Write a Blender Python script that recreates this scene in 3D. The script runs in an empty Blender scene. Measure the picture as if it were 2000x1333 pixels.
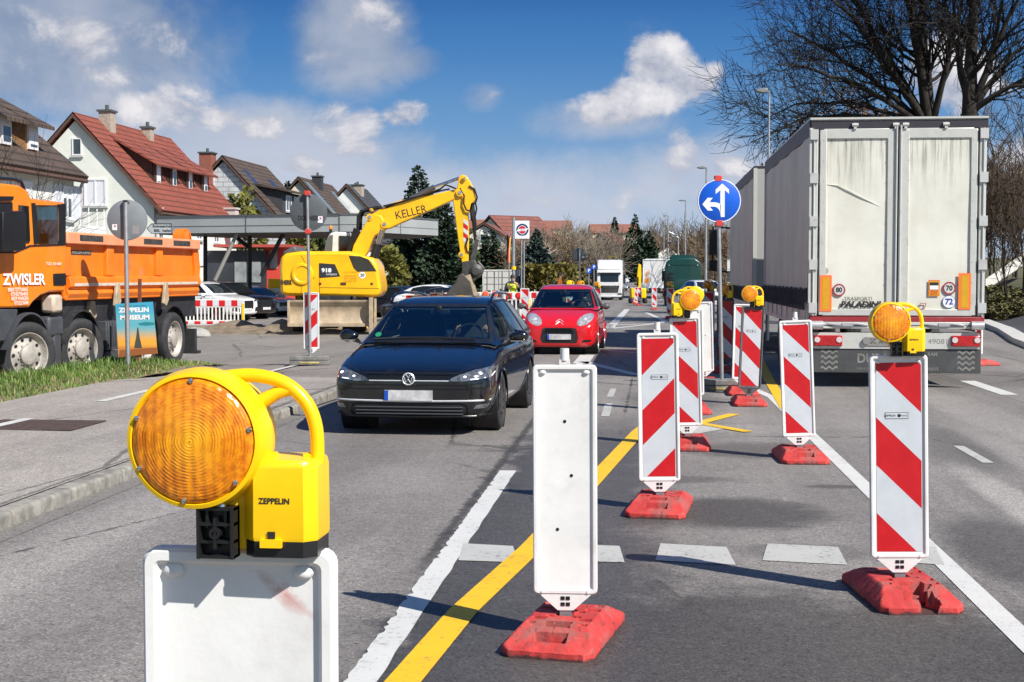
import bpy, bmesh, math, random, mathutils.bvhtree
from math import sin, cos, pi, radians, atan2, hypot, sqrt
from mathutils import Vector, Matrix, Quaternion, noise
S = bpy.context.scene
COL = S.collection
# ---------------------------------------------------------------- camera
FPX, CAMZ, HOR = 2750.0, 1.68, 537.0          # focal length in pixels of the 2000 px wide photo, eye height, horizon row
PITCH = math.atan((666.5 - HOR) / FPX)
cam = bpy.data.cameras.new('camera'); camo = bpy.data.objects.new('camera', cam); COL.objects.link(camo)
cam.sensor_width = 36.0; cam.lens = 36.0 * FPX / 2000.0; cam.clip_end = 5000; cam.clip_start = 0.05
camo.location = (0, 0, CAMZ); camo.rotation_euler = (pi / 2 - PITCH, 0, 0)
S.camera = camo
S.view_settings.view_transform = 'Standard'; S.view_settings.look = 'None'; S.view_settings.gamma = 1
EXPO = 0.55; S.view_settings.exposure = EXPO
S.render.engine = 'CYCLES'
S.cycles.max_bounces = 6; S.cycles.transparent_max_bounces = 12
# ---------------------------------------------------------------- sun
SUN_AZ = Vector((0.74, -0.67)); SUN_EL = radians(43)
sun_dir = Vector((SUN_AZ.x * cos(SUN_EL), SUN_AZ.y * cos(SUN_EL), sin(SUN_EL))).normalized()
sl = bpy.data.lights.new('sun', 'SUN'); so = bpy.data.objects.new('sun', sl); COL.objects.link(so)
sl.energy = 4.7; sl.angle = radians(0.5); sl.color = (1.0, 0.955, 0.89)
so.rotation_euler = sun_dir.to_track_quat('Z', 'Y').to_euler()

# ---------------------------------------------------------------- node helper
class NG:
    def __init__(s, tree): s.t = tree; s.n = tree.nodes; s.l = tree.links
    def node(s, typ, **kw):
        n = s.n.new(typ)
        for k, v in kw.items(): setattr(n, k, v)
        return n
    def put(s, sock, v):
        if v is None: return
        if hasattr(v, 'node') and hasattr(v, 'is_output'): s.l.new(v, sock)
        else: sock.default_value = v
    def m(s, op, a, b=None, c=None, clamp=False):
        n = s.node('ShaderNodeMath', operation=op); n.use_clamp = clamp
        s.put(n.inputs[0], a); s.put(n.inputs[1], b); s.put(n.inputs[2], c)
        return n.outputs[0]
    def noise(s, vec, scale, detail=4, rough=.55, dist=0):
        n = s.node('ShaderNodeTexNoise'); s.put(n.inputs['Vector'], vec)
        n.inputs['Scale'].default_value = scale; n.inputs['Detail'].default_value = detail
        n.inputs['Roughness'].default_value = rough; n.inputs['Distortion'].default_value = dist
        return n.outputs['Fac']
    def mix(s, f, a, b, typ='MIX'):
        n = s.node('ShaderNodeMix', data_type='RGBA', blend_type=typ)
        s.put(n.inputs[0], f); s.put(n.inputs[6], a if hasattr(a, 'node') else (*a[:3], 1)); s.put(n.inputs[7], b if hasattr(b, 'node') else (*b[:3], 1))
        return n.outputs[2]
    def ss(s, x, a, b):           # smoothstep of x from a to b
        n = s.node('ShaderNodeMapRange', interpolation_type='SMOOTHSTEP')
        s.put(n.inputs[0], x); n.inputs[1].default_value = a; n.inputs[2].default_value = b
        return n.outputs[0]
    def sep(s, v):
        n = s.node('ShaderNodeSeparateXYZ'); s.put(n.inputs[0], v); return n.outputs[0], n.outputs[1], n.outputs[2]
    def comb(s, x, y, z):
        n = s.node('ShaderNodeCombineXYZ'); s.put(n.inputs[0], x); s.put(n.inputs[1], y); s.put(n.inputs[2], z); return n.outputs[0]
    def obj(s): return s.node('ShaderNodeTexCoord').outputs['Object']
    def scalevec(s, v, x, y, z):
        n = s.node('ShaderNodeVectorMath', operation='MULTIPLY'); s.put(n.inputs[0], v); n.inputs[1].default_value = (x, y, z); return n.outputs[0]
    def bump(s, h, strength=.3, dist=.01):
        n = s.node('ShaderNodeBump'); n.inputs['Strength'].default_value = strength; n.inputs['Distance'].default_value = dist
        s.put(n.inputs['Height'], h); return n.outputs[0]

# ---------------------------------------------------------------- sky
def px_uv(px, py): return (px - 1000) / FPX, (HOR - py) / FPX
SKY = 0.062
world = bpy.data.worlds.new('World'); S.world = world; world.use_nodes = True
def build_sky():
    t = world.node_tree; t.nodes.clear(); g = NG(t)
    sky = g.node('ShaderNodeTexSky', sky_type='NISHITA'); sky.sun_disc = False
    sky.sun_elevation = SUN_EL; sky.sun_rotation = atan2(SUN_AZ.x, SUN_AZ.y); sky.air_density = 1.0; sky.dust_density = 0.4; sky.ozone_density = 2.5
    d = g.node('ShaderNodeTexCoord').outputs['Generated']
    x, y, z = g.sep(d)
    ys = g.m('MAXIMUM', y, 0.08)
    u = g.m('DIVIDE', x, ys); v = g.m('DIVIDE', z, ys)
    front = g.ss(y, 0.1, 0.4)
    uv = g.comb(u, g.m('MULTIPLY', v, 1.25), 0.0)
    n1 = g.noise(uv, 15, 10, .64, .3)
    n2 = g.noise(g.comb(g.m('ADD', u, .010), g.m('MULTIPLY', g.m('ADD', v, .014), 1.25), 0.0), 15, 10, .64, .3)
    n3 = g.noise(uv, 5.5, 4, .5)
    def clouds(blobs, w):
        tot = None
        for (px, py, rx, ry, a) in blobs:
            cu, cv = px_uv(px, py)
            du = g.m('DIVIDE', g.m('SUBTRACT', u, cu), rx / FPX); dv = g.m('DIVIDE', g.m('SUBTRACT', v, cv), ry / FPX)
            r2 = g.m('ADD', g.m('MULTIPLY', du, du), g.m('MULTIPLY', dv, dv))
            k = g.m('MULTIPLY', g.m('SUBTRACT', 1.0, r2, clamp=True), a)
            tot = k if tot is None else g.m('MAXIMUM', tot, k)
        return tot
    grey = clouds([(110, 90, 430, 190, .95), (330, 30, 260, 140, .55), (690, 80, 160, 150, .82), (800, 125, 90, 50, .6), (60, 300, 420, 150, .5),
                   (450, 320, 560, 150, .8), (900, 400, 800, 130, .75), (1350, 370, 480, 130, .7), (1180, 240, 190, 60, .6), (940, 195, 60, 40, .5)], 1)
    puff = clouds([(330, 215, 130, 70, .95), (420, 232, 70, 42, .8), (655, 240, 70, 62, .95), (700, 285, 80, 40, .8), (508, 250, 75, 32, .8),
                   (788, 228, 75, 38, .8), (1292, 128, 90, 70, 1.0), (1350, 172, 95, 55, .95), (1180, 215, 110, 55, .9), (1270, 190, 150, 58, .95),
                   (1390, 155, 60, 40, .7), (1850, 150, 170, 120, .95), (1320, 330, 50, 75, .6), (1215, 388, 70, 40, .55), (300, 80, 100, 45, .6),
                   (240, 150, 130, 40, .6), (50, 60, 150, 70, .55), (180, 95, 110, 60, .5), (620, 120, 60, 40, .5), (1000, 395, 160, 40, .5), (850, 320, 120, 40, .45), (1330, 290, 50, 60, .6), (1240, 380, 80, 40, .65), (470, 330, 120, 40, .5), (150, 200, 100, 50, .55), (30, 140, 110, 60, .5), (740, 40, 80, 50, .55), (690, 250, 110, 70, .8), (350, 100, 70, 40, .7), (600, 330, 90, 30, .5), (960, 195, 40, 25, .5), (1130, 330, 90, 40, .4), (1430, 330, 60, 30, .6), (1960, 330, 120, 120, .6), (880, 300, 120, 40, .35), (560, 395, 170, 28, .35)], 1)
    nn = g.m('MULTIPLY', g.m('SUBTRACT', n1, .5), 2.6)
    mg = g.m('MULTIPLY', g.ss(g.m('ADD', grey, g.m('ADD', g.m('MULTIPLY', nn, .35), g.m('MULTIPLY', g.m('SUBTRACT', n3, .5), 1.1))), .10, .72), front)
    mp = g.m('MULTIPLY', g.ss(g.m('ADD', puff, g.m('SUBTRACT', nn, .16)), .16, .66), front)
    mp = g.m('MULTIPLY', mp, g.ss(puff, .0, .12))
    lit = g.m('MULTIPLY_ADD', g.m('SUBTRACT', n1, n2), 3.2, .55, clamp=True)
    lit = g.m('MULTIPLY', lit, g.ss(g.m('ADD', puff, g.m('MULTIPLY', nn, .5)), .05, 1.0))
    K = 1.0 / (SKY * 2 ** EXPO)
    c = lambda r, gg, b: (r * K, gg * K, b * K, 1)
    base = g.mix(g.ss(v, -.01, .055), c(.53, .61, .74), c(.31, .47, .69))
    base = g.mix(g.ss(v, .045, .115), base, c(.13, .31, .60))
    base = g.mix(g.ss(v, .10, .17), base, c(.045, .20, .51))
    base = g.mix(g.ss(v, .155, .22), base, c(.008, .095, .36))
    nish = g.mix(1.0, sky.outputs[0], (.86, .95, 1.06), 'MULTIPLY')
    base = g.mix(g.m('MULTIPLY', front, .88), nish, base)
    gcol = g.mix(g.ss(g.m('ADD', n3, g.m('MULTIPLY', nn, .15)), .35, .68), c(.21, .29, .44), c(.49, .53, .62))
    gcol = g.mix(g.m('MULTIPLY', g.ss(v, .165, .045), .92), gcol, c(.60, .64, .75))
    pcol = g.mix(lit, c(.40, .43, .53), c(.93, .90, .91))
    col = g.mix(g.m('MULTIPLY', mg, .88), base, gcol)
    col = g.mix(g.m('MULTIPLY', mp, .93), col, pcol)
    bg = g.node('ShaderNodeBackground'); g.put(bg.inputs[0], col); bg.inputs[1].default_value = SKY
    out = g.node('ShaderNodeOutputWorld'); g.l.new(bg.outputs[0], out.inputs[0])
build_sky()

# ---------------------------------------------------------------- coordinates
FWD = Vector((0, cos(PITCH), -sin(PITCH))); UPV = Vector((0, sin(PITCH), cos(PITCH)))
CAM = Vector((0, 0, CAMZ))
def ray(px, py): return FWD + Vector((1, 0, 0)) * ((px - 1000) / FPX) + UPV * ((666.5 - py) / FPX)
def G(px, py, z=0.0):                 # where the sight line of a photo point meets height z
    r = ray(px, py); k = (z - CAMZ) / r.z; return CAM + r * k
def D(px, py, Y):                     # the same at distance Y
    r = ray(px, py); return CAM + r * (Y / r.y)
RS, RC = sin(radians(5.4)), cos(radians(5.4))
ROADROT = -radians(5.4)
def R(a, b, z=0.0): return Vector((a * RC + b * RS, -a * RS + b * RC, z))   # road frame: a across, b along
def AB(p): return p.x * RC - p.y * RS, p.x * RS + p.y * RC
def sst(x, a, b):
    t = min(1, max(0, (x - a) / (b - a))); return t * t * (3 - 2 * t)
PROF = [(-80, 0), (42, 0), (90, -.38), (135, -.78), (180, -.62), (260, .35), (340, 1.7), (450, 3.6), (700, 8), (1500, 14)]
def gz(a, b):
    z = 0
    for (b0, z0), (b1, z1) in zip(PROF, PROF[1:]):
        if b0 <= b <= b1: t = (b - b0) / (b1 - b0); z = z0 + (z1 - z0) * t; break
    z -= .15 * sst(-a, 6, 9) * (1 - sst(b, 60, 90))
    z += 1.0 * sst(-a, 24, 34) * sst(b, 20, 60)
    z += 6.5 * sst(b, 190, 420) * sst(-a, 8, 60)
    z += 1.9 * sst(a, 12.0, 20) * sst(b, 18, 34) * 1.0
    return z
def gw(p): a, b = AB(p); return gz(a, b)
def on(a, b, dz=0.0): return R(a, b, gz(a, b) + dz)

# ---------------------------------------------------------------- mesh builder
class MB:
    def __init__(s): s.v = []; s.f = []; s.mi = []
    def add(s, vs, fs, m=0, mat=None):
        o = len(s.v); s.v += [tuple(mat @ Vector(p)) if mat else tuple(p) for p in vs]
        s.f += [tuple(i + o for i in f) for f in fs]
        s.mi += ([m] * len(fs) if isinstance(m, int) else list(m)); return s
    def box(s, c, d, m=0, rz=0, mat=None, top=1.0):
        x, y, z = d[0] / 2, d[1] / 2, d[2] / 2
        vs = [Vector((sx * x * (top if sz > 0 else 1), sy * y * (top if sz > 0 else 1), sz * z)) for sz in (-1, 1) for sy in (-1, 1) for sx in (-1, 1)]
        r = Matrix.Rotation(rz, 3, 'Z'); vs = [r @ p + Vector(c) for p in vs]
        return s.add(vs, [(0, 2, 3, 1), (4, 5, 7, 6), (0, 1, 5, 4), (1, 3, 7, 5), (3, 2, 6, 7), (2, 0, 4, 6)], m, mat)
    def quad(s, a, b, c, d, m=0): return s.add([a, b, c, d], [(0, 1, 2, 3)], m)
    def poly(s, ps, m=0): return s.add(ps, [tuple(range(len(ps)))], m)
    def prism(s, poly, ax, lo, hi, m=0, mat=None):
        f = {'x': lambda p, h: (h, p[0], p[1]), 'y': lambda p, h: (p[0], h, p[1]), 'z': lambda p, h: (p[0], p[1], h)}[ax]
        n = len(poly); vs = [f(p, lo) for p in poly] + [f(p, hi) for p in poly]
        fs = [tuple(range(n)), tuple(range(2 * n - 1, n - 1, -1))] + [(i, i + n, (i + 1) % n + n, (i + 1) % n) for i in range(n)]
        return s.add(vs, fs, m, mat)
    def tube(s, pts, r, n=6, m=0, closed=False, caps=True):
        pts = [Vector(p) for p in pts]; k = len(pts)
        rs = r if isinstance(r, (list, tuple)) else [r] * k
        vs = []; prev = None
        for i, p in enumerate(pts):
            a = pts[i - 1] if (i > 0 or closed) else p; b = pts[(i + 1) % k] if (i < k - 1 or closed) else p
            t = (b - a); t = t.normalized() if t.length > 1e-9 else Vector((0, 0, 1))
            if prev is None: u = t.orthogonal().normalized()
            else:
                u = prev - t * prev.dot(t); u = u.normalized() if u.length > 1e-6 else t.orthogonal().normalized()
            prev = u; w = t.cross(u)
            vs += [p + (u * cos(2 * pi * j / n) + w * sin(2 * pi * j / n)) * rs[i] for j in range(n)]
        fs = []
        for i in range(k if closed else k - 1):
            i2 = (i + 1) % k
            fs += [(i * n + j, i * n + (j + 1) % n, i2 * n + (j + 1) % n, i2 * n + j) for j in range(n)]
        if caps and not closed: fs += [tuple(range(n - 1, -1, -1)), tuple((k - 1) * n + j for j in range(n))]
        return s.add(vs, fs, m)
    def cyl(s, p0, p1, r0, r1=None, n=12, m=0): return s.tube([p0, p1], [r0, r0 if r1 is None else r1], n, m)
    def lathe(s, prof, c=(0, 0, 0), ax='z', n=24, m=0, ms=None, a0=0, a1=2 * pi):
        c = Vector(c); full = abs(a1 - a0 - 2 * pi) < 1e-6; nn = n if full else n + 1; vs = []
        for (r, h) in prof:
            for j in range(nn):
                a = a0 + (a1 - a0) * j / n; p = {'z': (r * cos(a), r * sin(a), h), 'y': (r * cos(a), h, r * sin(a)), 'x': (h, r * cos(a), r * sin(a))}[ax]
                vs.append(c + Vector(p))
        fs = []; mm = []
        for i in range(len(prof) - 1):
            for j in range(n):
                j2 = (j + 1) % nn; fs.append((i * nn + j, i * nn + j2, (i + 1) * nn + j2, (i + 1) * nn + j)); mm.append(ms[i] if ms else m)
        return s.add(vs, fs, mm)
    def ball(s, c, r, n=12, k=8, m=0):
        r = r if isinstance(r, (tuple, list)) else (r, r, r); vs = []; fs = []
        for i in range(k + 1):
            t = pi * i / k
            for j in range(n):
                a = 2 * pi * j / n; vs.append((c[0] + r[0] * sin(t) * cos(a), c[1] + r[1] * sin(t) * sin(a), c[2] + r[2] * cos(t)))
        for i in range(k):
            fs += [(i * n + j, (i + 1) * n + j, (i + 1) * n + (j + 1) % n, i * n + (j + 1) % n) for j in range(n)]
        return s.add(vs, fs, m)
    def grid(s, fn, us, vs_, m=0):
        nu, nv = len(us), len(vs_); vs = [fn(u, v) for v in vs_ for u in us]
        return s.add(vs, [(j * nu + i, j * nu + i + 1, (j + 1) * nu + i + 1, (j + 1) * nu + i) for j in range(nv - 1) for i in range(nu - 1)], m)
    def text(s, body, size, org, right, up, m=0, align='CENTER', bold=0.0, shear=0.0, sx=1.0, depth=0.0, width=None):
        vs, fs = text_geo(body, bold, shear, align)
        right = Vector(right).normalized(); up = Vector(up).normalized(); org = Vector(org)
        if width:
            w = max(p[0] for p in vs) - min(p[0] for p in vs); sx = width / (w * size)
        return s.add([org + right * (p[0] * size * sx) + up * (p[1] * size) for p in vs], fs, m)
    def mesh(s, name, mats, sharp=35, weld=True):
        me = bpy.data.meshes.new(name); me.from_pydata(s.v, [], s.f)
        for k in mats: me.materials.append(k)
        if len(mats) > 1: me.polygons.foreach_set('material_index', [min(i, len(mats) - 1) for i in s.mi])
        bm = bmesh.new(); bm.from_mesh(me)
        if weld: bmesh.ops.remove_doubles(bm, verts=bm.verts, dist=1e-5)
        bmesh.ops.recalc_face_normals(bm, faces=bm.faces) if weld else None
        bm.to_mesh(me); bm.free()
        finish(me, sharp); return me
    def pieces(s, name, mats, parent=None, bev=0, sharp=35):
        """one object per separate piece"""
        up = list(range(len(s.v)))
        def find(i):
            while up[i] != i: up[i] = up[up[i]]; i = up[i]
            return i
        for f in s.f:
            for k in f[1:]: up[find(k)] = find(f[0])
        gr = {}
        for f, m in zip(s.f, s.mi): gr.setdefault(find(f[0]), []).append((f, m))
        for fs in gr.values():
            mb = MB(); ix = {}
            for f, m in fs:
                for i in f:
                    if i not in ix: ix[i] = len(mb.v); mb.v.append(s.v[i])
                mb.f.append(tuple(ix[i] for i in f)); mb.mi.append(m)
            mm = mats if isinstance(mats, (list, tuple)) else [mats]
            mb.build(name, mm, parent, bev=bev, sharp=sharp)
    def build(s, name, mats, parent=None, loc=None, rz=0, bev=0, sharp=35, weld=True, seg=2):
        mats = mats if isinstance(mats, (list, tuple)) else [mats]
        return link(name, s.mesh(name, mats, sharp, weld), parent, loc, rz, bev, seg)
def finish(me, sharp=35):
    me.polygons.foreach_set('use_smooth', [sharp > 0] * len(me.polygons))
    if 0 < sharp < 180: me.set_sharp_from_angle(angle=radians(sharp))
    me.update()
def link(name, me, parent=None, loc=None, rz=0, bev=0, seg=2):
    o = bpy.data.objects.new(name, me); COL.objects.link(o)
    if parent: o.parent = parent
    if loc is not None: o.location = loc
    if rz: o.rotation_euler.z = rz
    if bev:
        b = o.modifiers.new('bevel', 'BEVEL'); b.width = bev; b.segments = seg; b.limit_method = 'ANGLE'; b.angle_limit = radians(40); b.harden_normals = False
    return o
_TG = {}
def text_geo(body, bold=0, shear=0, align='CENTER'):
    k = (body, bold, shear, align)
    if k not in _TG:
        cu = bpy.data.curves.new('txt', 'FONT'); cu.body = body; cu.align_x = align; cu.align_y = 'CENTER'; cu.size = 1; cu.offset = bold; cu.shear = shear; cu.resolution_u = 3
        o = bpy.data.objects.new('txt', cu); COL.objects.link(o)
        dg = bpy.context.evaluated_depsgraph_get(); dg.update(); me = bpy.data.meshes.new_from_object(o.evaluated_get(dg))
        _TG[k] = ([tuple(v.co) for v in me.vertices], [tuple(p.vertices) for p in me.polygons])
        bpy.data.objects.remove(o); bpy.data.curves.remove(cu); bpy.data.meshes.remove(me)
    return _TG[k]
CACHE = {}
def cached(key, fn):
    if key not in CACHE: CACHE[key] = fn()
    return CACHE[key]
def tag(o, label=None, cat=None, group=None, kind=None):
    if label: o['label'] = label
    if cat: o['category'] = cat
    if group: o['group'] = group
    if kind: o['kind'] = kind
    elif cat: o['kind'] = 'thing'
    return o
def thing(name, label, cat, loc=(0, 0, 0), rz=0, group=None):
    o = bpy.data.objects.new(name, None); COL.objects.link(o); o.empty_display_size = .2
    o.location = loc; o.rotation_euler.z = rz
    return tag(o, label, cat, group)
def copy_tree(o, parent=None):
    c = o.copy(); COL.objects.link(c)
    if parent: c.parent = parent
    for ch in [k for k in bpy.data.objects if k.parent == o]: copy_tree(ch, c)
    return c

# ---------------------------------------------------------------- materials
MATS = {}
def mat(name, col=(.5, .5, .5), rough=.5, metal=0, var=0.0, vs=6.0, bump=0.0, bs=60.0, coat=0, dirt=0.0, dcol=(.12, .10, .08), ds=2.2, spec=.5, emit=0, streak=0):
    if name in MATS: return MATS[name]
    m = bpy.data.materials.new(name); m.use_nodes = True; t = m.node_tree; g = NG(t)
    b = t.nodes['Principled BSDF']; b.inputs['Roughness'].default_value = rough; b.inputs['Metallic'].default_value = metal
    b.inputs['Specular IOR Level'].default_value = spec
    if coat: b.inputs['Coat Weight'].default_value = coat; b.inputs['Coat Roughness'].default_value = .03
    c = (*col, 1)
    if var or dirt or bump: v = g.obj()
    if var:
        n = g.noise(v, vs, 6, .6); n = g.ss(n, .3, .7)
        c = g.mix(n, tuple(k * (1 - var) for k in col), tuple(min(1, k * (1 + var)) for k in col))
    if dirt:
        vv = g.scalevec(v, 1, 1, .25) if streak else v
        n = g.m('MULTIPLY', g.ss(g.noise(vv, ds, 8, .65), .5, .78), dirt); c = g.mix(n, c, dcol)
    g.put(b.inputs['Base Color'], c)
    if bump: g.l.new(g.bump(g.noise(v, bs, 5, .6), bump, .01), b.inputs['Normal'])
    if emit: b.inputs['Emission Color'].default_value = (*col, 1); b.inputs['Emission Strength'].default_value = emit
    MATS[name] = m; return m
def glass_mat(name, tint=(.75, .85, .82), rough=.02, refl=.09):
    if name in MATS: return MATS[name]
    m = bpy.data.materials.new(name); m.use_nodes = True; t = m.node_tree; t.nodes.clear(); g = NG(t)
    tr = g.node('ShaderNodeBsdfTransparent'); tr.inputs[0].default_value = (*tint, 1)
    gl = g.node('ShaderNodeBsdfGlossy'); gl.inputs['Roughness'].default_value = rough
    fr = g.node('ShaderNodeFresnel'); fr.inputs[0].default_value = 1.5
    mx = g.node('ShaderNodeMixShader'); g.l.new(g.m('ADD', fr.outputs[0], refl - .04), mx.inputs[0]); g.l.new(tr.outputs[0], mx.inputs[1]); g.l.new(gl.outputs[0], mx.inputs[2])
    o = g.node('ShaderNodeOutputMaterial'); g.l.new(mx.outputs[0], o.inputs[0]); MATS[name] = m; return m
WHITEP = mat('white_plastic', (.76, .755, .73), .46, var=.07, vs=3, dirt=.5, dcol=(.47, .45, .42), ds=5, bump=.08, bs=30)
REDF = mat('reflective_red', (.55, .008, .014), .38, var=.08, vs=9, dirt=.12, dcol=(.25, .1, .08), ds=9)
WHITEF = mat('reflective_white', (.62, .655, .69), .33, var=.05, vs=7, dirt=.18, dcol=(.35, .36, .36), ds=6, metal=.1)
def foot_mat():
    m = bpy.data.materials.new('red_recycled_plastic'); m.use_nodes = True; g = NG(m.node_tree); b = m.node_tree.nodes['Principled BSDF']; v = g.obj(); x, y, z = g.sep(v)
    c = g.mix(g.ss(g.noise(v, 7, 6, .65), .35, .65), (.42, .030, .027), (.58, .050, .042))
    c = g.mix(g.m('MULTIPLY', g.ss(g.noise(v, 5, 8, .7), .46, .62), .8), c, (.27, .10, .085))
    c = g.mix(g.m('MULTIPLY', g.ss(g.noise(g.scalevec(v, 3, 1, 1), 14, 8, .75), .58, .66), .85), c, (.055, .035, .032))
    c = g.mix(g.m('MULTIPLY', g.ss(g.noise(g.scalevec(v, 1, 4, 1), 22, 6, .7), .62, .7), .6), c, (.50, .34, .30))
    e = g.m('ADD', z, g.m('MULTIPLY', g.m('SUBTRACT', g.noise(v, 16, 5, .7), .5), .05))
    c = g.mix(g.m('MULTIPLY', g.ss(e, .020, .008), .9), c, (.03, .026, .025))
    g.put(b.inputs['Base Color'], c); b.inputs['Roughness'].default_value = .72
    g.l.new(g.bump(g.noise(v, 55, 6, .7), .45, .01), b.inputs['Normal']); return m
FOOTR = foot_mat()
RUBBER = mat('dark_rubber', (.022, .022, .023), .75, var=.2, vs=9, bump=.15, bs=60, dirt=.35, dcol=(.16, .15, .13), ds=5)
TYRE = mat('tyre_rubber', (.025, .025, .027), .8, var=.25, vs=7, bump=.2, bs=80, dirt=.3, dcol=(.13, .12, .11), ds=4)
YELP = mat('yellow_plastic', (.95, .58, .004), .32, var=.05, vs=5, dirt=.10, dcol=(.4, .22, .02), ds=6)
BLKP = mat('black_plastic', (.012, .012, .013), .35, var=.2, vs=8)
STEEL = mat('galvanised_steel', (.42, .44, .45), .48, metal=.75, var=.14, vs=6, dirt=.25, dcol=(.3, .28, .25), ds=4)
GREYM = mat('grey_sign_back', (.20, .22, .235), .5, var=.08, vs=3, dirt=.2, dcol=(.12, .12, .12), ds=3)
BRIGHT = mat('bright_trim', (.78, .79, .80), .3, metal=.45)
CHROME = mat('chrome', (.75, .76, .78), .12, metal=1)
BLACK = mat('matt_black', (.010, .010, .011), .6, var=.2)
DARKG = mat('dark_glass', (.010, .013, .015), .04, spec=.8)
INK = mat('black_ink', (.02, .02, .022), .5)
WINK = mat('white_ink', (.82, .82, .82), .5)
ALU = mat('worn_aluminium', (.55, .56, .57), .4, metal=.6, var=.12, vs=6, dirt=.25, dcol=(.25, .24, .22), ds=4)
RUST = mat('brown_rust', (.20, .085, .04), .8, var=.3, vs=12)
CONC = mat('grey_concrete', (.32, .31, .29), .9, var=.2, vs=5, bump=.3, bs=40, dirt=.3, dcol=(.14, .13, .12), ds=3)
RECY = mat('grey_recycled_block', (.17, .17, .16), .85, var=.25, vs=9, bump=.3, bs=50, dirt=.5, dcol=(.33, .30, .24), ds=4)
REDCL = mat('red_clamp', (.55, .05, .04), .5, var=.2)
WOODP = mat('brown_painted_wood', (.17, .05, .025), .6, var=.2, vs=9)
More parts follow.
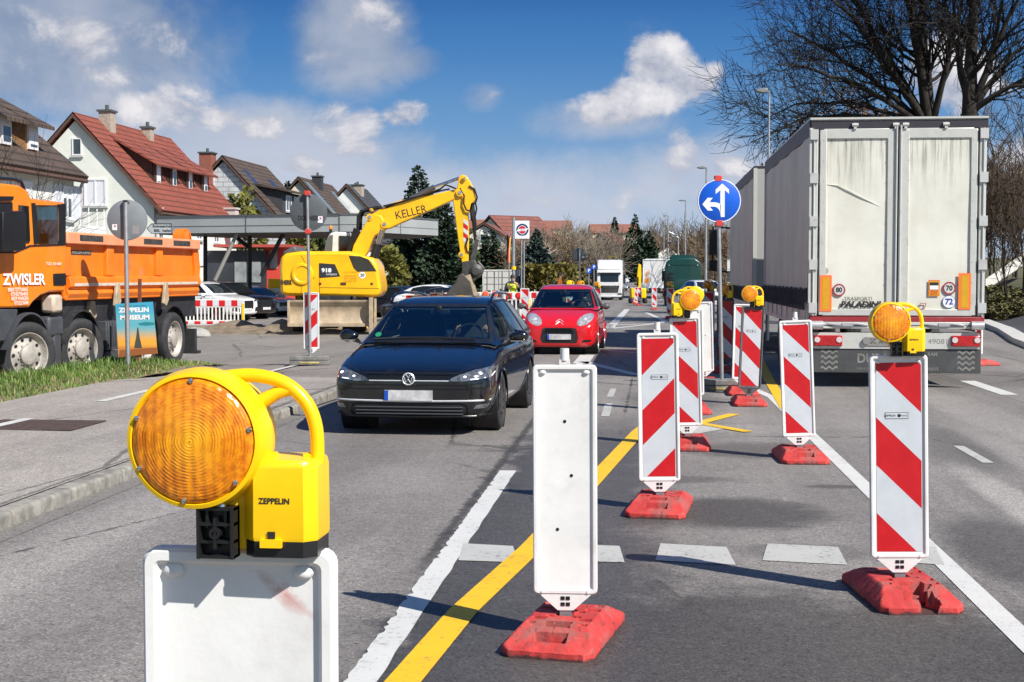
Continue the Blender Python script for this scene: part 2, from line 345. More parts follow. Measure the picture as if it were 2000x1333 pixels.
# ================================================================ GROUND, ROADS, MARKINGS
def struct(o): o['kind'] = 'structure'; return o
def road_obj(name, mb, mats, dz=0):
    o = mb.build(name, mats, None, (0, 0, dz), ROADROT, weld=False, sharp=60); return struct(o)
def frange(a, b, s):
    n = max(1, int(round((b - a) / s))); return [a + (b - a) * i / n for i in range(n + 1)]
def asphalt(name, base, main=False, path=False):
    m = bpy.data.materials.new(name); m.use_nodes = True; g = NG(m.node_tree); b = m.node_tree.nodes['Principled BSDF']
    v = g.obj(); a, bb, _ = g.sep(v)
    big = g.noise(v, .35, 5, .6); mid = g.noise(v, 2.3, 6, .65); vo = g.node('ShaderNodeTexVoronoi'); g.l.new(v, vo.inputs['Vector']); vo.inputs['Scale'].default_value = 95; fine, fine2, _q = g.sep(vo.outputs['Color']); str_ = g.noise(g.scalevec(v, 2.2, .16, 1), 1.4, 5, .6)
    k = lambda f: tuple(x * f for x in base)
    c = g.mix(g.ss(big, .32, .68), k(.84), k(1.12))
    c = g.mix(g.m('MULTIPLY', g.ss(str_, .4, .7), .5), c, k(1.25))
    c = g.mix(g.m('MULTIPLY', g.ss(mid, .52, .75), .35), c, k(.6))
    rough = g.m('MULTIPLY_ADD', mid, .15, .72)
    if main:
        edge = g.m('MULTIPLY_ADD', g.m('SUBTRACT', g.noise(v, 1.7, 9, .72), .5), 1.15, 0)
        ae = g.m('ADD', a, edge)
        # darker resurfaced strip in the turning lane and the damp patches on it
        strip = g.m('MULTIPLY', g.m('MULTIPLY', g.ss(ae, -1.30, -1.12), g.ss(ae, .35, -.15)), g.ss(g.m('ADD', bb, g.m('MULTIPLY', edge, 3)), 18, 13))
        c = g.mix(g.m('MULTIPLY', strip, .92), c, k(.34))
        near = g.m('MULTIPLY', g.m('MULTIPLY', g.ss(ae, -1.2, -1.1), g.ss(ae, 2.1, 1.4)), g.ss(g.m('ADD', bb, g.m('MULTIPLY', edge, 2.2)), 8.1, 6.9))
        c = g.mix(g.m('MULTIPLY', near, .95), c, k(.32))
        def blob(ca, cb, ra, rb, amt, col, c):
            e = g.m('MULTIPLY', edge, 1.3)
            da = g.m('DIVIDE', g.m('SUBTRACT', a, ca), ra); db = g.m('DIVIDE', g.m('SUBTRACT', bb, cb), rb)
            d = g.m('ADD', g.m('ADD', g.m('MULTIPLY', da, da), g.m('MULTIPLY', db, db)), e)
            return g.mix(g.m('MULTIPLY', g.ss(d, 1.2, .3), amt), c, col)
        for (ca, cb, ra, rb, amt, f) in [(.62, 10.0, .8, .75, .95, .33), (.2, 11.6, .6, .25, .7, .45), (1.0, 8.6, .5, .3, .6, .5), (3.2, 7.5, .25, 1.3, .6, .5), (-5.6, 15.2, .5, .4, .5, .5), (-2.2, 9, .5, .8, .3, .6), (2.30, 8.6, .45, 1.6, .85, .38), (1.05, 13.6, .8, .7, .8, .42), (2.9, 14.5, .5, 2.5, .6, .5), (-2.6, 16.0, 1.4, 3.5, .35, .6), (1.2, 6.2, .8, .55, .9, .34), (5.6, 23.5, 1.5, 2.2, .6, .5), (.4, 19, .8, 1.6, .7, .45), (1.5, 11.3, .3, .12, .8, .35)]:
            c = blob(ca, cb, ra, rb, amt, k(f), c)
        for (ca, cb, ra, rb, amt) in [(2.75, 9.5, .22, 3.5, .8), (3.5, 11, .3, 5, .45), (-3.6, 8, .35, 5, .35), (4.1, 17, .5, 4, .3), (1.2, 15.5, .8, .5, .3)]:
            c = blob(ca, cb, ra, rb, amt, k(1.75), c)
        trk = g.m('COSINE', g.m('MULTIPLY', g.m('ADD', a, .45), 4.3)); trk = g.m('MULTIPLY_ADD', trk, .085, 1.0); c = g.mix(1.0, c, g.comb(trk, trk, trk), 'MULTIPLY')
        cr = g.node('ShaderNodeTexVoronoi', feature='DISTANCE_TO_EDGE'); g.l.new(g.scalevec(v, 1, .45, 1), cr.inputs['Vector']); cr.inputs['Scale'].default_value = .26
        c = g.mix(g.m('MULTIPLY', g.ss(g.m('ADD', cr.outputs['Distance'], g.m('MULTIPLY', g.m('SUBTRACT', g.noise(v, 4, 6, .7), .5), .035)), .0055, .0015), g.m('MULTIPLY', g.ss(big, .42, .55), .85)), c, k(.25))
        # seam of tar along the lane edge, with a ragged border
        e2 = g.m('MULTIPLY_ADD', g.m('SUBTRACT', g.noise(v, 9, 6, .7), .5), .16, a)
        seam = g.m('MULTIPLY', g.m('MULTIPLY', g.ss(e2, -1.33, -1.29), g.ss(e2, -1.22, -1.26)), g.m('MULTIPLY', g.ss(bb, 7.5, 8.5), g.ss(bb, 40, 20)))
        c = g.mix(g.m('MULTIPLY', seam, .85), c, k(.22))
        for off in (.42, 4.95):
            sm = g.m('MULTIPLY', g.m('SUBTRACT', 1.0, g.m('DIVIDE', g.m('ABSOLUTE', g.m('SUBTRACT', e2, off)), .025), clamp=True), g.ss(bb, 13, 17)); c = g.mix(g.m('MULTIPLY', sm, .7), c, k(.3))
        rough = g.m('SUBTRACT', rough, g.m('MULTIPLY', strip, .22))
    if path:
        cr = g.node('ShaderNodeTexVoronoi', feature='DISTANCE_TO_EDGE'); g.l.new(g.scalevec(v, 1, .3, 1), cr.inputs['Vector']); cr.inputs['Scale'].default_value = .45
        wob = g.m('ADD', cr.outputs['Distance'], g.m('MULTIPLY', g.m('SUBTRACT', mid, .5), .05))
        c = g.mix(g.m('MULTIPLY', g.ss(wob, .012, .002), .7), c, k(.3))
        e2 = g.m('MULTIPLY_ADD', g.m('SUBTRACT', g.noise(v, 5, 5, .7), .5), .08, a)
        cj = g.m('SUBTRACT', 1.0, g.m('DIVIDE', g.m('ABSOLUTE', g.m('ADD', e2, 4.40)), .03), clamp=True); c = g.mix(g.m('MULTIPLY', cj, .8), c, k(.2))
    g2 = g.noise(v, 14, 5, .7)
    sp = g.m('ADD', g.m('ADD', .96, g.m('MULTIPLY', g.ss(fine, .5, 1.0), .50)), g.m('SUBTRACT', g.m('MULTIPLY', g.ss(g2, .48, .36), .12), g.m('ADD', g.m('MULTIPLY', g.ss(fine2, .6, 1.0), .40), g.m('MULTIPLY', g.ss(g2, .5, .66), .16))))
    sp = g.m('ADD', sp, g.m('MULTIPLY', g.ss(g.m('MULTIPLY', fine, fine2), .88, .95), .9))
    c = g.mix(1.0, c, g.comb(sp, sp, sp), 'MULTIPLY')
    g.put(b.inputs['Base Color'], c); g.put(b.inputs['Roughness'], rough)
    h = g.m('ADD', fine, g.m('MULTIPLY', g.noise(v, 45, 4, .6), .7))
    g.l.new(g.bump(h, .55, .006), b.inputs['Normal'])
    return m
ROADM = asphalt('road_asphalt', (.198, .182, .167), main=True)
PATHM = asphalt('path_asphalt', (.295, .268, .236), path=True)
LOTM = asphalt('lot_asphalt', (.215, .195, .172), path=True)
DARKA = asphalt('new_dark_asphalt', (.055, .055, .06))
def paint(name, col, under, wear=.55):
    m = bpy.data.materials.new(name); m.use_nodes = True; g = NG(m.node_tree); b = m.node_tree.nodes['Principled BSDF']; v = g.obj()
    n = g.noise(v, 26, 8, .7); n2 = g.noise(v, 3, 4, .6)
    c = g.mix(g.m('MULTIPLY', g.ss(n2, .35, .7), .25), col, tuple(k * .7 for k in col))
    c = g.mix(g.m('MULTIPLY', g.ss(g.m('ADD', n, g.m('MULTIPLY', n2, .25)), .68, .78), wear), c, under)
    g.put(b.inputs['Base Color'], c); b.inputs['Roughness'].default_value = .6
    g.l.new(g.bump(g.noise(v, 90, 3, .6), .3, .004), b.inputs['Normal']); return m
PWHITE = paint('white_road_paint', (.60, .595, .56), (.16, .155, .15))
POLD = paint('worn_white_road_paint', (.46, .455, .42), (.12, .115, .11), .8)
PYEL = paint('yellow_road_tape', (.80, .47, .010), (.20, .16, .08), .6)

def build_ground():
    A = sorted(set([-700, -500, -350, -250, -180, -140] + frange(-110, -24, 5) + frange(-24, -4, 2) + [-2, 0, 4, 8] + frange(10, 26, 1.5) + [32, 45, 70, 110, 180, 300, 500, 800]))
    B = sorted(set([-60, -20] + frange(0, 100, 4) + frange(100, 460, 12) + [500, 600, 700, 850, 1000, 1300, 1500]))
    mb = MB(); mb.grid(lambda u, v: (u, v, gz(u, v) - .03), A, B)
    m = bpy.data.materials.new('earth_and_grass'); m.use_nodes = True; g = NG(m.node_tree); b = m.node_tree.nodes['Principled BSDF']; v = g.obj()
    c = g.mix(g.ss(g.noise(v, .12, 5), .38, .62), (.085, .105, .035), (.16, .12, .07)); c = g.mix(g.ss(g.noise(v, 2, 6, .7), .4, .7), c, (.06, .07, .03))
    g.put(b.inputs['Base Color'], c); b.inputs['Roughness'].default_value = .95; g.l.new(g.bump(g.noise(v, 4, 6, .7), .8, .15), b.inputs['Normal'])
    road_obj('ground', mb, [m])
    mb = MB(); mb.grid(lambda u, v: (u, v, gz(u, v)), [-4.2, -2, 0, 2, 4, 6, 8, 9.5, 11.2], frange(-3, 100, 3) + frange(103, 470, 12))
    road_obj('road', mb, [ROADM])
    mb = MB(); mb.grid(lambda u, v: (u, v, gz(u, v) - .008), [-46, -40, -34, -30, -27, -24, -20, -16, -12, -10, -9, -8, -7, -6, -5, -4.2], frange(4, 92, 2))
    road_obj('car_park_surface', mb, [LOTM])
    # pavement with a dropped end at the junction
    def ph(b): return .105 * (1 - sst(b, 19.5, 22.5)) + .003
    mb = MB(); bs = frange(-2, 22.5, .75); mb.grid(lambda u, v: (u, v, gz(0, v) + ph(v) + .01 * (-4.4 - u)), [-7.75, -7, -6, -5, -4.36], bs)
    road_obj('pavement', mb, [PATHM])
    mb = MB(); rng = random.Random(3); b = -2.0
    while b < 22.3:
        L = 1.0; h = ph(b + .5); dx = rng.uniform(-.006, .006)
        mb.prism([(-4.355 + dx, -.05), (-4.205 + dx, -.05), (-4.205 + dx, h - .02), (-4.225 + dx, h + rng.uniform(-.004, .004)), (-4.355 + dx, h)], 'y', b + .011, b + L - .011)
        b += L
    KERB = mat('kerb_concrete', (.25, .235, .205), .9, var=.3, vs=9, bump=.9, bs=22, dirt=.85, dcol=(.09, .082, .07), ds=4)
    o = road_obj('kerb', mb, [KERB]); bv = o.modifiers.new('b', 'BEVEL'); bv.width = .012; bv.segments = 2; bv.limit_method = 'ANGLE'
    # gutter strip of lighter setts at the kerb foot
    mb = MB(); mb.grid(lambda u, v: (u, v, .004), [-4.2, -4.02], frange(-2, 21, .8)); road_obj('gutter', mb, [asphalt('gutter_concrete', (.16, .15, .135), path=True)])
    # patch of dug earth at the excavation
    EARTH = mat('dug_earth', (.20, .155, .105), .95, var=.35, vs=4, bump=.9, bs=14, dirt=.5, dcol=(.07, .06, .05), ds=2)
    rng = random.Random(8)
    def mound(u, v):
        w = max(0, 1 - ((u + 10.5) / 5.6) ** 2 - ((v - 45) / 2.8) ** 2); return (u, v, gz(u, v) - .03 + .34 * w ** .5 * (.55 + .9 * noise.noise((u * 1.3, v * 1.7, 3))) + .05 * w)
    mb = MB(); mb.grid(mound, frange(-16.5, -4.5, .22), frange(42.0, 48, .25)); o = road_obj('earth', mb, [EARTH])
    # right-hand side: traffic island kerb, side road of new asphalt
    mb = MB()
    pts = [(8.25, 29), (8.4, 31), (9.0, 35.5), (10.2, 42), (11.4, 50)]
    for (a0, b0), (a1, b1) in zip(pts, pts[1:]):
        mb.add([(a0, b0, -.02), (a1, b1, -.02), (a1 + .5, b1 + .2, -.02), (a0 + .5, b0 + .2, -.02), (a0, b0, .13), (a1, b1, .13), (a1 + .5, b1 + .2, .13), (a0 + .5, b0 + .2, .13)],
               [(0, 3, 2, 1), (4, 5, 6, 7), (0, 1, 5, 4), (1, 2, 6, 5), (2, 3, 7, 6), (3, 0, 4, 7)])
    road_obj('traffic_island', mb, [mat('pale_kerb', (.5, .49, .46), .9, var=.15, bump=.3, bs=30, dirt=.3, ds=3)])
    mb = MB(); mb.grid(lambda u, v: (u + max(0, (v - 29)) * .13, v, .012 + (gz(u + max(0, (v - 29)) * .13, v))), [8.85, 10, 11.2, 13, 15], frange(24, 62, 2)); road_obj('side_road', mb, [DARKA])

def strip(pts, w, step=1.5):
    """quads of a painted line along road-frame points; w may be one width or one per point"""
    out = []; ws = w if isinstance(w, (list, tuple)) else [w] * len(pts)
    P = []
    for i in range(len(pts) - 1):
        (a0, b0), (a1, b1) = pts[i], pts[i + 1]; n = max(1, int(hypot(a1 - a0, b1 - b0) / step))
        for k in range(n): t = k / n; P.append((a0 + (a1 - a0) * t, b0 + (b1 - b0) * t, ws[i] + (ws[i + 1] - ws[i]) * t))
    P.append((*pts[-1], ws[-1])); L = []; Rr = []
    for i, (a, b, w_) in enumerate(P):
        q = P[min(i + 1, len(P) - 1)]; p = P[max(i - 1, 0)]; d = Vector((q[0] - p[0], q[1] - p[1])).normalized(); nrm = Vector((-d.y, d.x)) * (w_ / 2)
        L.append((a + nrm.x, b + nrm.y)); Rr.append((a - nrm.x, b - nrm.y))
    return [(L[i], L[i + 1], Rr[i + 1], Rr[i]) for i in range(len(P) - 1)]
def mark(name, polys, m, dz=.004, h=gz):
    mb = MB()
    for p in polys: mb.poly([(a, b, h(a, b) + dz) for a, b in p])
    return road_obj(name, mb, [m])
def pab(px, py):
    return AB(G(px, py))
def build_markings():
    W = []
    rng = random.Random(5); bs = frange(4.3, 11.95, .045); rag = lambda b, k: .014 * noise.noise((b * 5, k, 0)) + .016 * noise.noise((b * 22, k, 0)) + (.024 * rng.random() if rng.random() < .2 else 0)
    Lf = [(-1.235 + abs(rag(b, 1)), b) for b in bs]; Rt = [(-1.095 + .012 * noise.noise((b * 3, 9, 0)), b) for b in bs]
    W += [(Lf[i], Lf[i + 1], Rt[i + 1], Rt[i]) for i in range(len(bs) - 1)]
    for b in (16.2, 25, 31): W += strip([(-1.22, b), (-1.23, b + 2.6)], .13)
    W += strip([(1.745, 4), (1.74, 19.5), (1.42, 22.5), (1.2, 26)], .13)
    for b in range(34, 230, 9): W += strip([(1.6, b + 40), (1.6, b + 44)], .12)
    for b in (20.2, 24.6, 33, 42): W += strip([(5.08, b), (5.08, b + 2.6)], [.24, .24])
    mark('lane_line', W, PWHITE)
    # give-way blocks across the turning lane
    bl = []
    for (x0, x1) in [(895, 1012), (1080, 1220), (1280, 1437), (1489, 1655), (1712, 1845)]:
        bl.append([pab(x0 + 10, 1063), pab(x1 - 10 if x1 < 1300 else x1 - 18, 1068 if x1 < 1300 else 1070), pab(x1, 1100 if x1 < 1300 else 1105), pab(x0, 1096)])
    mark('give_way_line', bl, POLD, .0045)
    # hatched island far ahead
    H = []
    o = [(1137, 708), (1200, 598)]
    H += strip([pab(1190, 640), pab(1225, 594)], .3) + strip([pab(1192, 641), pab(1290, 628)], .22) + strip([pab(1290, 628), pab(1297, 621)], .22) + strip([pab(1297, 621), pab(1262, 602)], .22)
    for (x0, y0, x1, y1) in [(1206, 607, 1268, 607), (1203, 613, 1279, 613), (1199, 620, 1288, 619), (1195, 627, 1293, 624), (1192, 633, 1290, 628)]: H += strip([pab(x0, y0), pab(x1, y1)], .3)
    H += strip([pab(1192, 630), pab(1192, 641)], .2)
    H += strip([pab(1134, 711), pab(1147, 694)], .3) + strip([pab(1139, 707), pab(1245, 733)], .2)
    H += strip([pab(1176, 684), pab(1246, 690)], .12) + strip([pab(1205, 662), pab(1238, 663)], .1)
    mark('hatched_island_marking', H, PWHITE, .0043)
    mark('short_lane_mark', strip([pab(1182, 814), pab(1189, 789)], .1) + strip([pab(1191, 776), pab(1198, 760)], .09) + strip([pab(1872, 872), pab(1930, 905)], .10), POLD, .0044)
    mark('lane_arrow', [[pab(1326, 842), pab(1352, 850), pab(1418, 838), pab(1375, 826)]], POLD, .0044)
    Y = strip([pab(778, 1345), pab(905, 1195), pab(1040, 1070), pab(1150, 950), pab(1246, 846), pab(1330, 745 + 30), pab(1365, 735)], .15, .6)
    mark('yellow_lane_line', Y, PYEL, .008)
    mark('yellow_lane_line_branch', strip([pab(1318, 841), pab(1383, 823), pab(1434, 810)], .15), PYEL, .0085)
    mark('yellow_lane_line_tail', strip([pab(1366, 828), pab(1462, 845)], .14), PYEL, .0095)
    mark('yellow_turn_line', strip([pab(1537, 800), pab(1503, 745), pab(1478, 690), pab(1440, 648)], .16), PYEL, .008)
    ph = lambda a, b: .105 * (1 - sst(b, 19.5, 22.5)) + .003 + .01 * (-4.4 - a)
    cyc = []
    for b0, b1 in [(9.5, 11.8), (12.6, 14.55), (16.6, 19.4)]: cyc += strip([(-6.62, b0), (-6.6, b1)], .13, .5)
    mark('cycle_path_line', cyc, PWHITE, .006, ph)
    mark('junction_line', strip([(-6.55, 22.9), (-6.5, 26.0)], .13), PWHITE, .004)
    mb = MB()
    c = AB(G(70, 832, .12)); mb.lathe([(0, 0), (.30, 0), (.34, -.004)], (c[0], c[1], ph(*c) + .007), n=28)
    mb.box((c[0], c[1], ph(*c) + .004), (1.15, .95, .004))
    o = mb.build('manhole_cover', [mat('rusty_iron', (.07, .045, .035), .8, var=.4, vs=14, bump=.6, bs=60)], None, (0, 0, 0), ROADROT)
    tag(o, 'rust brown round manhole cover set in the cycle path', 'manhole cover')

def build_grass():
    # verge soil, then blades
    edge = lambda b: -7.72 - .12 * noise.noise((b * .9, 0, 1)) - .05 * noise.noise((b * 4, 0, 1))
    def vh(u, v): return .10 + .05 * noise.noise((u * 1.7, v * 1.7, 5)) + (.02 * (-7.7 - u)) - .09 * sst(v, 24.0, 25.6) - .15 * sst(-u, 9.4, 10.4)
    mb = MB(); bs = frange(6, 25.6, .4)
    mb.grid(lambda u, v: (edge(v) - u * 2.8, v, vh(edge(v) - u * 2.8, v)), frange(0, 1, .1), bs)
    road_obj('verge_soil', mb, [mat('verge_soil', (.20, .16, .09), .95, var=.35, vs=6, bump=.8, bs=25)])
    rng = random.Random(11); mb = MB()
    for i in range(26000):
        b = 6.5 + 18.9 * rng.random() ** .8; u = rng.random(); a = edge(b) - .02 - u * 2.35
        if rng.random() < .9 * max(0, noise.noise((a * 1.5, b * 1.5, 7)) + .1): continue
        z = vh(a, b); tall = rng.random() ** 2; h = (.035 + .085 * tall) * (.55 + .8 * min(1, u * 1.6)); w = .0045 + .005 * rng.random()
        an = rng.random() * 2 * pi; lx, ly = cos(an) * h * rng.uniform(.1, .8), sin(an) * h * rng.uniform(.1, .8); dx, dy = -sin(an) * w, cos(an) * w
        mb.add([(a - dx, b - dy, z - .01), (a + dx, b + dy, z - .01), (a + lx * .4 + dx * .7, b + ly * .4 + dy * .7, z + h * .6), (a + lx * .4 - dx * .7, b + ly * .4 - dy * .7, z + h * .6), (a + lx, b + ly, z + h)],
               [(0, 1, 2, 3), (3, 2, 4)], 0 if rng.random() < .6 else (1 if rng.random() < .35 + .6 * min(1, u * 2) else 2))
    gm = [mat('grass_green', (.072, .145, .020), .6, var=.5, vs=2), mat('grass_light', (.14, .20, .035), .6, var=.35, vs=2), mat('grass_dry', (.33, .27, .12), .8, var=.2)]
    o = mb.build('grass', gm, None, (0, 0, 0), ROADROT, weld=False, sharp=0); tag(o, kind='stuff')
    o['label'] = 'uneven green grass with dry tufts along the pavement edge'
# ================================================================ BEACONS, LAMPS, SIGNS
def rrect(w, h, r, n=4, z0=0):
    out = []
    for cx, cz, a0 in [(w / 2 - r, z0 + h - r, 0), (-w / 2 + r, z0 + h - r, pi / 2), (-w / 2 + r, z0 + r, pi), (w / 2 - r, z0 + r, 1.5 * pi)]:
        for k in range(n + 1): a = a0 + pi / 2 * k / n; out.append((cx + r * cos(a), cz + r * sin(a)))
    return out
PW, PH, PZ, PT = .295, 1.06, .207, .038
def plate_mesh():
    mb = MB(); rings = []
    for (ins, y) in [(.030, -PT / 2 + .010), (.022, -PT / 2 + .009), (.016, -PT / 2), (.005, -PT / 2), (0, -PT / 2 + .006), (0, PT / 2 - .006), (.005, PT / 2), (.018, PT / 2), (.026, PT / 2 - .011), (.034, PT / 2 - .012)]:
        rings.append([(x, y, z) for x, z in rrect(PW - 2 * ins, PH - 2 * ins, max(.004, .022 - ins * .6), 4, PZ + ins)])
    n = len(rings[0]); vs = [p for r in rings for p in r]; fs = []
    for i in range(len(rings) - 1): fs += [(i * n + j, i * n + (j + 1) % n, (i + 1) * n + (j + 1) % n, (i + 1) * n + j) for j in range(n)]
    fs += [tuple(range(n)), tuple((len(rings) - 1) * n + j for j in range(n))]
    mb.add(vs, fs)
    mb.prism([(-.125, PZ + .004), (.125, PZ + .004), (.036, PZ - .075), (-.036, PZ - .075)], 'y', -PT / 2 + .004, PT / 2 - .004)
    for s in (-1, 1):
        for z in (PZ - .018, PZ - .046): 
            for x in (-.012, .012): mb.box((x, s * (PT / 2 - .003), z), (.018, .004, .016), 1)
        for x in (-.105, .105): mb.cyl((x, s * (PT / 2 - .002), PZ + .012), (x, s * (PT / 2 + .003), PZ + .012), .007, n=8, m=0)
    for x in (-.10, .10):   # moulded bosses inside the top corners
        mb.ball((x, PT / 2 - .008, PZ + PH - .034), (.016, .009, .011), 10, 6)
        mb.ball((x, -PT / 2 + .008, PZ + PH - .034), (.012, .007, .009), 10, 6)
    for (x, z) in [(.0, .80), (-.03, .55), (.035, .30)]: mb.cyl((x, PT / 2 - .012, PZ + z), (x, PT / 2 - .0100, PZ + z), .0075, n=10, m=1)
    return mb.mesh('plate', [WHITEP, BLKP])
def plate_mesh_grey(): 
    me = cached('plate', plate_mesh).copy(); me.materials[0] = mat('grey_rubber_frame', (.10, .10, .105), .6, var=.2, vs=6); return me
def clip_band(w, z0, z1, lo, hi, sl):
    """polygon of the part of the rectangle |x|<w/2, z0<z<z1 with lo < z + sl*x < hi"""
    poly = [(-w / 2, z0), (w / 2, z0), (w / 2, z1), (-w / 2, z1)]
    for sgn, lim in ((1, lo), (-1, -hi)):
        f = lambda p: sgn * (p[1] + sl * p[0]) - lim; out = []
        for i in range(len(poly)):
            p, q = poly[i], poly[(i + 1) % len(poly)]; a, b = f(p), f(q)
            if a >= 0: out.append(p)
            if (a >= 0) != (b >= 0): t = a / (a - b); out.append((p[0] + (q[0] - p[0]) * t, p[1] + (q[1] - p[1]) * t))
        poly = out
        if not poly: return []
    return poly
def stripes(mb, w, z0, z1, sl, first, y, mred=0, mwhite=1, half=.25):
    k = 0; hi = first; top = z1 + abs(sl) * w / 2
    lo = z1 + 2
    z = first
    bands = []
    while z > z0 - w: bands.append((z - half, z, k % 2)); z -= half; k += 1
    bands.append((first, first + half, 1)); bands.append((first + half, first + 2 * half, 0))
    for lo, hi, c in bands:
        p = clip_band(w, z0, z1, lo, hi, sl)
        if len(p) > 2: mb.poly([(x, y, zz) for x, zz in p], mwhite if c else mred)
def sheet_mesh(sl, y=-PT / 2 + .0085):
    # red first at the top; sl=+1 gives bands falling to the right
    mb = MB(); w = PW - .066; z0, z1 = PZ + .034, PZ + PH - .04
    stripes(mb, w, z0, z1, sl, z1 + w / 2 * 1.0 - .012, y)
    if True:
        zz = PZ + .745; mb.box((-.01 * sl, y - .0006, zz), (.118, .0008, .034), 2); mb.box((-.01 * sl, y - .0010, zz), (.113, .0008, .029), 1)
        mb.text('ZEPPELIN', .0145, (-.035 - .01 * sl, y - .0018, zz), (1, 0, 0), (0, 0, 1), 2, bold=.02, width=.058)
        mb.lathe([(0, 0), (.009, 0)], (.012 - .01 * sl, y - .0018, zz), 'y', 12, 2); mb.text('Rental', .013, (.036 - .01 * sl, y - .0018, zz), (1, 0, 0), (0, 0, 1), 2, width=.032)
    return mb.mesh('reflective_sheet', [REDF, WHITEF, INK], weld=False, sharp=0)
def foot_mesh(broken=False):
    L, Wd = .80, .42; hx, hy = Wd / 2, L / 2
    def hgt(x, y):
        ex, ey = hx - abs(x), hy - abs(y)
        h = min(.112, .034 + max(0, ey) * .42, .040 + max(0, ex) * 1.25)
        # corners cut
        c = hx + hy - abs(x) - abs(y)
        h = min(h, .03 + max(0, c - .035) * 1.5)
        yy = abs(y)
        if abs(x) < .075 and .270 < yy < .330: h -= .050
        if abs(x) < .065 and .150 < yy < .215: h -= .065
        if abs(x) < .11 and .215 < yy < .222: h -= .008
        if abs(x) < .045 and yy < .035: h -= .03
        for sx in (-1, 1):
            if abs(x - sx * .105) < .032 and abs(yy - .095) < .022: h -= .034
            if abs(x - sx * .12) < .018 and abs(yy - .19) < .015: h -= .026
            if abs(x - sx * .06) < .02 and abs(yy - .05) < .012: h -= .03
        if broken and y < -.20 and -.02 < x + .02 * sin(y * 40) < .075: h = .004
        return max(.004, h + .0022 * noise.noise((x * 22, y * 22, 2 + broken)))
    mb = MB(); us = frange(-hx, hx, .0075); vs = frange(-hy, hy, .0075)
    nu, nv = len(us), len(vs)
    def cl(x, y):   # clamp the outline to cut corners, ragged
        c = abs(x) + abs(y) - (hx + hy - .04)
        if c > 0: x -= math.copysign(c / 2, x); y -= math.copysign(c / 2, y)
        return x + .003 * noise.noise((y * 30, x * 3, 1)), y + .003 * noise.noise((x * 30, y * 3, 4))
    mb.grid(lambda x, y: (*cl(x, y), hgt(x, y)), us, vs)
    n0 = len(mb.v); ring = [(i, 0) for i in range(nu)] + [(nu - 1, j) for j in range(1, nv)] + [(i, nv - 1) for i in range(nu - 2, -1, -1)] + [(0, j) for j in range(nv - 2, 0, -1)]
    base = []
    for (i, j) in ring: x, y, z = mb.v[j * nu + i]; base.append((x, y, 0))
    o = len(mb.v); mb.v += base; k = len(ring)
    mb.f += [(ring[q][1] * nu + ring[q][0], o + q, o + (q + 1) % k, ring[(q + 1) % k][1] * nu + ring[(q + 1) % k][0]) for q in range(k)]; mb.mi += [0] * k
    return mb.mesh('foot', [FOOTR], sharp=50)
def beacon(label, px, py, kind='fall', lamp=None, knob=False, yaw=0, lean=(0, 0), grey=False, broken=False, group='traffic beacons dividing the lanes', P=None, small=False, footrot=0):
    """kind: fall / rise = stripe direction of the face towards the camera, back = its white back"""
    p = P if P is not None else on(*AB(G(px, py)))
    flip = pi if kind == 'back' else 0
    t = thing('traffic_beacon', label, 'traffic beacon', p, ROADROT + yaw + flip, group)
    pl = link('plate', cached('plateg', plate_mesh_grey) if grey else cached('plate', plate_mesh), t); pl.rotation_euler = (lean[0] * (-1 if flip else 1), lean[1] * (-1 if flip else 1), 0)
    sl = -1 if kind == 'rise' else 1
    sh = link('reflective_sheet', cached(('sheet', sl), lambda: sheet_mesh(sl)), t); sh.rotation_euler = pl.rotation_euler
    f = link('foot', cached(('foot', broken), lambda: foot_mesh(broken)), t); f.rotation_euler.z = footrot - flip * broken
    def stem_m():
        mb = MB(); mb.box((0, 0, .115), (.055, .02, .10)); return mb.mesh('stem', [STEEL])
    s = link('stem', cached('stem', stem_m), t)
    if knob:
        def knob_m():
            mb = MB(); z = PZ + PH; mb.box((0, 0, z + .012), (.048, .032, .026)); mb.cyl((0, 0, z + .02), (0, 0, z + .075), .0215, .0205, 16); mb.lathe([(.0, .076), (.019, .076)], (0, 0, z), 'z', 16)
            return mb.mesh('lamp_socket', [mat('socket_plastic', (.72, .70, .68), .5, dirt=.55, dcol=(.5, .08, .05), ds=11)])
        k = link('lamp_socket', cached('knob', knob_m), t); k.rotation_euler = pl.rotation_euler
    if lamp is not None:
        top = Matrix.Translation(p) @ Matrix.Rotation(ROADROT + yaw + flip, 4, 'Z') @ Matrix(pl.rotation_euler.to_matrix().to_4x4()) @ Vector((0, 0, PZ + PH))
        warn_lamp(lamp.get('label'), top, ROADROT + lamp.get('yaw', 0), lamp.get('kind', 'lens'), lamp.get('roll', 0), mirror=lamp.get('mirror', False))
    return t
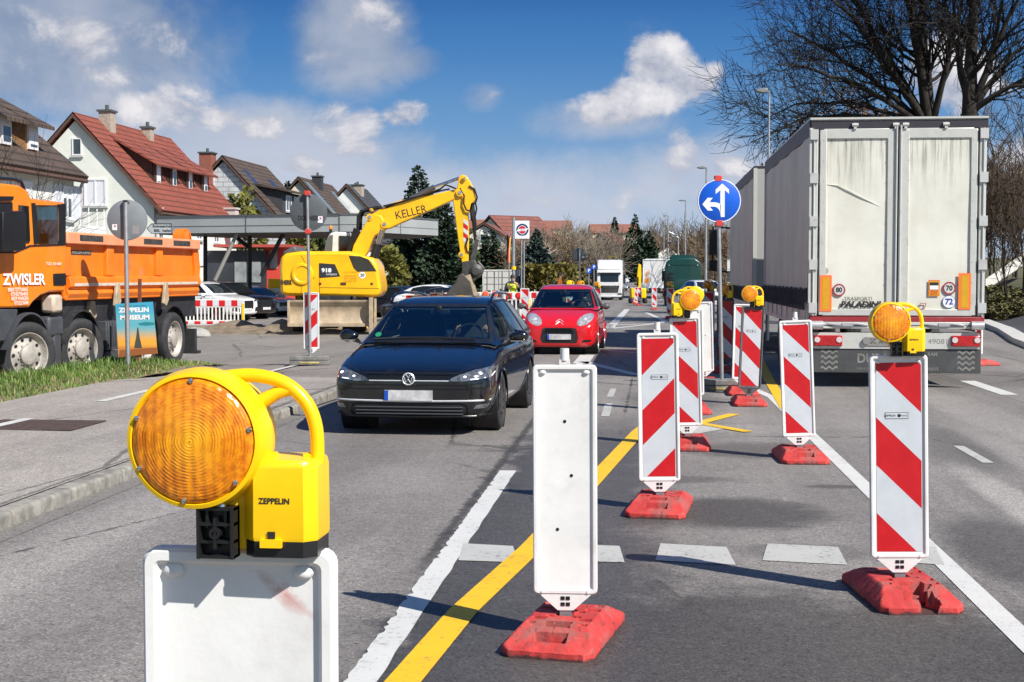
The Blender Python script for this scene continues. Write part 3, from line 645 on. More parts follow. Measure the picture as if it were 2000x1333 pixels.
def lens_mat():
    m = bpy.data.materials.new('amber_lens'); m.use_nodes = True; g = NG(m.node_tree); b = m.node_tree.nodes['Principled BSDF']; v = g.obj()
    x, y, z = g.sep(v); r = g.m('SQRT', g.m('ADD', g.m('POWER', g.m('ADD', x, .05), 2), g.m('POWER', g.m('SUBTRACT', z, .169), 2)))
    nx = g.m('MULTIPLY', x, 420.0)
    rings = g.m('SINE', g.m('MULTIPLY_ADD', r, 1350.0, g.m('MULTIPLY', g.noise(v, 26, 3), 9.0)))
    cols = g.m('SINE', nx)
    mk = g.ss(g.noise(g.scalevec(v, 2.2, 1, 1), 38, 4, .7), .36, .62); h = g.m('ADD', g.m('MULTIPLY', g.m('MULTIPLY', rings, mk), .42), g.m('MULTIPLY', cols, .5))
    n = g.noise(v, 45, 5, .75)
    c = g.mix(g.ss(n, .38, .66), (.60, .155, .002), (.94, .325, .004))
    c = g.mix(g.m('MULTIPLY', g.ss(h, .3, .9), .22), c, (1.0, .48, .02))
    c = g.mix(g.m('MULTIPLY', g.ss(r, .07, .0), .5), c, (1.0, .52, .02))
    g.put(b.inputs['Base Color'], c); b.inputs['Roughness'].default_value = .24
    b.inputs['Subsurface Weight'].default_value = .25; b.inputs['Subsurface Radius'].default_value = (.03, .012, .002)
    b.inputs['Coat Weight'].default_value = .6; b.inputs['Coat Roughness'].default_value = .12
    g.l.new(g.bump(h, .45, .0016), b.inputs['Normal']); return m
LC = Vector((-.05, 0, .169))
def lamp_meshes():
    LENS = lens_mat()
    lens = MB(); Q = .905; prof = [(.1035 * Q, -.060), (.100 * Q, -.066)] + [((.096 - .008 * k) * Q, -.068 - .0105 * (1 - ((.096 - .008 * k) / .1) ** 2)) for k in range(12)] + [(0.001, -.0785)]
    lens.lathe(prof, LC, 'y', 56)
    ring = MB(); ring.lathe([(r * Q, h) for r, h in [(.100, -.058), (.1045, -.066), (.111, -.064), (.117, -.04), (.117, -.012), (.113, -.008), (.108, .002), (.108, .035), (.098, .045), (.02, .047)]], LC, 'y', 56)
    ring.prism([(-.075, .075), (.03, .10), (.045, .004), (.006, .004), (-.02, .006), (-.05, .055)], 'y', -.030, .022)
    box = MB(); cx, cz, w, h = .0745, .076, .112, .128
    def oct(w, d, c=.018): return [(-w / 2 + c, -d / 2), (w / 2 - c, -d / 2), (w / 2, -d / 2 + c), (w / 2, d / 2 - c), (w / 2 - c, d / 2), (-w / 2 + c, d / 2), (-w / 2, d / 2 - c), (-w / 2, -d / 2 + c)]
    vs = []; lv = [(cz - h / 2 + .006, .96), (cz - h / 2 + .014, 1.0), (cz + h / 2 - .012, .985), (cz + h / 2 - .003, .955), (cz + h / 2, .90)]
    for z, s in lv: vs += [(cx + x * s, .0 + y * s, z) for x, y in oct(w, .105)]
    fs = [(i * 8 + j, i * 8 + (j + 1) % 8, (i + 1) * 8 + (j + 1) % 8, (i + 1) * 8 + j) for i in range(len(lv) - 1) for j in range(8)] + [tuple(range(8)), tuple(range((len(lv) - 1) * 8, len(lv) * 8))]
    box.add(vs, fs)
    box.box((cx - .01, -.056, .018), (.032, .008, .012)); box.box((cx - .01, -.0535, .030), (.011, .004, .010), 1)
    box.text('ZEPPELIN', .012, (cx - .006, -.0528, cz + .004), (1, 0, 0), (0, 0, 1), 1, bold=.03, width=.047)
    base = MB(); base.prism([(cx + x * .97, y * .97) for x, y in oct(w, .105)], 'z', -.004, cz - h / 2 + .008)
    hd = MB(); pts = [(-.03, 0, .258), (.022, 0, .262), (.070, 0, .251), (.104, 0, .222), (.119, 0, .183), (.121, 0, .130)]
    n = 10; vs = []
    sm = []
    for i in range(len(pts) - 1):
        for k in range(4):
            t = k / 4; p = [Vector(pts[max(0, min(len(pts) - 1, i + q))]) for q in (-1, 0, 1, 2)]
            sm.append(.5 * ((2 * p[1]) + (p[2] - p[0]) * t + (2 * p[0] - 5 * p[1] + 4 * p[2] - p[3]) * t * t + (3 * p[1] - p[0] - 3 * p[2] + p[3]) * t ** 3))
    sm.append(Vector(pts[-1])); hd.tube(sm, .0105, 10)
    hd.tube([(.035, 0, .222), (.06, 0, .236), (.084, 0, .242)], [.012, .010, .009], 8)
    hd.tube([(.018, 0, .13), (.04, 0, .134), (.06, 0, .137)], [.02, .012, .010], 8)
    hd.tube([(.10, 0, .139), (.121, 0, .142)], [.006, .009], 6)
    br = MB(); bx, bz, bw, bh = -.019, .032, .056, .076; y0, y1 = -.062, -.030
    br.box((bx, y1 - .004, bz), (bw, .010, bh)); t = .0045
    for x in (bx - bw / 2 + t / 2, bx + bw / 2 - t / 2, bx): br.box((x, (y0 + y1) / 2, bz), (t, y1 - y0, bh - (.03 if x == bx else 0)))
    for z in (bz - bh / 2 + t / 2, bz + bh / 2 - t / 2, bz - .013, bz + .013): br.box((bx, (y0 + y1) / 2 + .002, z), (bw, y1 - y0 - .003, t))
    for x in (bx - bw / 4, bx + bw / 4): br.box((x, (y0 + y1) / 2 + .004, bz + .022), (.004, y1 - y0 - .008, .03))
    br.lathe([(.004, y0 - .001), (.0085, y0 - .001), (.0085, y1)], (bx, 0, bz), 'y', 12)
    scs = []
    for a in (90, 158, 207, 262, 318, 12): 
        sc = MB(); scs.append(sc); p = LC + Vector((cos(radians(a)) * .0985 * Q, -.0645, sin(radians(a)) * .0985 * Q)); sc.lathe([(.0, -.008), (.0038, -.007), (.0042, -.002)], p, 'y', 8)
    sc = MB(); scs.append(sc); sc.lathe([(.0, .012), (.006, .010), (.008, .0)], (bx + .004, -.042, bz + bh / 2), 'z', 10)
    scr = [k.mesh('screw', [CHROME]) for k in scs]
    back = MB(); back.lathe([(.104, -.060), (.099, -.066), (.085, -.072), (.05, -.074), (0.001, -.075)], LC, 'y', 40)
    return dict(lens=lens.mesh('lens', [LENS], 60), housing=ring.mesh('housing', [YELP], 40), battery_box=box.mesh('battery_box', [YELP, INK], 40), box_base=base.mesh('box_base', [BLKP]),
                handle=hd.mesh('handle', [YELP], 60), clamp=br.mesh('clamp', [BLKP], 30), screw=scr, rear_cover=back.mesh('rear_cover', [YELP], 50))
def warn_lamp(label, p, yaw, kind='lens', roll=0, group='amber warning lamps on the beacons', mirror=False):
    L = cached('lamp', lamp_meshes); t = thing('warning_lamp', label, 'warning lamp', p, yaw, group)
    t.rotation_euler.y = roll
    if mirror: t.scale.x = -1
    for k, me in L.items():
        if k == 'rear_cover' and kind != 'cover': continue
        if k == 'lens' and kind == 'cover': continue
        for q in (me if isinstance(me, list) else [me]): link(k, q, t)
    return t
def foot_blocks(p, rz, label, group=None):
    t = thing('sign_foot', label, 'sign foot', p, rz, group)
    for k, (z, w) in enumerate([(0, .74), (.085, .72)]):
        mb = MB(); mb.box((0, 0, z + .04), (w, .40, .078)); 
        for s in (-1, 1): mb.box((s * w * .36, 0, z + .075), (w * .2, .36, .022))
        if k == 0: mb.box((0, -.203, .04), (.36, .012, .03), 1)
        mb.build('block', [RECY, mat('yellow_dust', (.45, .36, .14), .9, var=.3)], t, bev=.012)
    return t

def round_sign_pole(name, label, px, ytop, ground, dia_px, sign_px, face, post_m=STEEL, group=None, clamps=True, z0=0, r=.035):
    """a pole standing at `ground` with a round sign; face = function(mb, radius) that decorates the front or back"""
    p = ground.copy(); Y = p.y; t = thing(name, label, 'traffic sign', p, 0, group)
    ztop = D(px, ytop, Y).z - p.z; c = D(sign_px[0], sign_px[1], Y); cx, cz = c.x - p.x, c.z - p.z; rad = dia_px / 2 / FPX * Y
    xt = D(px, ytop, Y).x - p.x
    mb = MB(); mb.cyl((0, 0, z0), (xt, 0, ztop), r, n=14); mb.cyl((xt, 0, ztop - .02), (xt, 0, ztop + .012), r * 1.12, n=14, m=1); mb.build('pole', [post_m, BLKP], t)
    if clamps:
        for dz in (rad * 1.02, -rad * 1.02):
            k = MB(); xx = xt * (cz + dz) / ztop; k.box((xx, 0, cz + dz), (.10, .11, .085)); k.box((xx + .05, 0, cz + dz), (.03, .05, .05)); k.build('clamp', REDCL, t, bev=.008)
    face(t, cx, cz, rad); return t
BLUE = mat('sign_blue', (.004, .095, .56), .35, var=.05, vs=3)
SIGNW = mat('sign_white', (.78, .80, .82), .38, var=.03)
def disc(mb, cx, y, cz, r, m=0, n=40): mb.poly([(cx + r * cos(2 * pi * k / n), y, cz + r * sin(2 * pi * k / n)) for k in range(n)], m)
def back_face(letters=None, stickers=(), dark=False):
    def f(t, cx, cz, r):
        mb = MB(); mb.lathe([(0, .042), (r * .985, .042), (r, .045), (r, .060), (r * .985, .064), (0, .064)], (cx, 0, cz), 'y', 48); 
        mb.build('sign_plate', mat('dark_sign_back', (.085, .098, .105), .5, var=.12, vs=4, dirt=.3, dcol=(.05, .05, .05)) if dark else GREYM, t)
        b = MB(); 
        for z in (r * .92, -r * .92): b.box((cx, .02, cz + z), (.10, .07, .03))
        b.build('bracket', STEEL, t)
        s = MB(); y = .040
        if letters: s.text(letters, r * .36, (cx - .02 * r, y, cz - r * .32), (1, 0, 0), (0, 0, 1), 0, bold=.04, width=1.12 * r)
        for (x, z, w, h, m) in stickers:
            s.quad((cx + x * r - w * r, y, cz + z * r - h * r), (cx + x * r + w * r, y, cz + z * r - h * r * 1.1), (cx + x * r + w * r, y, cz + z * r + h * r), (cx + x * r - w * r, y, cz + z * r + h * r), m)
            if m == 1: s.quad((cx + x * r - w * r * .3, y - .001, cz + z * r), (cx + x * r + w * r * .6, y - .001, cz + z * r), (cx + x * r + w * r * .4, y - .001, cz + z * r + h * r * .7), (cx + x * r - w * r * .3, y - .001, cz + z * r + h * r * .7), 2)
        s.build('sticker', [INK, SIGNW, mat('sticker_red', (.5, .12, .12), .5), mat('faded_print', (.27, .25, .26), .6)], t, weld=False)
    return f
def blue_face(t, cx, cz, r):
    mb = MB(); mb.lathe([(0, -.05), (r * .985, -.05), (r, -.047), (r, -.035), (0, -.033)], (cx, 0, cz), 'y', 48); mb.build('sign_plate', [BLUE, SIGNW], t)
    s = MB(); y = -.0525
    n = 48
    for k in range(n):
        a0, a1 = 2 * pi * k / n, 2 * pi * (k + 1) / n; q = lambda rr, a: (cx + rr * cos(a), y, cz + rr * sin(a)); s.quad(q(r * .945, a0), q(r * .985, a0), q(r * .985, a1), q(r * .945, a1))
    q = lambda X, Yy: (cx + (X - 1415) / 213 * r, y, cz - (Yy - 570) / 213 * r)
    s.poly([q(*p) for p in [(1430, 727), (1467, 727), (1467, 467), (1508, 503), (1508, 460), (1442, 402), (1378, 462), (1378, 505), (1424, 467), (1424, 640)]])
    arc = [(1424, 600), (1410, 592), (1390, 586), (1370, 584), (1322, 584)]
    arc2 = [(1322, 627), (1368, 627), (1390, 632), (1410, 648), (1422, 672), (1430, 727), (1425, 660)]
    s.poly([q(*p) for p in [(1250, 605), (1304, 665), (1355, 665), (1320, 627), (1368, 627), (1390, 633), (1410, 650), (1422, 676), (1430, 727), (1430, 606), (1412, 594), (1390, 587), (1366, 584), (1320, 584), (1350, 541), (1300, 541)]])
    s.build('arrow_symbol', SIGNW, t, weld=False)
def build_roadside():
    # ---- the beacons between the lanes
    A = Vector((-.412, 2.117, 0))
    beacon('white back of the closest beacon, reaching out of the picture below its huge lamp', 0, 0, 'back', dict(label='huge amber lamp with round ribbed lens on the closest white beacon', yaw=-.02), P=A)
    beacon('blank white beacon back with three small holes on a red foot beside the yellow line', 1105, 1246, 'back', knob=True, lean=(0, -.006), footrot=-.17)
    beacon('striped beacon on a red foot with a broken notched end, lamp on top', 1757, 1166, 'fall', dict(label='amber lamp with yellow battery box on the beacon with the broken foot', yaw=.05, kind='lens'), lean=(.012, -.022), broken=True, footrot=.12)
    beacon('beacon whose red stripes rise towards its upper outer corner, on a red foot', 1289, 996, 'rise', knob=True, lean=(0, -.02), footrot=-.11)
    beacon('striped beacon standing directly behind the one with rising stripes', 1343, 873, 'fall', dict(label='amber lamp with its battery box hanging on the side towards the red car', yaw=.12, kind='lens', mirror=True), lean=(0, -.03))
    beacon('white beacon back close behind a striped beacon, with a plain yellow lamp cover', 1352, 805, 'back', dict(label='lamp showing its plain bright yellow rear cover', yaw=.1, kind='cover', mirror=True), yaw=.03, lean=(0, -.02))
    beacon('white beacon back furthest along the turning lane, with orange foot beside the sign blocks', 1376, 752, 'back', None, lean=(0, -.03))
    beacon('striped beacon in a grey frame directly behind the blue arrow sign pole', 1416, 727, 'fall', dict(label='dark amber lamp half hidden by the blue arrow sign pole', yaw=-.05), lean=(0, 0), grey=True)
    beacon('striped beacon in a dark rubber frame with a lamp, beside the truck', 1462, 790, 'fall', dict(label='amber lamp on the dark framed beacon beside the truck', yaw=-.02), lean=(0, .04), grey=True)
    beacon('white framed striped beacon peeking out behind the dark framed one', 1449, 770, 'fall', lean=(0, .02))
    beacon('striped beacon with an empty lamp socket standing next to the truck side', 1562, 897, 'fall', knob=True, lean=(0, -.042), footrot=.04)
    beacon('striped beacon turned edge on behind the white trailer', 0, 0, 'fall', yaw=-1.0, P=G(1906, 714), footrot=-.35)
    beacon('shaded striped beacon in the gap between white beacon and arrow sign', 1384, 668, 'fall', dict(label='small dark amber lamp behind the yellow lamp cover', yaw=0))
    beacon('small striped beacon alone on the road in front of the grey trailer', 0, 0, 'fall', P=on(*AB(D(1278, 600, 80))))
    beacon('small striped beacon behind the large yellow lamp housings', 0, 0, 'fall', dict(label='small amber lamp above the yellow lamp housings', yaw=0), P=on(*AB(D(1309, 600, 58))))
    for k, (px, Y) in enumerate([(1249, 96), (1243, 103), (1239, 110), (1234, 118)]):
        beacon('small striped beacon in the short far row beside the oncoming white lorry', 0, 0, 'fall', P=on(*AB(D(px, 600, Y))), group='far row of beacons', yaw=.1)
    # lamps and beacons behind the red car
    beacon('striped beacon behind the red car roof, carrying an amber lamp', 0, 0, 'fall', dict(label='amber lamp above the roof of the red car', yaw=0), P=on(*AB(D(1134, 600, 52))), group='beacons behind the red car')
    beacon('striped beacon behind the red car with a plain yellow lamp', 0, 0, 'fall', dict(label='yellow lamp cover above the red car, next to the worker in orange', yaw=0, kind='cover'), P=on(*AB(D(1114, 600, 50))), group='beacons behind the red car')
    beacon('striped beacon between the red car and the oncoming lorry', 0, 0, 'fall', dict(label='small amber lamp in front of the oncoming white lorry', yaw=0), P=on(*AB(D(1167, 600, 62))), group='beacons behind the red car')
    beacon('tall red and white beacon beside the red car mirror', 0, 0, 'fall', P=on(*AB(D(1025, 631, 47))), group='beacons behind the red car')
    # red paint scuff on the closest beacon
    m = bpy.data.materials.new('red_scuff'); m.use_nodes = True; g = NG(m.node_tree); b = m.node_tree.nodes['Principled BSDF']; v = g.obj(); x, y, z = g.sep(v); b.inputs['Base Color'].default_value = (.62, .10, .05, 1); b.inputs['Roughness'].default_value = .6
    al = g.m('SUBTRACT', 1.0, g.m('ADD', g.m('ABSOLUTE', g.m('DIVIDE', g.m('ADD', g.m('ADD', z, -1.195), g.m('MULTIPLY', g.m('SUBTRACT', -.075, x), .75)), .028)), g.m('ABSOLUTE', g.m('DIVIDE', g.m('ADD', x, .07), .06))), clamp=True)
    g.put(b.inputs['Alpha'], g.m('MULTIPLY', g.m('MULTIPLY', al, g.ss(g.noise(v, 40, 5, .7), .35, .6)), .42))
    cl = [k for k in bpy.data.objects if k.get('label', '').startswith('white back of the closest')][0]
    for zz, yy, nm in ((1.135, .0075, 0), (1.25, .0195, 1)):
        mb = MB(); mb.quad((-.12, yy, zz + (-.10 if nm == 0 else -.016)), (-.01, yy, zz + (-.10 if nm == 0 else -.016)), (-.01, yy, zz + (.105 if nm == 0 else .008)), (-.12, yy, zz + (.105 if nm == 0 else .008)))
        mb.v = [(-p[0] * 1.0, p[1], p[2]) for p in mb.v]; o = mb.build('scuff', m, cl, weld=False, sharp=0)
        o.rotation_euler.z = 0; mb = None
        o.data.transform(Matrix.Diagonal((-1, 1, 1, 1))); o.data.update()
    # ---- signs
    p = G(250, 722, .08)
    round_sign_pole('round_sign', 'grey back of a round sign on a thin post in the grass', 245, 393, p, 79, (247, 430), back_face(stickers=[(-.62, -.35, .12, .14, 1), (.42, -.48, .17, .2, 3)]), r=.038, clamps=False)
    p = G(606, 712)
    foot_blocks(Vector((p.x, p.y, 0)), .05, 'stack of two grey recycled blocks under the dark round sign')
    round_sign_pole('round_sign', 'dark grey back of a round sign with black lettering and a sticker', 600, 372, Vector((p.x, p.y, 0)), 73, (602, 415), back_face('DORNIER', [(.62, -.38, .13, .17, 1)], True), r=.028, z0=.1)
    be = beacon('striped beacon strapped in front of the dark round sign pole', 0, 0, 'rise', P=Vector((p.x + .015, p.y + .0, 0.08)), group='', yaw=.09)
    # the pole passes in front of that beacon in the photo: the plate hangs behind it
    be.location.y += .07
    for c in [k for k in bpy.data.objects if k.parent == be and k.name.startswith('foot')]: bpy.data.objects.remove(c)
    p = G(1410, 763)
    foot_blocks(Vector((p.x, p.y, 0)), -.08, 'grey recycled blocks carrying the blue arrow sign')
    round_sign_pole('arrow_sign', 'round blue sign with white straight and turning arrows', 1402, 345, Vector((p.x, p.y, 0)), 85, (1404, 393), blue_face, r=.028, z0=.1)
    # wayfinding arrow over the tipper
    Y = 34.0; c = D(312, 447, Y); base = on(*AB(Vector((c.x, Y, 0)))); t = thing('direction_sign', 'small grey arrow shaped wayfinding sign seen above the orange tipper', 'direction sign', base)
    z = c.z - base.z; s = Y / FPX; mb = MB(); mb.prism([(-25 * s, z), (-15 * s, z + 10 * s), (25 * s, z + 10 * s), (25 * s, z - 10 * s), (-15 * s, z - 10 * s)], 'y', -.03, .0); mb.build('sign_plate', [mat('pale_grey_sign', (.40, .42, .43), .5, var=.05)], t)
    mb = MB(); q = lambda X, Yy: ((X - 312) * s, -.033, z - (Yy - 447) * s)
    out = [(287.5, 447), (297, 437.5), (336.5, 437.5), (336.5, 456.5), (297, 456.5)]
    for a, b in zip(out, out[1:] + out[:1]): mb.tube([q(*a), q(*b)], .009, 4)
    mb.text('Bodenseeschule', 7.2 * s, q(317, 442.5), (1, 0, 0), (0, 0, 1), bold=.025, width=36 * s); mb.text('BBL  hafen', 7.2 * s, q(318, 451), (1, 0, 0), (0, 0, 1), bold=.025, width=33 * s); mb.build('lettering', INK, t, weld=False)
    mb = MB(); mb.cyl((2 * s, .03, 0), (2 * s, .03, z + .3 * 10 * s), .04, n=10); mb.build('pole', STEEL, t)
    # museum poster on a wooden slat
    Y = 24.6; base = Vector((D(270, 700, Y).x, Y, .02)); s = Y / FPX; t = thing('poster_board', 'turquoise and orange museum poster on a brown wooden slat in the grass', 'poster', base, 0)
    q = lambda X, Yy: ((X - 270) * s, CAMZ + (HOR - Yy) * s - base.z)
    mb = MB(); mb.prism([q(228, 594), q(301, 589.5), q(309, 691), q(233, 698)], 'y', -.05, -.035)
    pm = bpy.data.materials.new('poster_print'); pm.use_nodes = True; g = NG(pm.node_tree); b = pm.node_tree.nodes['Principled BSDF']; _, _, oz = g.sep(g.obj())
    f = lambda py: CAMZ + (HOR - py) * s - base.z
    c_ = g.mix(g.ss(oz, f(668), f(636)), (.80, .38, .05), (.12, .42, .50)); c_ = g.mix(g.ss(oz, f(625), f(600)), c_, (.05, .36, .55)); c_ = g.mix(g.ss(oz, f(672), f(682)), c_, (.55, .20, .05))
    g.put(b.inputs['Base Color'], c_); b.inputs['Roughness'].default_value = .45
    mb.build('poster', pm, t)
    mb = MB(); Q = lambda X, Yy, y=-.053: (*q(X, Yy)[:1], y, q(X, Yy)[1])
    mb.text('ZEPPELIN', 12 * s, Q(264.5, 606), (1, 0, .02), (0, 0, 1), 0, bold=.045, width=59 * s); mb.text('MUSEUM', 12 * s, Q(266, 620.5), (1, 0, .02), (0, 0, 1), 0, bold=.045, width=57 * s)
    for k in range(3): mb.text('VISITOR CENTRE', 3 * s, Q(262, 598), (1, 0, .02), (0, 0, 1), 1, width=52 * s) if k == 0 else None
    mb.poly([Q(*p) for p in [(264, 680), (279, 680), (277, 668), (275, 660), (272.5, 640), (270.5, 640), (268, 660), (266, 668)]], 1)
    mb.poly([Q(*p) for p in [(236, 684), (308, 679), (308.5, 691), (233.5, 697)]], 3)
    mb.poly([Q(*p) for p in [(272, 632), (285, 629), (303, 630), (305, 634), (290, 636), (276, 635)]], 2)
    mb.build('print', [WINK, mat('poster_dark', (.06, .07, .06), .5), mat('poster_teal', (.02, .22, .26), .5), mat('poster_brown', (.28, .10, .03), .5)], t, weld=False)
    mb = MB(); x0, x1 = q(264, 0)[0], q(270, 0)[0]; mb.prism([(x0 + .03, 0), (x0 + .11, 0), (q(279, 0)[0], f(545)), (q(272, 0)[0], f(545))], 'y', -.03, -.005); mb.build('slat', WOODP, t, bev=.004)
    # white and orange sack by the grass edge
    c = D(8, 746, 22.6); mb = MB()
    mb.grid(lambda u, v: (u * (.42 + .1 * v) + .05 * noise.noise((u * 3, v * 3, 0)), v * .25, .13 * max(0, (1 - u * u) * (1 - v * v)) ** .45 * (1 + .4 * noise.noise((u * 4, v * 4, 3)))), frange(-1, 1, .1), frange(-1, 1, .1))
    o = mb.build('sack', mat('printed_sack', (.72, .70, .68), .5, var=.1, dirt=.6, dcol=(.65, .30, .16), ds=3), None, (c.x, c.y, .13)); tag(o, 'crumpled white plastic sack lying at the grass edge', 'sack')
    # stone beside the fence
    c = on(*AB(G(388, 649))); mb = MB(); mb.ball((0, 0, .10), (.42, .3, .19), 16, 10); rng = random.Random(2)
    mb.v = [tuple(Vector(p) * (1 + .28 * noise.noise(Vector(p) * 3.1))) for p in mb.v]; o = mb.build('boulder', CONC, None, c, sharp=25); tag(o, 'flat grey boulder on the kerb behind the tipper', 'boulder')
    # mast, logo sign, flag
    Y = 66; s = Y / FPX; b0 = on(*AB(D(1003, 560, Y))); t = thing('mast', 'grey steel mast with a yellow band beside the square company sign', 'mast', b0); mb = MB(); mb.cyl((0, 0, 0), (0, 0, D(1003, 425, Y).z - b0.z), .085, .07, 12); mb.build('pole', STEEL, t)
    mb = MB(); mb.cyl((0, 0, D(1003, 527, Y).z - b0.z), (0, 0, D(1003, 521, Y).z - b0.z), .12, n=12); mb.build('band', YELP, t)
    Y = 72; s = Y / FPX; b0 = on(*AB(D(1020, 560, Y))); t = thing('company_sign', 'square white sign with round blue and red emblem on two thin poles', 'company sign', b0)
    q = lambda X, Yy, y: ((X - 1020) * s, y, D(X, Yy, Y).z - b0.z)
    mb = MB(); z0, z1 = q(0, 466.5, 0)[2], q(0, 431.5, 0)[2]; mb.box((0, 0, (z0 + z1) / 2), (28 * s, .16, z1 - z0)); mb.build('sign_box', SIGNW, t)
    mb = MB(); cz = q(0, 449.5, 0)[2]; disc(mb, 0, -.082, cz, 12.0 * s, 0); disc(mb, 0, -.084, cz, 8.6 * s, 2); disc(mb, 0, -.086, cz, 7.6 * s, 1)
    mb.poly([(-12 * s, -.088, cz - 3 * s), (8 * s, -.088, cz - 2 * s), (12.5 * s, -.088, cz + 4 * s), (8 * s, -.088, cz + 2.5 * s), (-8 * s, -.088, cz + 1.5 * s)], 2)
    mb.text('Auto', 4.2 * s, (0, -.09, cz - .2 * s), (1, 0, .08), (0, 0, 1), 1, bold=.02, shear=.3)
    mb.text('SERVICE', 1.8 * s, (0, -.084, cz - 10.4 * s), (1, 0, 0), (0, 0, 1), 2, bold=.02); mb.build('emblem', [mat('emblem_blue', (.01, .025, .12), .4), mat('emblem_red', (.5, .02, .03), .4), SIGNW], t, weld=False)
    mb = MB()
    for x in (-1.5, 3.5): mb.cyl((x * s, .02, 0), (x * s, .02, z0 + .02), .035, n=8)
    mb.build('pole', STEEL, t)
    Y = 78; s = Y / FPX; b0 = on(*AB(D(994, 560, Y))); t = thing('flag', 'hanging black red and gold flag on a thin pole by the company sign', 'flag', b0); q = lambda X, Yy, y: ((X - 994) * s, y, D(X, Yy, Y).z - b0.z)
    mb = MB(); mb.cyl((-.0, .1, 0), (0, .1, q(0, 455, 0)[2]), .03, n=8); mb.build('pole', STEEL, t)
    mb = MB(); n = 24
    for k in range(3):
        mb.grid(lambda u, v, k=k: ((-4.5 + (k + u) * 2.6 + .8 * sin(v * 5 + k)) * s, .1 + .10 * sin((k + u) * 2.4 + v * 2), q(0, 461 + v * 50 - 3 * u + 2 * k, 0)[2]), [0, .33, .66, 1], frange(0, 1, .07), [0, 1, 2][k])
    mb.build('cloth', [mat('flag_black', (.02, .02, .02), .8), mat('flag_red', (.55, .02, .02), .8), mat('flag_gold', (.8, .45, .03), .8)], t, weld=False, sharp=60)
    # distant round sign back, small blue signs
    b0 = on(*AB(D(1133, 600, 58)));
    round_sign_pole('round_sign', 'distant dark back of an octagonal sign on a pole behind the red car', 1132, 486, b0, 28, (1131, 498), back_face(dark=True, stickers=[(.6, -.3, .15, .1, 1)]), r=.035, clamps=False)
    for (px, py, w, Y, lab) in [(1160, 522, 8, 92, 'small blue square sign beside the hedge, the higher of two'), (1150, 529, 9, 86, 'small blue square sign beside the hedge, the lower of two')]:
        s = Y / FPX; b0 = on(*AB(D(px, 600, Y))); t = thing('parking_sign', lab, 'parking sign', b0); z = D(px, py, Y).z - b0.z; mb = MB(); mb.box((0, 0, z), (w * s, .03, w * s * 1.15)); mb.build('sign_plate', BLUE, t, bev=.01)
        mb = MB(); mb.text('P', w * s * .9, (0, -.018, z), (1, 0, 0), (0, 0, 1), bold=.04); mb.build('lettering', SIGNW, t, weld=False); mb = MB(); mb.cyl((0, .03, 0), (0, .03, z), .03, n=8); mb.build('pole', STEEL, t)
    # lamp posts
    for (px, ptop, Y, lab, side, arm) in [(1378, 328, 66, 'tall street lamp beside the blue arrow sign', -1, 18), (1338, 392, 106, 'street lamp between the arrow sign and the tall conifer', -1, 13),
                                     (1304, 422, 150, 'street lamp third along the road, with a short arm', -1, 10), (1296, 439, 205, 'smallest distant street lamp above the lorries', -1, 8),
                                     (1324, 459, 128, 'low street lamp with a bent arm pointing away from the truck', -1, 18), (1499, 178, 36, 'dark street lamp among the bare tree branches behind the truck', -1, 27)]:
        s = Y / FPX; b0 = on(*AB(D(px, 600, Y))); t = thing('street_lamp', lab, 'street lamp', b0, 0, 'street lamps along the road'); z = D(px, ptop, Y).z - b0.z
        r = .07 if 60 < Y < 120 else (.042 if Y < 60 else .1)
        mb = MB(); mb.tube([(0, 0, 0), (0, 0, 1.2), (0, 0, z - .12)], [r * 1.3, r, r * .55], 8); mb.tube([(0, 0, z - .15), (0, 0, z - .02), (side * .12, 0, z)] if arm != 18 or Y != 128 else [(0, 0, z - .3), (side * .3, 0, z), (side * arm * s, 0, z + .25)], r * .6, 6); mb.build('pole', STEEL, t)
        mb = MB(); L = arm * s; mb.prism([(side * .05, z - .04), (side * L * .5, z - .06), (side * L, z - .02), (side * L, z + .03), (side * L * .4, z + .07), (side * .05, z + .04)], 'y', -.12, .12); mb.build('lamp_head', mat('lamp_grey', (.22, .23, .24), .5, metal=.3), t, bev=.015)
# ================================================================ CARS
def pip(p, poly):
    x, y = p; c = False; n = len(poly)
    for i in range(n):
        (x0, y0), (x1, y1) = poly[i], poly[i - 1]
        if (y0 > y) != (y1 > y) and x < (x1 - x0) * (y - y0) / (y1 - y0) + x0: c = not c
    return c
AX = {'y': (0, 2), 'x': (1, 2), 'z': (0, 1)}
def cut(bm, poly, ax, cond):
    i, j = AX[ax]; lo = (min(p[0] for p in poly) - .02, min(p[1] for p in poly) - .02); hi = (max(p[0] for p in poly) + .02, max(p[1] for p in poly) + .02)
    def near():
        out = []
        for f in bm.faces:
            us = [v.co[i] for v in f.verts]; ws = [v.co[j] for v in f.verts]
            if max(us) > lo[0] and min(us) < hi[0] and max(ws) > lo[1] and min(ws) < hi[1] and cond(f): out.append(f)
        return out
    for k in range(len(poly)):
        a, b = poly[k - 1], poly[k]; d = (b[0] - a[0], b[1] - a[1])
        if hypot(*d) < 1e-6: continue
        co = Vector((0, 0, 0)); co[i], co[j] = a; no = Vector((0, 0, 0)); no[i], no[j] = -d[1], d[0]
        fs = near(); g = set(fs)
        for f in fs: g.update(f.edges); g.update(f.verts)
        bmesh.ops.bisect_plane(bm, geom=list(g), dist=1e-5, plane_co=co, plane_no=no.normalized())
        bm.normal_update()
    out = []
    for f in near():
        c = f.calc_center_median()
        if pip((c[i], c[j]), poly): out.append(f)
    return out
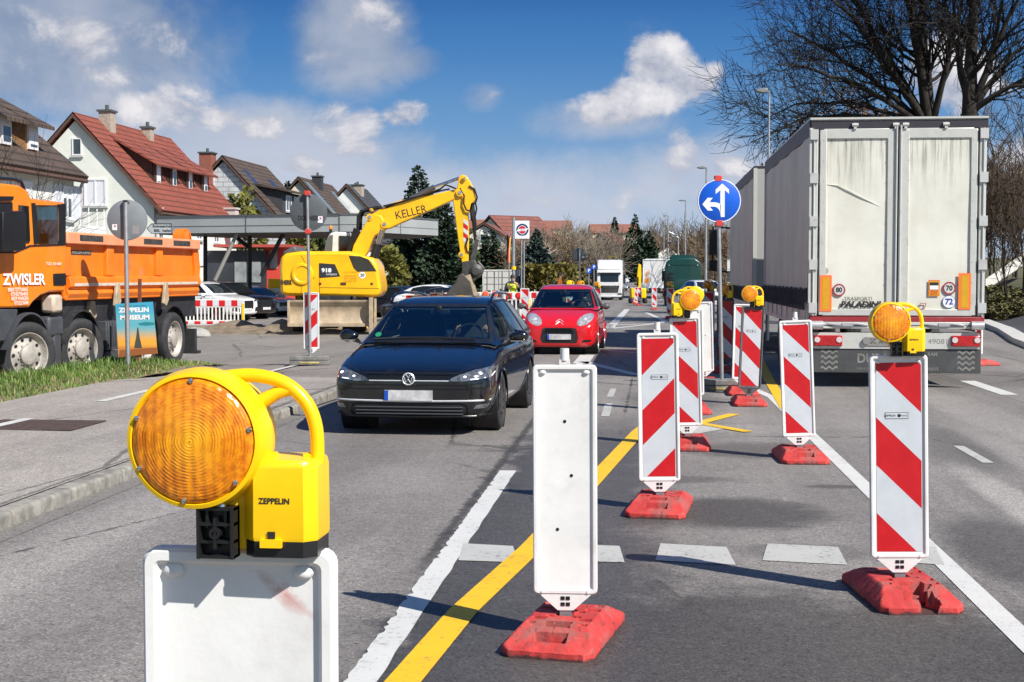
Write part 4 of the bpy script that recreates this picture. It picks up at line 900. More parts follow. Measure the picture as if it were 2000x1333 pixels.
def take(bm, faces, off=0):
    """moves faces out of bm into a builder of their own, set back or proud by off"""
    mb = MB(); idx = {}; vs = []
    for f in faces:
        for v in f.verts:
            if v not in idx: idx[v] = len(vs); vs.append(v.co + v.normal * off)
    mb.add(vs, [tuple(idx[v] for v in f.verts) for f in faces])
    bmesh.ops.delete(bm, geom=faces, context='FACES'); return mb
def loft_bm(sections, closed=True, level=2, caps=True):
    """sections: rings of half-outline points (x>=0, z) at each y; mirrored and subdivided"""
    vs = []; rings = []
    for y, half in sections:
        r = [(x, y, z) for x, z in half]
        mir = [(-x, y, z) for x, z in reversed(half) if x > 1e-6]
        ring = r + mir; rings.append((len(vs), len(ring))); vs += ring
    n = rings[0][1]; fs = []
    for k in range(len(rings) - 1):
        o0, o1 = rings[k][0], rings[k + 1][0]
        for j in range(n if closed else n - 1): fs.append((o0 + j, o0 + (j + 1) % n, o1 + (j + 1) % n, o1 + j))
    if caps and closed: fs += [tuple(range(n)), tuple(rings[-1][0] + j for j in range(n))]
    me = bpy.data.meshes.new('tmp'); me.from_pydata(vs, [], fs); bm = bmesh.new(); bm.from_mesh(me); bmesh.ops.recalc_face_normals(bm, faces=bm.faces); bm.to_mesh(me); bm.free()
    o = bpy.data.objects.new('tmp', me); COL.objects.link(o); s = o.modifiers.new('s', 'SUBSURF'); s.levels = level; s.render_levels = level; s.boundary_smooth = 'PRESERVE_CORNERS'
    dg = bpy.context.evaluated_depsgraph_get(); dg.update(); m2 = bpy.data.meshes.new_from_object(o.evaluated_get(dg)); bpy.data.objects.remove(o); bpy.data.meshes.remove(me)
    bm = bmesh.new(); bm.from_mesh(m2); bpy.data.meshes.remove(m2); bm.normal_update(); return bm
def lower_sec(w, zb, zt, crown=.012, tuck=.93):
    h = zt - zb
    return [(0, zb), (.72 * w, zb), (tuck * w, zb + .06 * h), (.985 * w, zb + .28 * h), (w, zb + .55 * h), (.985 * w, zb + .80 * h), (.945 * w, zb + .93 * h), (.82 * w, zt - .004), (.5 * w, zt + crown * .6), (0, zt + crown)]
def green_sec(wb, wr, zr, zb):
    h = max(.02, zr - zb); 
    return [(wb, zb), (wb * .99 + wr * .01, zb + .12 * h), (wb * .52 + wr * .48, zb + .52 * h), (wr * 1.01 + (wb - wr) * .1, zb + .84 * h), (wr * .95, zb + .955 * h), (wr * .78, zb + .99 * h), (wr * .4, zr), (0, zr + .004)]
def bm_obj(bm, name, mats, parent, sharp=30):
    me = bpy.data.meshes.new(name); bm.to_mesh(me)
    for m in mats: me.materials.append(m)
    finish(me, sharp); return link(name, me, parent)
def paintmat(name, col, rough=.22, metal=.0, flake=0): return mat(name, col, rough, metal, var=.04, vs=2, coat=.85, dirt=.12, dcol=(.10, .095, .09), ds=3, spec=.5)
CARGLASS = glass_mat('car_glass', (.70, .86, .83), .02, .11)
HEADL = mat('headlight_glass', (.20, .21, .225), .14, metal=.6, var=.7, vs=16, coat=1.0)
LED = mat('headlight_lit', (.95, .97, 1.0), .3, emit=1.1)
TAILR = mat('tail_light_red', (.42, .008, .012), .18, coat=.8, var=.25, vs=30)
AMB = mat('indicator_amber', (.85, .25, .01), .2, coat=.6)
SEAT = mat('seat_fabric', (.030, .032, .034), .85, var=.2)
PLATEW = mat('blurred_plate', (.50, .50, .50), .4, var=.35, vs=7)
PLATEB = mat('plate_blue', (.01, .07, .45), .4)
def tyre_mesh(r, w):
    mb = MB(); h = w / 2
    mb.lathe([(r * .66, -h * .8), (r * .70, -h * .96), (r * .86, -h), (r * .95, -h * .92), (r, -h * .72), (r, -h * .1), (r * .985, -h * .08), (r * .985, h * .08), (r, h * .1), (r, h * .72), (r * .95, h * .92), (r * .86, h), (r * .70, h * .96), (r * .66, h * .8)], (0, 0, 0), 'x', 40); return mb.mesh('tyre', [TYRE], 50)
def rim_mesh(r, w, style, m, side=1):
    mb = MB(); R0 = r * .68; x1 = w * .46
    mb.lathe([(R0, x1), (R0 * .96, x1 * .98), (R0 * .92, x1 * .8), (R0 * .88, x1 * .2), (0, x1 * .15)], (0, 0, 0), 'x', 32, ms=[0, 0, 0, 1])
    if style == 'truck':
        mb.lathe([(R0 * .93, x1 * .85), (R0 * .86, x1 * .45), (R0 * .80, x1 * .35), (R0 * .50, x1 * .55), (R0 * .44, x1 * .62), (R0 * .42, x1 * .95), (R0 * .30, x1 * 1.05), (0, x1 * 1.08)], (0, 0, 0), 'x', 32)
        for k in range(10):
            a = 2 * pi * k / 10; mb.lathe([(R0 * .085, x1 * .5), (0, x1 * .5)], (0, R0 * .68 * cos(a), R0 * .68 * sin(a)), 'x', 8, 1); a += .3; mb.cyl((x1 * .55, R0 * .47 * cos(a), R0 * .47 * sin(a)), (x1 * .72, R0 * .47 * cos(a), R0 * .47 * sin(a)), R0 * .045, n=6)
    elif style == 'cap':
        mb.lathe([(R0 * .93, x1 * .9), (R0 * .8, x1 * 1.02), (R0 * .35, x1 * 1.0), (0, x1 * 1.04)], (0, 0, 0), 'x', 32)
        for k in range(9):
            a = 2 * pi * k / 9; mb.box((x1 * 1.0, R0 * .70 * cos(a), R0 * .70 * sin(a)), (.012, .05, .03), 1, mat=None)
    else:
        n = 5 if style == 'five' else 10
        for k in range(n):
            a = 2 * pi * k / n; ca, sa = cos(a), sin(a); wd = R0 * (.16 if n == 5 else .085)
            pts = [(R0 * .16, -wd), (R0 * .93, -wd * .8), (R0 * .93, wd * .8), (R0 * .16, wd)]
            mb.prism([(p * ca - q * sa, p * sa + q * ca) for p, q in pts], 'x', x1 * .45, x1 * .88)
        mb.lathe([(R0 * .22, x1 * .4), (R0 * .22, x1 * .9), (R0 * .1, x1 * .98), (0, x1 * .98)], (0, 0, 0), 'x', 16)
    return mb.mesh('rim', [m, BLACK], 35)
def wheel(t, x, y, r, w, style='five', m=ALU, steer=0, side=None, zoff=0):
    e = link('wheel', cached(('hub', r), lambda: (lambda mb: (mb.cyl((-.06, 0, 0), (.06, 0, 0), r * .3, n=12), mb.mesh('hub', [BLACK]))[1])(MB())), t); e.location = (x, y, r + zoff)
    side = side or (1 if x > 0 else -1); e.rotation_euler.z = steer
    link('tyre', cached(('tyre', r, w), lambda: tyre_mesh(r, w)), e)
    rm = link('rim', cached(('rim', r, w, style, m.name), lambda: rim_mesh(r, w, style, m)), e); rm.rotation_euler.z = 0 if side > 0 else pi
    return e
def circle(cy, cz, r, n=20, a0=0): return [(cy + r * cos(2 * pi * k / n), cz + r * sin(2 * pi * k / n)) for k in range(n)]
def mirx(poly): return [(-x, z) for x, z in reversed(poly)]
def shrink(poly, d):
    cx = sum(p[0] for p in poly) / len(poly); cz = sum(p[1] for p in poly) / len(poly); out = []
    n = len(poly)
    for i in range(n):
        p0, p, p1 = [Vector(q) for q in (poly[i - 1], poly[i], poly[(i + 1) % n])]
        e0 = (p - p0).normalized(); e1 = (p1 - p).normalized(); b = Vector((-e0.y, e0.x)) + Vector((-e1.y, e1.x))
        if b.length < 1e-6: b = Vector((-e0.y, e0.x))
        b.normalize(); 
        if b.dot(Vector((cx, cz)) - p) < 0: b = -b
        c = max(.35, abs(b.dot(Vector((-e0.y, e0.x))))); out.append(tuple(p + b * (d / c)))
    return out
def make_car(name, label, loc, rz, sp, group=None, cat='car', scale=1.0):
    t = thing(name, label, cat, loc, rz, group); t.scale = (scale,) * 3
    lvl = sp.get('lvl', 2); paint = sp['paint']; trim = sp.get('trim', BLKP); glass = sp.get('glass', CARGLASS)
    lo = loft_bm([(y, lower_sec(w, zb, zt, *( [sp['crown']] if 'crown' in sp else []))) for y, w, zb, zt in sp['lower']], level=lvl)
    gr = loft_bm([(y, green_sec(wb, wr, zr, zb)) for y, wb, wr, zr, zb in sp['green']], closed=False, level=lvl, caps=False)
    parts = []
    bvh = mathutils.bvhtree.BVHTree.FromBMesh(lo)
    def surf(x, z):
        h = bvh.ray_cast(Vector((x, -2, z)), Vector((0, 1, 0)))[0]; return h.y if h else .3
    fr = lambda f: f.normal.y < -.12; bk = lambda f: f.normal.y > .15
    sd = lambda s: (lambda f: f.normal.x * s > .35)
    # wheel openings
    for cy in sp['axles']:
        for s in (1, -1):
            c = circle(cy, sp['wr'] * .98, sp['wr'] * 1.14, 22)
            take(lo, cut(lo, [(y, z) for y, z in c], 'x', lambda f, s=s: f.calc_center_median().x * s > .3))
    for f in lo.faces:
        c = f.calc_center_median()
        if f.normal.z > .6 and sp['green'][1][0] < c.y < sp['green'][-2][0] and abs(c.x) < sp['green'][2][1] * .97: f.material_index = 1
        if c.z < sp['lower'][6][2] + .035: f.material_index = 1
    for (pn, poly, ax, m, off, which) in sp['cuts']:
        tgt = gr if which == 'g' else lo
        if ax == 'y': jobs = [(poly, fr)] if pn[0] != '*' else [(poly, fr), (mirx(poly), fr)]
        elif ax == 'b': jobs = [(poly, bk)] if pn[0] != '*' else [(poly, bk), (mirx(poly), bk)]
        else: jobs = [(poly, sd(1)), (poly, sd(-1))]
        nm = pn.lstrip('*')
        for pl, cond in jobs:
            fs = cut(tgt, pl, 'y' if ax in 'yb' else 'x', cond)
            if not fs: continue
            if nm.startswith('~'):      # stays on the body as trim colour
                for f in fs: f.material_index = 1
                continue
            o = take(tgt, fs, off).build(nm, m, t, sharp=40)
            if nm == 'door':
                pass
    for s in (1, -1):   # wheel arch lips
        for cy in sp['axles']:
            mb = MB(); r = sp['wr'] * 1.14; xw = sp['archx']; pts = []
            for k in range(21):
                a = pi * (-.06 + 1.12 * k / 20); pts.append((s * (xw - .004), cy + r * cos(a), sp['wr'] * .98 + r * sin(a)))
            mb.tube(pts, sp.get('lip', .010), 6); mb.build('wheel_arch', sp.get('lipm', paint), t)
            mb = MB(); mb.lathe([(r * 1.0, s * (xw - .02)), (r * 1.0, s * (xw - .32)), (0, s * (xw - .32))], (0, cy, sp['wr'] * .98), 'x', 24); mb.build('wheel_well', BLACK, t)
    li = MB(); li.add([v.co - v.normal * .03 for v in gr.verts], [tuple(v.index for v in f.verts) for f in gr.faces]) if [gr.verts.index_update()] else None
    li.build('interior_lining', mat('pale_lining', (.20, .21, .21), .9), t)
    bm_obj(gr, 'roof', [paint, trim], t); bm_obj(lo, 'body', [paint, trim], t)
    for cy, st in zip(sp['axles'], (sp.get('steer', 0), 0)):
        for s in (1, -1): wheel(t, s * (sp['archx'] - sp['ww'] / 2 - .012), cy, sp['wr'], sp['ww'], sp.get('rim', 'five'), sp.get('rimm', ALU), st)
    if 'extra' in sp: sp['extra'](t, surf)
    return t
def num_plate(t, y, z, w=.52, h=.11, tilt=0, x=0):
    mb = MB(); mb.box((x, y, z), (w, .012, h)); mb.box((x - w / 2 + .022, y - .0075, z), (.042, .003, h * .96), 1)
    o = mb.build('number_plate', [PLATEW, PLATEB], t); return o
def mirror(t, x, y, z, m, s=1, chrome=False, sz=1):
    mb = MB(); mb.ball((0, 0, 0), (.115 * sz, .075 * sz, .075 * sz), 16, 10); mb.v = [(p[0], max(p[1], -.06) if p[1] < 0 else min(p[1], .03), p[2] * (1 - .25 * (p[0] * s < 0))) for p in mb.v]
    if chrome: mb.box((.0, -.035, -.05 * sz), (.18 * sz, .05, .012), 1)
    mb.prism([(-.16 * s * sz, -.10 * sz), (-.10 * s * sz, -.03), (-.02 * s, -.04 * sz), (-.06 * s * sz, -.07 * sz)], 'y', -.02, .03, 2); mb.build('wing_mirror', [m, CHROME, BLKP], t, (x, y, z), sharp=50)
def seats(t, y, xs, zt, belt, wheelx=None, ys=None):
    mb = MB()
    for x in xs:
        mb.box((x, y, belt + .12), (.46, .14, .40), top=.85); mb.box((x, y + .02, zt - .09), (.26, .09, .17), top=.85)
    for x in (-.42, .42): mb.box((x, y + .85, belt + .1), (.5, .13, .26)); mb.box((x, y + .87, zt - .16), (.24, .08, .12))
    mb.build('seat', SEAT, t, bev=.03)
    d = MB(); d.prism([(1.12, belt - .1), (1.2, belt + .005), (1.55, belt + .03), (1.68, belt - .02), (1.7, belt - .3)] if ys is None else ys, 'x', -.66, .66); d.build('dashboard', SEAT, t, bev=.02)
    if wheelx is not None:
        w = MB(); pts = [(.18 * cos(a), .06 * sin(a), .17 * sin(a)) for a in [2 * pi * k / 20 for k in range(20)]]; w.tube(pts, .014, 6, closed=True); w.box((0, 0, 0), (.3, .02, .04)); w.build('steering_wheel', BLACK, t, (wheelx, (1.78 if ys is None else ys[3][0] + .12), belt + .02))

def build_main_cars():
    BLKPAINT = paintmat('black_blue_paint', (.0035, .004, .006), .16)
    L = .0
    lower = [(0, .54, .28, .615), (.028, .69, .215, .665), (.085, .80, .18, .70), (.21, .858, .17, .748), (.5, .888, .165, .822), (.88, .896, .16, .893), (1.22, .897, .155, .955),
             (2.0, .897, .155, .945), (2.9, .897, .155, .955), (3.6, .893, .16, .965), (4.1, .88, .17, .97), (4.38, .84, .21, .95), (4.52, .76, .28, .88), (4.56, .64, .36, .76)]
    green = [(1.02, .80, .70, .945, .915), (1.14, .82, .70, .985, .915), (1.45, .845, .655, 1.155, .915), (1.74, .85, .61, 1.31, .92), (1.98, .85, .59, 1.405, .92), (2.3, .85, .585, 1.452, .92), (3.0, .845, .58, 1.458, .93), (3.7, .835, .57, 1.425, .94),
             (4.12, .82, .56, 1.365, .95), (4.33, .79, .545, 1.17, .95), (4.46, .75, .54, 1.0, .94), (4.5, .72, .52, .96, .93)]
    hl = [(.430, .590), (.462, .622), (.56, .662), (.70, .706), (.855, .732), (.895, .70), (.885, .648), (.84, .622), (.66, .596), (.58, .586)]
    ws = [(-.70, .985), (.70, .985), (.555, 1.335), (-.555, 1.335)]
    fd = [(1.34, .995), (1.60, 1.16), (1.86, 1.315), (2.06, 1.375), (2.22, 1.385), (2.22, .995)]; rd = [(2.31, .995), (2.31, 1.388), (3.10, 1.388), (3.22, 1.0)]; qd = [(3.31, 1.01), (3.18, 1.38), (3.7, 1.35), (4.02, 1.2), (4.1, 1.06), (4.0, 1.02)]
    d1 = [(1.28, .26), (1.28, .80), (1.24, .90), (2.265, .915), (2.265, .26)]; d2 = [(2.275, .26), (2.275, .915), (3.28, .93), (3.3, .72), (3.12, .5), (3.02, .26)]
    cuts = [('windscreen', ws, 'y', CARGLASS, -.004, 'g'), ('side_window', fd, 'x', CARGLASS, -.004, 'g'), ('side_window', rd, 'x', CARGLASS, -.004, 'g'), ('side_window', qd, 'x', CARGLASS, -.004, 'g'),
            ('rear_window', [(-.56, 1.05), (.56, 1.05), (.50, 1.32), (-.50, 1.32)], 'b', CARGLASS, -.004, 'g'),
            ('~frit', shrink(ws, -.035), 'y', None, 0, 'g'), ('~trim', [(1.22, .965), (1.55, 1.165), (1.84, 1.345), (2.06, 1.405), (3.3, 1.408), (3.75, 1.375), (4.1, 1.23), (4.18, 1.03), (4.0, .985)], 'x', None, 0, 'g'),
            ('*headlight', hl, 'y', HEADL, .002, 'l'), ('grille', [(-.435, .598), (.435, .598), (.455, .652), (-.455, .652)], 'y', mat('grille_black', (.006, .006, .007), .3), -.006, 'l'),
            ('bumper_intake', [(-.58, .205), (.58, .205), (.64, .25), (.62, .335), (.55, .358), (-.55, .358), (-.62, .335), (-.64, .25)], 'y', BLACK, -.012, 'l'),
            ('*fog_light', [(.69, .296), (.81, .30), (.835, .345), (.72, .338)], 'y', HEADL, .002, 'l'),
            ('*~seam', [(.60, .21), (.86, .25), (.86, .355), (.58, .352), (.68, .33)], 'y', None, 0, 'l'),
            ('~seam', [(1.266, .25), (1.274, .25), (1.268, .81), (1.238, .91), (1.23, .91), (1.26, .81)], 'x', None, 0, 'l'), ('~seam', [(2.264, .25), (2.272, .25), (2.272, .92), (2.264, .92)], 'x', None, 0, 'l'),
            ('~seam', [(3.30, .93), (3.308, .72), (3.14, .5), (3.14, .49), (3.316, .715), (3.31, .93)], 'x', None, 0, 'l'),
            ('*~seam', [(.545, .680), (.70, .735), (.74, .80), (.775, .90), (.765, .90), (.73, .805), (.692, .743), (.545, .689)], 'y', None, 0, 'l'), ('~seam', [(-.545, .668), (.545, .668), (.545, .676), (-.545, .676)], 'y', None, 0, 'l'),
            ('door', shrink(d1, .006), 'x', BLKPAINT, 0, 'l'), ('door', shrink(d2, .006), 'x', BLKPAINT, 0, 'l')]
    def extra(t, sf):
        g = MB()
        for k in range(3):
            z = .238 + .036 * k; g.tube([(x, sf(x, z) - .002, z) for x in frange(-.58, .58, .1)], .0075, 5)
        g.pieces('grille_slat', mat('satin_chrome', (.12, .125, .13), .35, metal=.6), t)
        c = MB(); n = 24; pts = []
        for k in range(n + 1):
            x = -.845 + 1.69 * k / n; z = .372 + .014 * abs(x); pts.append((x, sf(x, z) - .003, z))
        c.tube(pts, .011, 6); c.build('chrome_trim', BRIGHT, t)
        p = MB(); pts = [(x, sf(x, z - .165) - .004, z - .165) for x, y, z in pts]; p.tube(pts, .014, 6); p.build('bumper_lip', BLKP, t)
        for zz in (.545, .50):
            k_ = MB(); k_.tube([(x, sf(x, zz + .03 * (abs(x) > .6) * (abs(x) - .6) * 4) - .001, zz + .03 * (abs(x) > .6) * (abs(x) - .6) * 4) for x in frange(-.84, .84, .07)], .006, 6); k_.build('bumper_crease', BLKPAINT, t)
        num_plate(t, sf(0, .435) - .014, .435); q = MB(); q.tube([(x, sf(x, .590) - .003, .590) for x in frange(-.43, .43, .06)], .0075, 5); q.build('chrome_strip', BRIGHT, t)
        b = MB(); b.lathe([(.066, .015), (.068, -.012), (.060, -.018), (.054, -.012), (0, -.012)], (0, sf(0, .61) - .010, .610), 'y', 32, ms=[0, 0, 0, 1])
        y = sf(0, .61) - .027
        for sx in (1, -1):
            b.quad((sx * .010, y, .618), (sx * .022, y, .618), (sx * .006, y, .660), (-sx * .004, y, .660)) if False else None
        V = [(-.026, .657), (-.004, .621), (.004, .621), (.026, .657)]
        b.tube([(-.024, y, .658), (0, y, .622), (.024, y, .658)], .0048, 4); b.tube([(-.047, y, .634), (-.024, y, .572), (0, y, .612), (.024, y, .572), (.047, y, .634)], .0048, 4)
        b.build('badge', [BRIGHT, mat('badge_dark', (.02, .025, .04), .3)], t)
        l = MB()
        for s in (1, -1):
            for (x, z, r) in [(.60, .634, .017), (.75, .668, .023)]: l.ball((s * x, sf(s * x, z) + .002, z), (r, .014, r * .7), 12, 8)
            l.tube([(s * x, sf(s * x, z) - .002, z) for x, z in ((.66, .607), (.73, .612), (.80, .622), (.85, .64), (.862, .67))], .005, 6)
        l.pieces('headlight_bulb', LED, t)
        o = MB()
        o.ball((-.868, sf(-.868, .66) + .01, .66), (.012, .05, .035), 10, 6); o.build('indicator', AMB, t)
        for s in (1, -1):
            mirror(t, s * 1.0, 1.42, 1.005, BLKPAINT, s, True)
            r = MB(); r.tube([(s * .60, 1.93, 1.385), (s * .60, 2.0, 1.44), (s * .595, 2.15, 1.478), (s * .58, 2.6, 1.495), (s * .565, 3.4, 1.48), (s * .555, 3.85, 1.44), (s * .55, 3.95, 1.40)], .017, 8); r.build('roof_rail', BLKPAINT, t)
            for (yy, w_) in ((2.05, .2), (3.1, .2)):
                h = MB(); h.tube([(s * .895, yy, .80), (s * .925, yy + .03, .805), (s * .925, yy + w_ - .03, .81), (s * .895, yy + w_, .81)], .012, 6); h.build('door_handle', BLKPAINT, t)
        w = MB(); w.tube([(.55, 1.06, .985), (.1, 1.12, 1.0), (-.45, 1.10, .995)], .012, 5); w.tube([(-.62, 1.07, .985), (-.2, 1.12, 1.0)], .011, 5); w.build('wiper', BLACK, t)
        seats(t, 2.35, (-.37, .37), 1.40, .94, .36)
        m = MB(); m.box((0, 1.82, 1.275), (.24, .03, .065)); m.box((0, 1.80, 1.31), (.06, .06, .08)); m.build('rear_view_mirror', BLACK, t, bev=.012)
        st = MB(); n = 16; st.poly([(-.60 + .036 * cos(2 * pi * k / n), 1.20 + .028 * sin(2 * pi * k / n) * 1.35, 1.030 + .028 * sin(2 * pi * k / n) * .9) for k in range(n)]); st.build('sticker', mat('sticker_green', (.015, .20, .09), .5), t, weld=False)
    gx = Vector((-1.075, 14.6, 0))
    make_car('estate_car', 'black estate car with lit headlights driving beside the kerb', gx, -radians(7.5), dict(paint=BLKPAINT, lower=lower, green=green, axles=(.87, 3.49), wr=.318, ww=.215, archx=.897, cuts=cuts, extra=extra, rim='cap', rimm=mat('dark_hubcap', (.05, .05, .052), .45, metal=.4), lvl=2, lipm=BLKPAINT), scale=.98)
    # -------- small red hatchback
    RED = paintmat('bright_red_paint', (.60, .009, .014), .2)
    lower = [(0, .50, .24, .55), (.03, .63, .17, .61), (.10, .72, .14, .68), (.22, .77, .135, .76), (.45, .795, .13, .86), (.7, .803, .13, .925), (.92, .805, .13, .955), (1.6, .808, .13, .94), (2.2, .808, .135, .95), (2.8, .80, .14, .96), (3.15, .78, .16, .95), (3.34, .73, .22, .90), (3.42, .65, .3, .8)]
    green = [(.74, .72, .64, .945, .92), (.84, .74, .62, .985, .92), (1.12, .765, .60, 1.155, .92), (1.40, .77, .575, 1.32, .92), (1.62, .77, .56, 1.42, .92), (1.95, .77, .555, 1.466, .92), (2.5, .765, .55, 1.462, .93), (2.95, .75, .54, 1.41, .94), (3.2, .735, .52, 1.25, .94), (3.36, .70, .50, 1.02, .93), (3.39, .68, .48, .96, .92)]
    ws = [(-.66, .985), (.66, .985), (.535, 1.345), (-.535, 1.345)]
    hl = [(.445 + .165 * cos(a) + .09 + .03 * sin(a), .735 + .122 * sin(a) + .045 * cos(a)) for a in [2 * pi * k / 16 for k in range(16)]]
    grl = [(-.36, .245), (.36, .245), (.40, .34), (.36, .545), (.30, .57), (-.30, .57), (-.36, .545), (-.40, .34)]
    fd = [(1.02, .99), (1.3, 1.16), (1.55, 1.33), (1.75, 1.375), (2.2, 1.375), (2.2, .99)]; rd = [(2.3, .995), (2.3, 1.37), (2.75, 1.33), (2.95, 1.05), (2.85, 1.0)]
    cuts = [('windscreen', ws, 'y', CARGLASS, -.004, 'g'), ('side_window', fd, 'x', CARGLASS, -.004, 'g'), ('side_window', rd, 'x', CARGLASS, -.004, 'g'), ('rear_window', [(-.5, 1.04), (.5, 1.04), (.46, 1.36), (-.46, 1.36)], 'b', CARGLASS, -.004, 'g'),
            ('~frit', shrink(ws, -.02), 'y', None, 0, 'g'), ('*headlight', hl, 'y', mat('clear_headlight', (.46, .46, .47), .12, metal=.35, var=.35, vs=14, coat=1.0), .003, 'l'), ('grille', grl, 'y', mat('grille_grey', (.018, .018, .02), .5), -.006, 'l'),
            ('*~fog', [(.46, .255), (.66, .275), (.67, .325), (.5, .315)], 'y', None, 0, 'l'), ('~seam', [(-.45, .598), (.45, .598), (.45, .604), (-.45, .604)], 'y', None, 0, 'l'),
            ('door', [(1.0, .3), (.98, .88), (2.24, .90), (2.24, .3)], 'x', RED, .001, 'l')]
    def extra2(t, sf):
        num_plate(t, sf(0, .38) - .012, .38, .50, .115)
        g = MB()
        for k in range(4): g.box((0, sf(0, .475 + .026 * k) - .002, .475 + .026 * k), (.62 - .03 * k, .012, .008))
        g.pieces('grille_slat', BLKP, t)
        b = MB(); 
        for dz in (0, -.052): b.tube([(x, sf(x, z + dz) - .004, z + dz) for x, z in ((-.08, .688), (-.04, .718), (0, .748), (.04, .718), (.08, .688))], .0085, 5)
        b.build('badge', BRIGHT, t)
        l = MB()
        for s in (1, -1): l.ball((s * .53, sf(s * .53, .73) + .006, .73), (.045, .016, .045), 14, 8)
        l.pieces('headlight_bulb', mat('lamp_bulb', (.8, .8, .8), .1, metal=.6, emit=.25), t)
        for s in (1, -1): mirror(t, s * .90, 1.05, 1.0, mat('grey_mirror', (.09, .09, .09), .45), s, False, .95)
        w = MB(); w.tube([(.45, .80, .985), (.0, .86, .995), (-.35, .84, .99)], .012, 5); w.build('wiper', BLACK, t)
        seats(t, 2.0, (-.33, .33), 1.37, .94, .33, [(.84, .84), (.92, .945), (1.25, .97), (1.38, .92), (1.4, .7)])
        m = MB(); m.box((0, 1.42, 1.27), (.22, .03, .06)); m.box((.0, 1.4, 1.31), (.04, .05, .06)); m.build('rear_view_mirror', BLACK, t, bev=.01)
        a = MB(); a.tube([(0, 1.75, 1.45), (0, 1.9, 1.56)], .006, 4); a.build('aerial', BLACK, t)
    make_car('hatchback', 'small bright red hatchback with grey mirrors behind the black estate car', Vector((.985, 29.45, 0)), -radians(7), dict(paint=RED, lower=lower, green=green, axles=(.62, 2.96), wr=.285, ww=.18, archx=.805, cuts=cuts, extra=extra2, rimm=ALU, lvl=2, lipm=RED))

def generic(paint, kind='saloon', rimm=ALU, lit=None):
    W = .90
    if kind == 'suv':
        lower = [(0, .6, .36, .78), (.05, .74, .28, .86), (.15, .84, .25, .93), (.4, .91, .24, 1.0), (.7, .93, .24, 1.05), (1.0, .935, .24, 1.09), (1.3, .935, .24, 1.12), (2.2, .935, .24, 1.11), (3.2, .935, .24, 1.13), (4.0, .925, .25, 1.14), (4.5, .88, .3, 1.1), (4.72, .76, .4, 1.0)]
        green = [(1.1, .84, .76, 1.11, 1.07), (1.25, .86, .75, 1.17, 1.07), (1.7, .88, .68, 1.48, 1.08), (2.0, .88, .65, 1.62, 1.08), (2.4, .88, .64, 1.68, 1.08), (3.3, .87, .63, 1.67, 1.09), (4.0, .85, .61, 1.6, 1.1), (4.4, .82, .58, 1.35, 1.1), (4.6, .78, .55, 1.13, 1.09)]
        ws = [(-.72, 1.17), (.72, 1.17), (.58, 1.57), (-.58, 1.57)]; sw = [(1.55, 1.18), (2.05, 1.53), (2.3, 1.59), (3.4, 1.58), (4.0, 1.46), (4.15, 1.24), (3.9, 1.19)]
        hl = [(.46, .80), (.86, .86), (.88, .93), (.5, .87)]; gl = [(-.38, .50), (.38, .50), (.42, .86), (-.42, .86)]; ax = (.92, 3.8); r = .37; lowi = [(.5, .38), (.82, .42), (.82, .62), (.52, .55)]
    else:
        lower = [(0, .55, .30, .62), (.05, .70, .22, .68), (.15, .80, .2, .73), (.4, .87, .19, .79), (.7, .89, .19, .84), (1.0, .895, .19, .88), (1.35, .898, .19, .92), (2.2, .9, .19, .92), (3.1, .9, .19, .94), (3.9, .89, .2, .96), (4.4, .84, .27, .94), (4.6, .72, .36, .84)]
        green = [(1.15, .80, .70, .91, .88), (1.3, .82, .70, .96, .88), (1.75, .84, .62, 1.25, .89), (2.05, .84, .58, 1.38, .89), (2.4, .84, .57, 1.44, .89), (3.1, .83, .56, 1.42, .9), (3.6, .82, .55, 1.34, .92), (4.0, .80, .53, 1.15, .93), (4.25, .76, .5, .97, .92)]
        ws = [(-.68, .965), (.68, .965), (.54, 1.34), (-.54, 1.34)]; sw = [(1.55, .98), (2.0, 1.27), (2.3, 1.355), (3.1, 1.355), (3.55, 1.27), (3.75, 1.02), (3.5, .98)]
        hl = [(.46, .61), (.84, .65), (.86, .72), (.5, .68)]; gl = [(-.36, .45), (.36, .45), (.38, .66), (-.38, .66)]; ax = (.88, 3.6); r = .325; lowi = [(.45, .27), (.8, .29), (.8, .38), (.5, .38)]
    dg = DARKG
    cuts = [('windscreen', ws, 'y', dg, -.004, 'g'), ('side_window', sw, 'x', dg, -.004, 'g'), ('*headlight', hl, 'y', HEADL, .002, 'l'), ('grille', gl, 'y', BLKP, -.004, 'l'), ('*~intake', lowi, 'y', None, 0, 'l')]
    def ex(t, sf):
        z = 1.1 if kind == 'suv' else .98
        for s in (1, -1): mirror(t, s * 1.0, 1.6, z, paint, s)
        mb = MB(); mb.box((0, sf(0, gl[0][1]) - .012, gl[0][1] - .02), (.52, .012, .11)); mb.build('number_plate', PLATEW, t)
    return dict(paint=paint, lower=lower, green=green, axles=ax, wr=r, ww=.22, archx=lower[7][1], cuts=cuts, extra=ex, rimm=rimm, lvl=2, glass=dg)
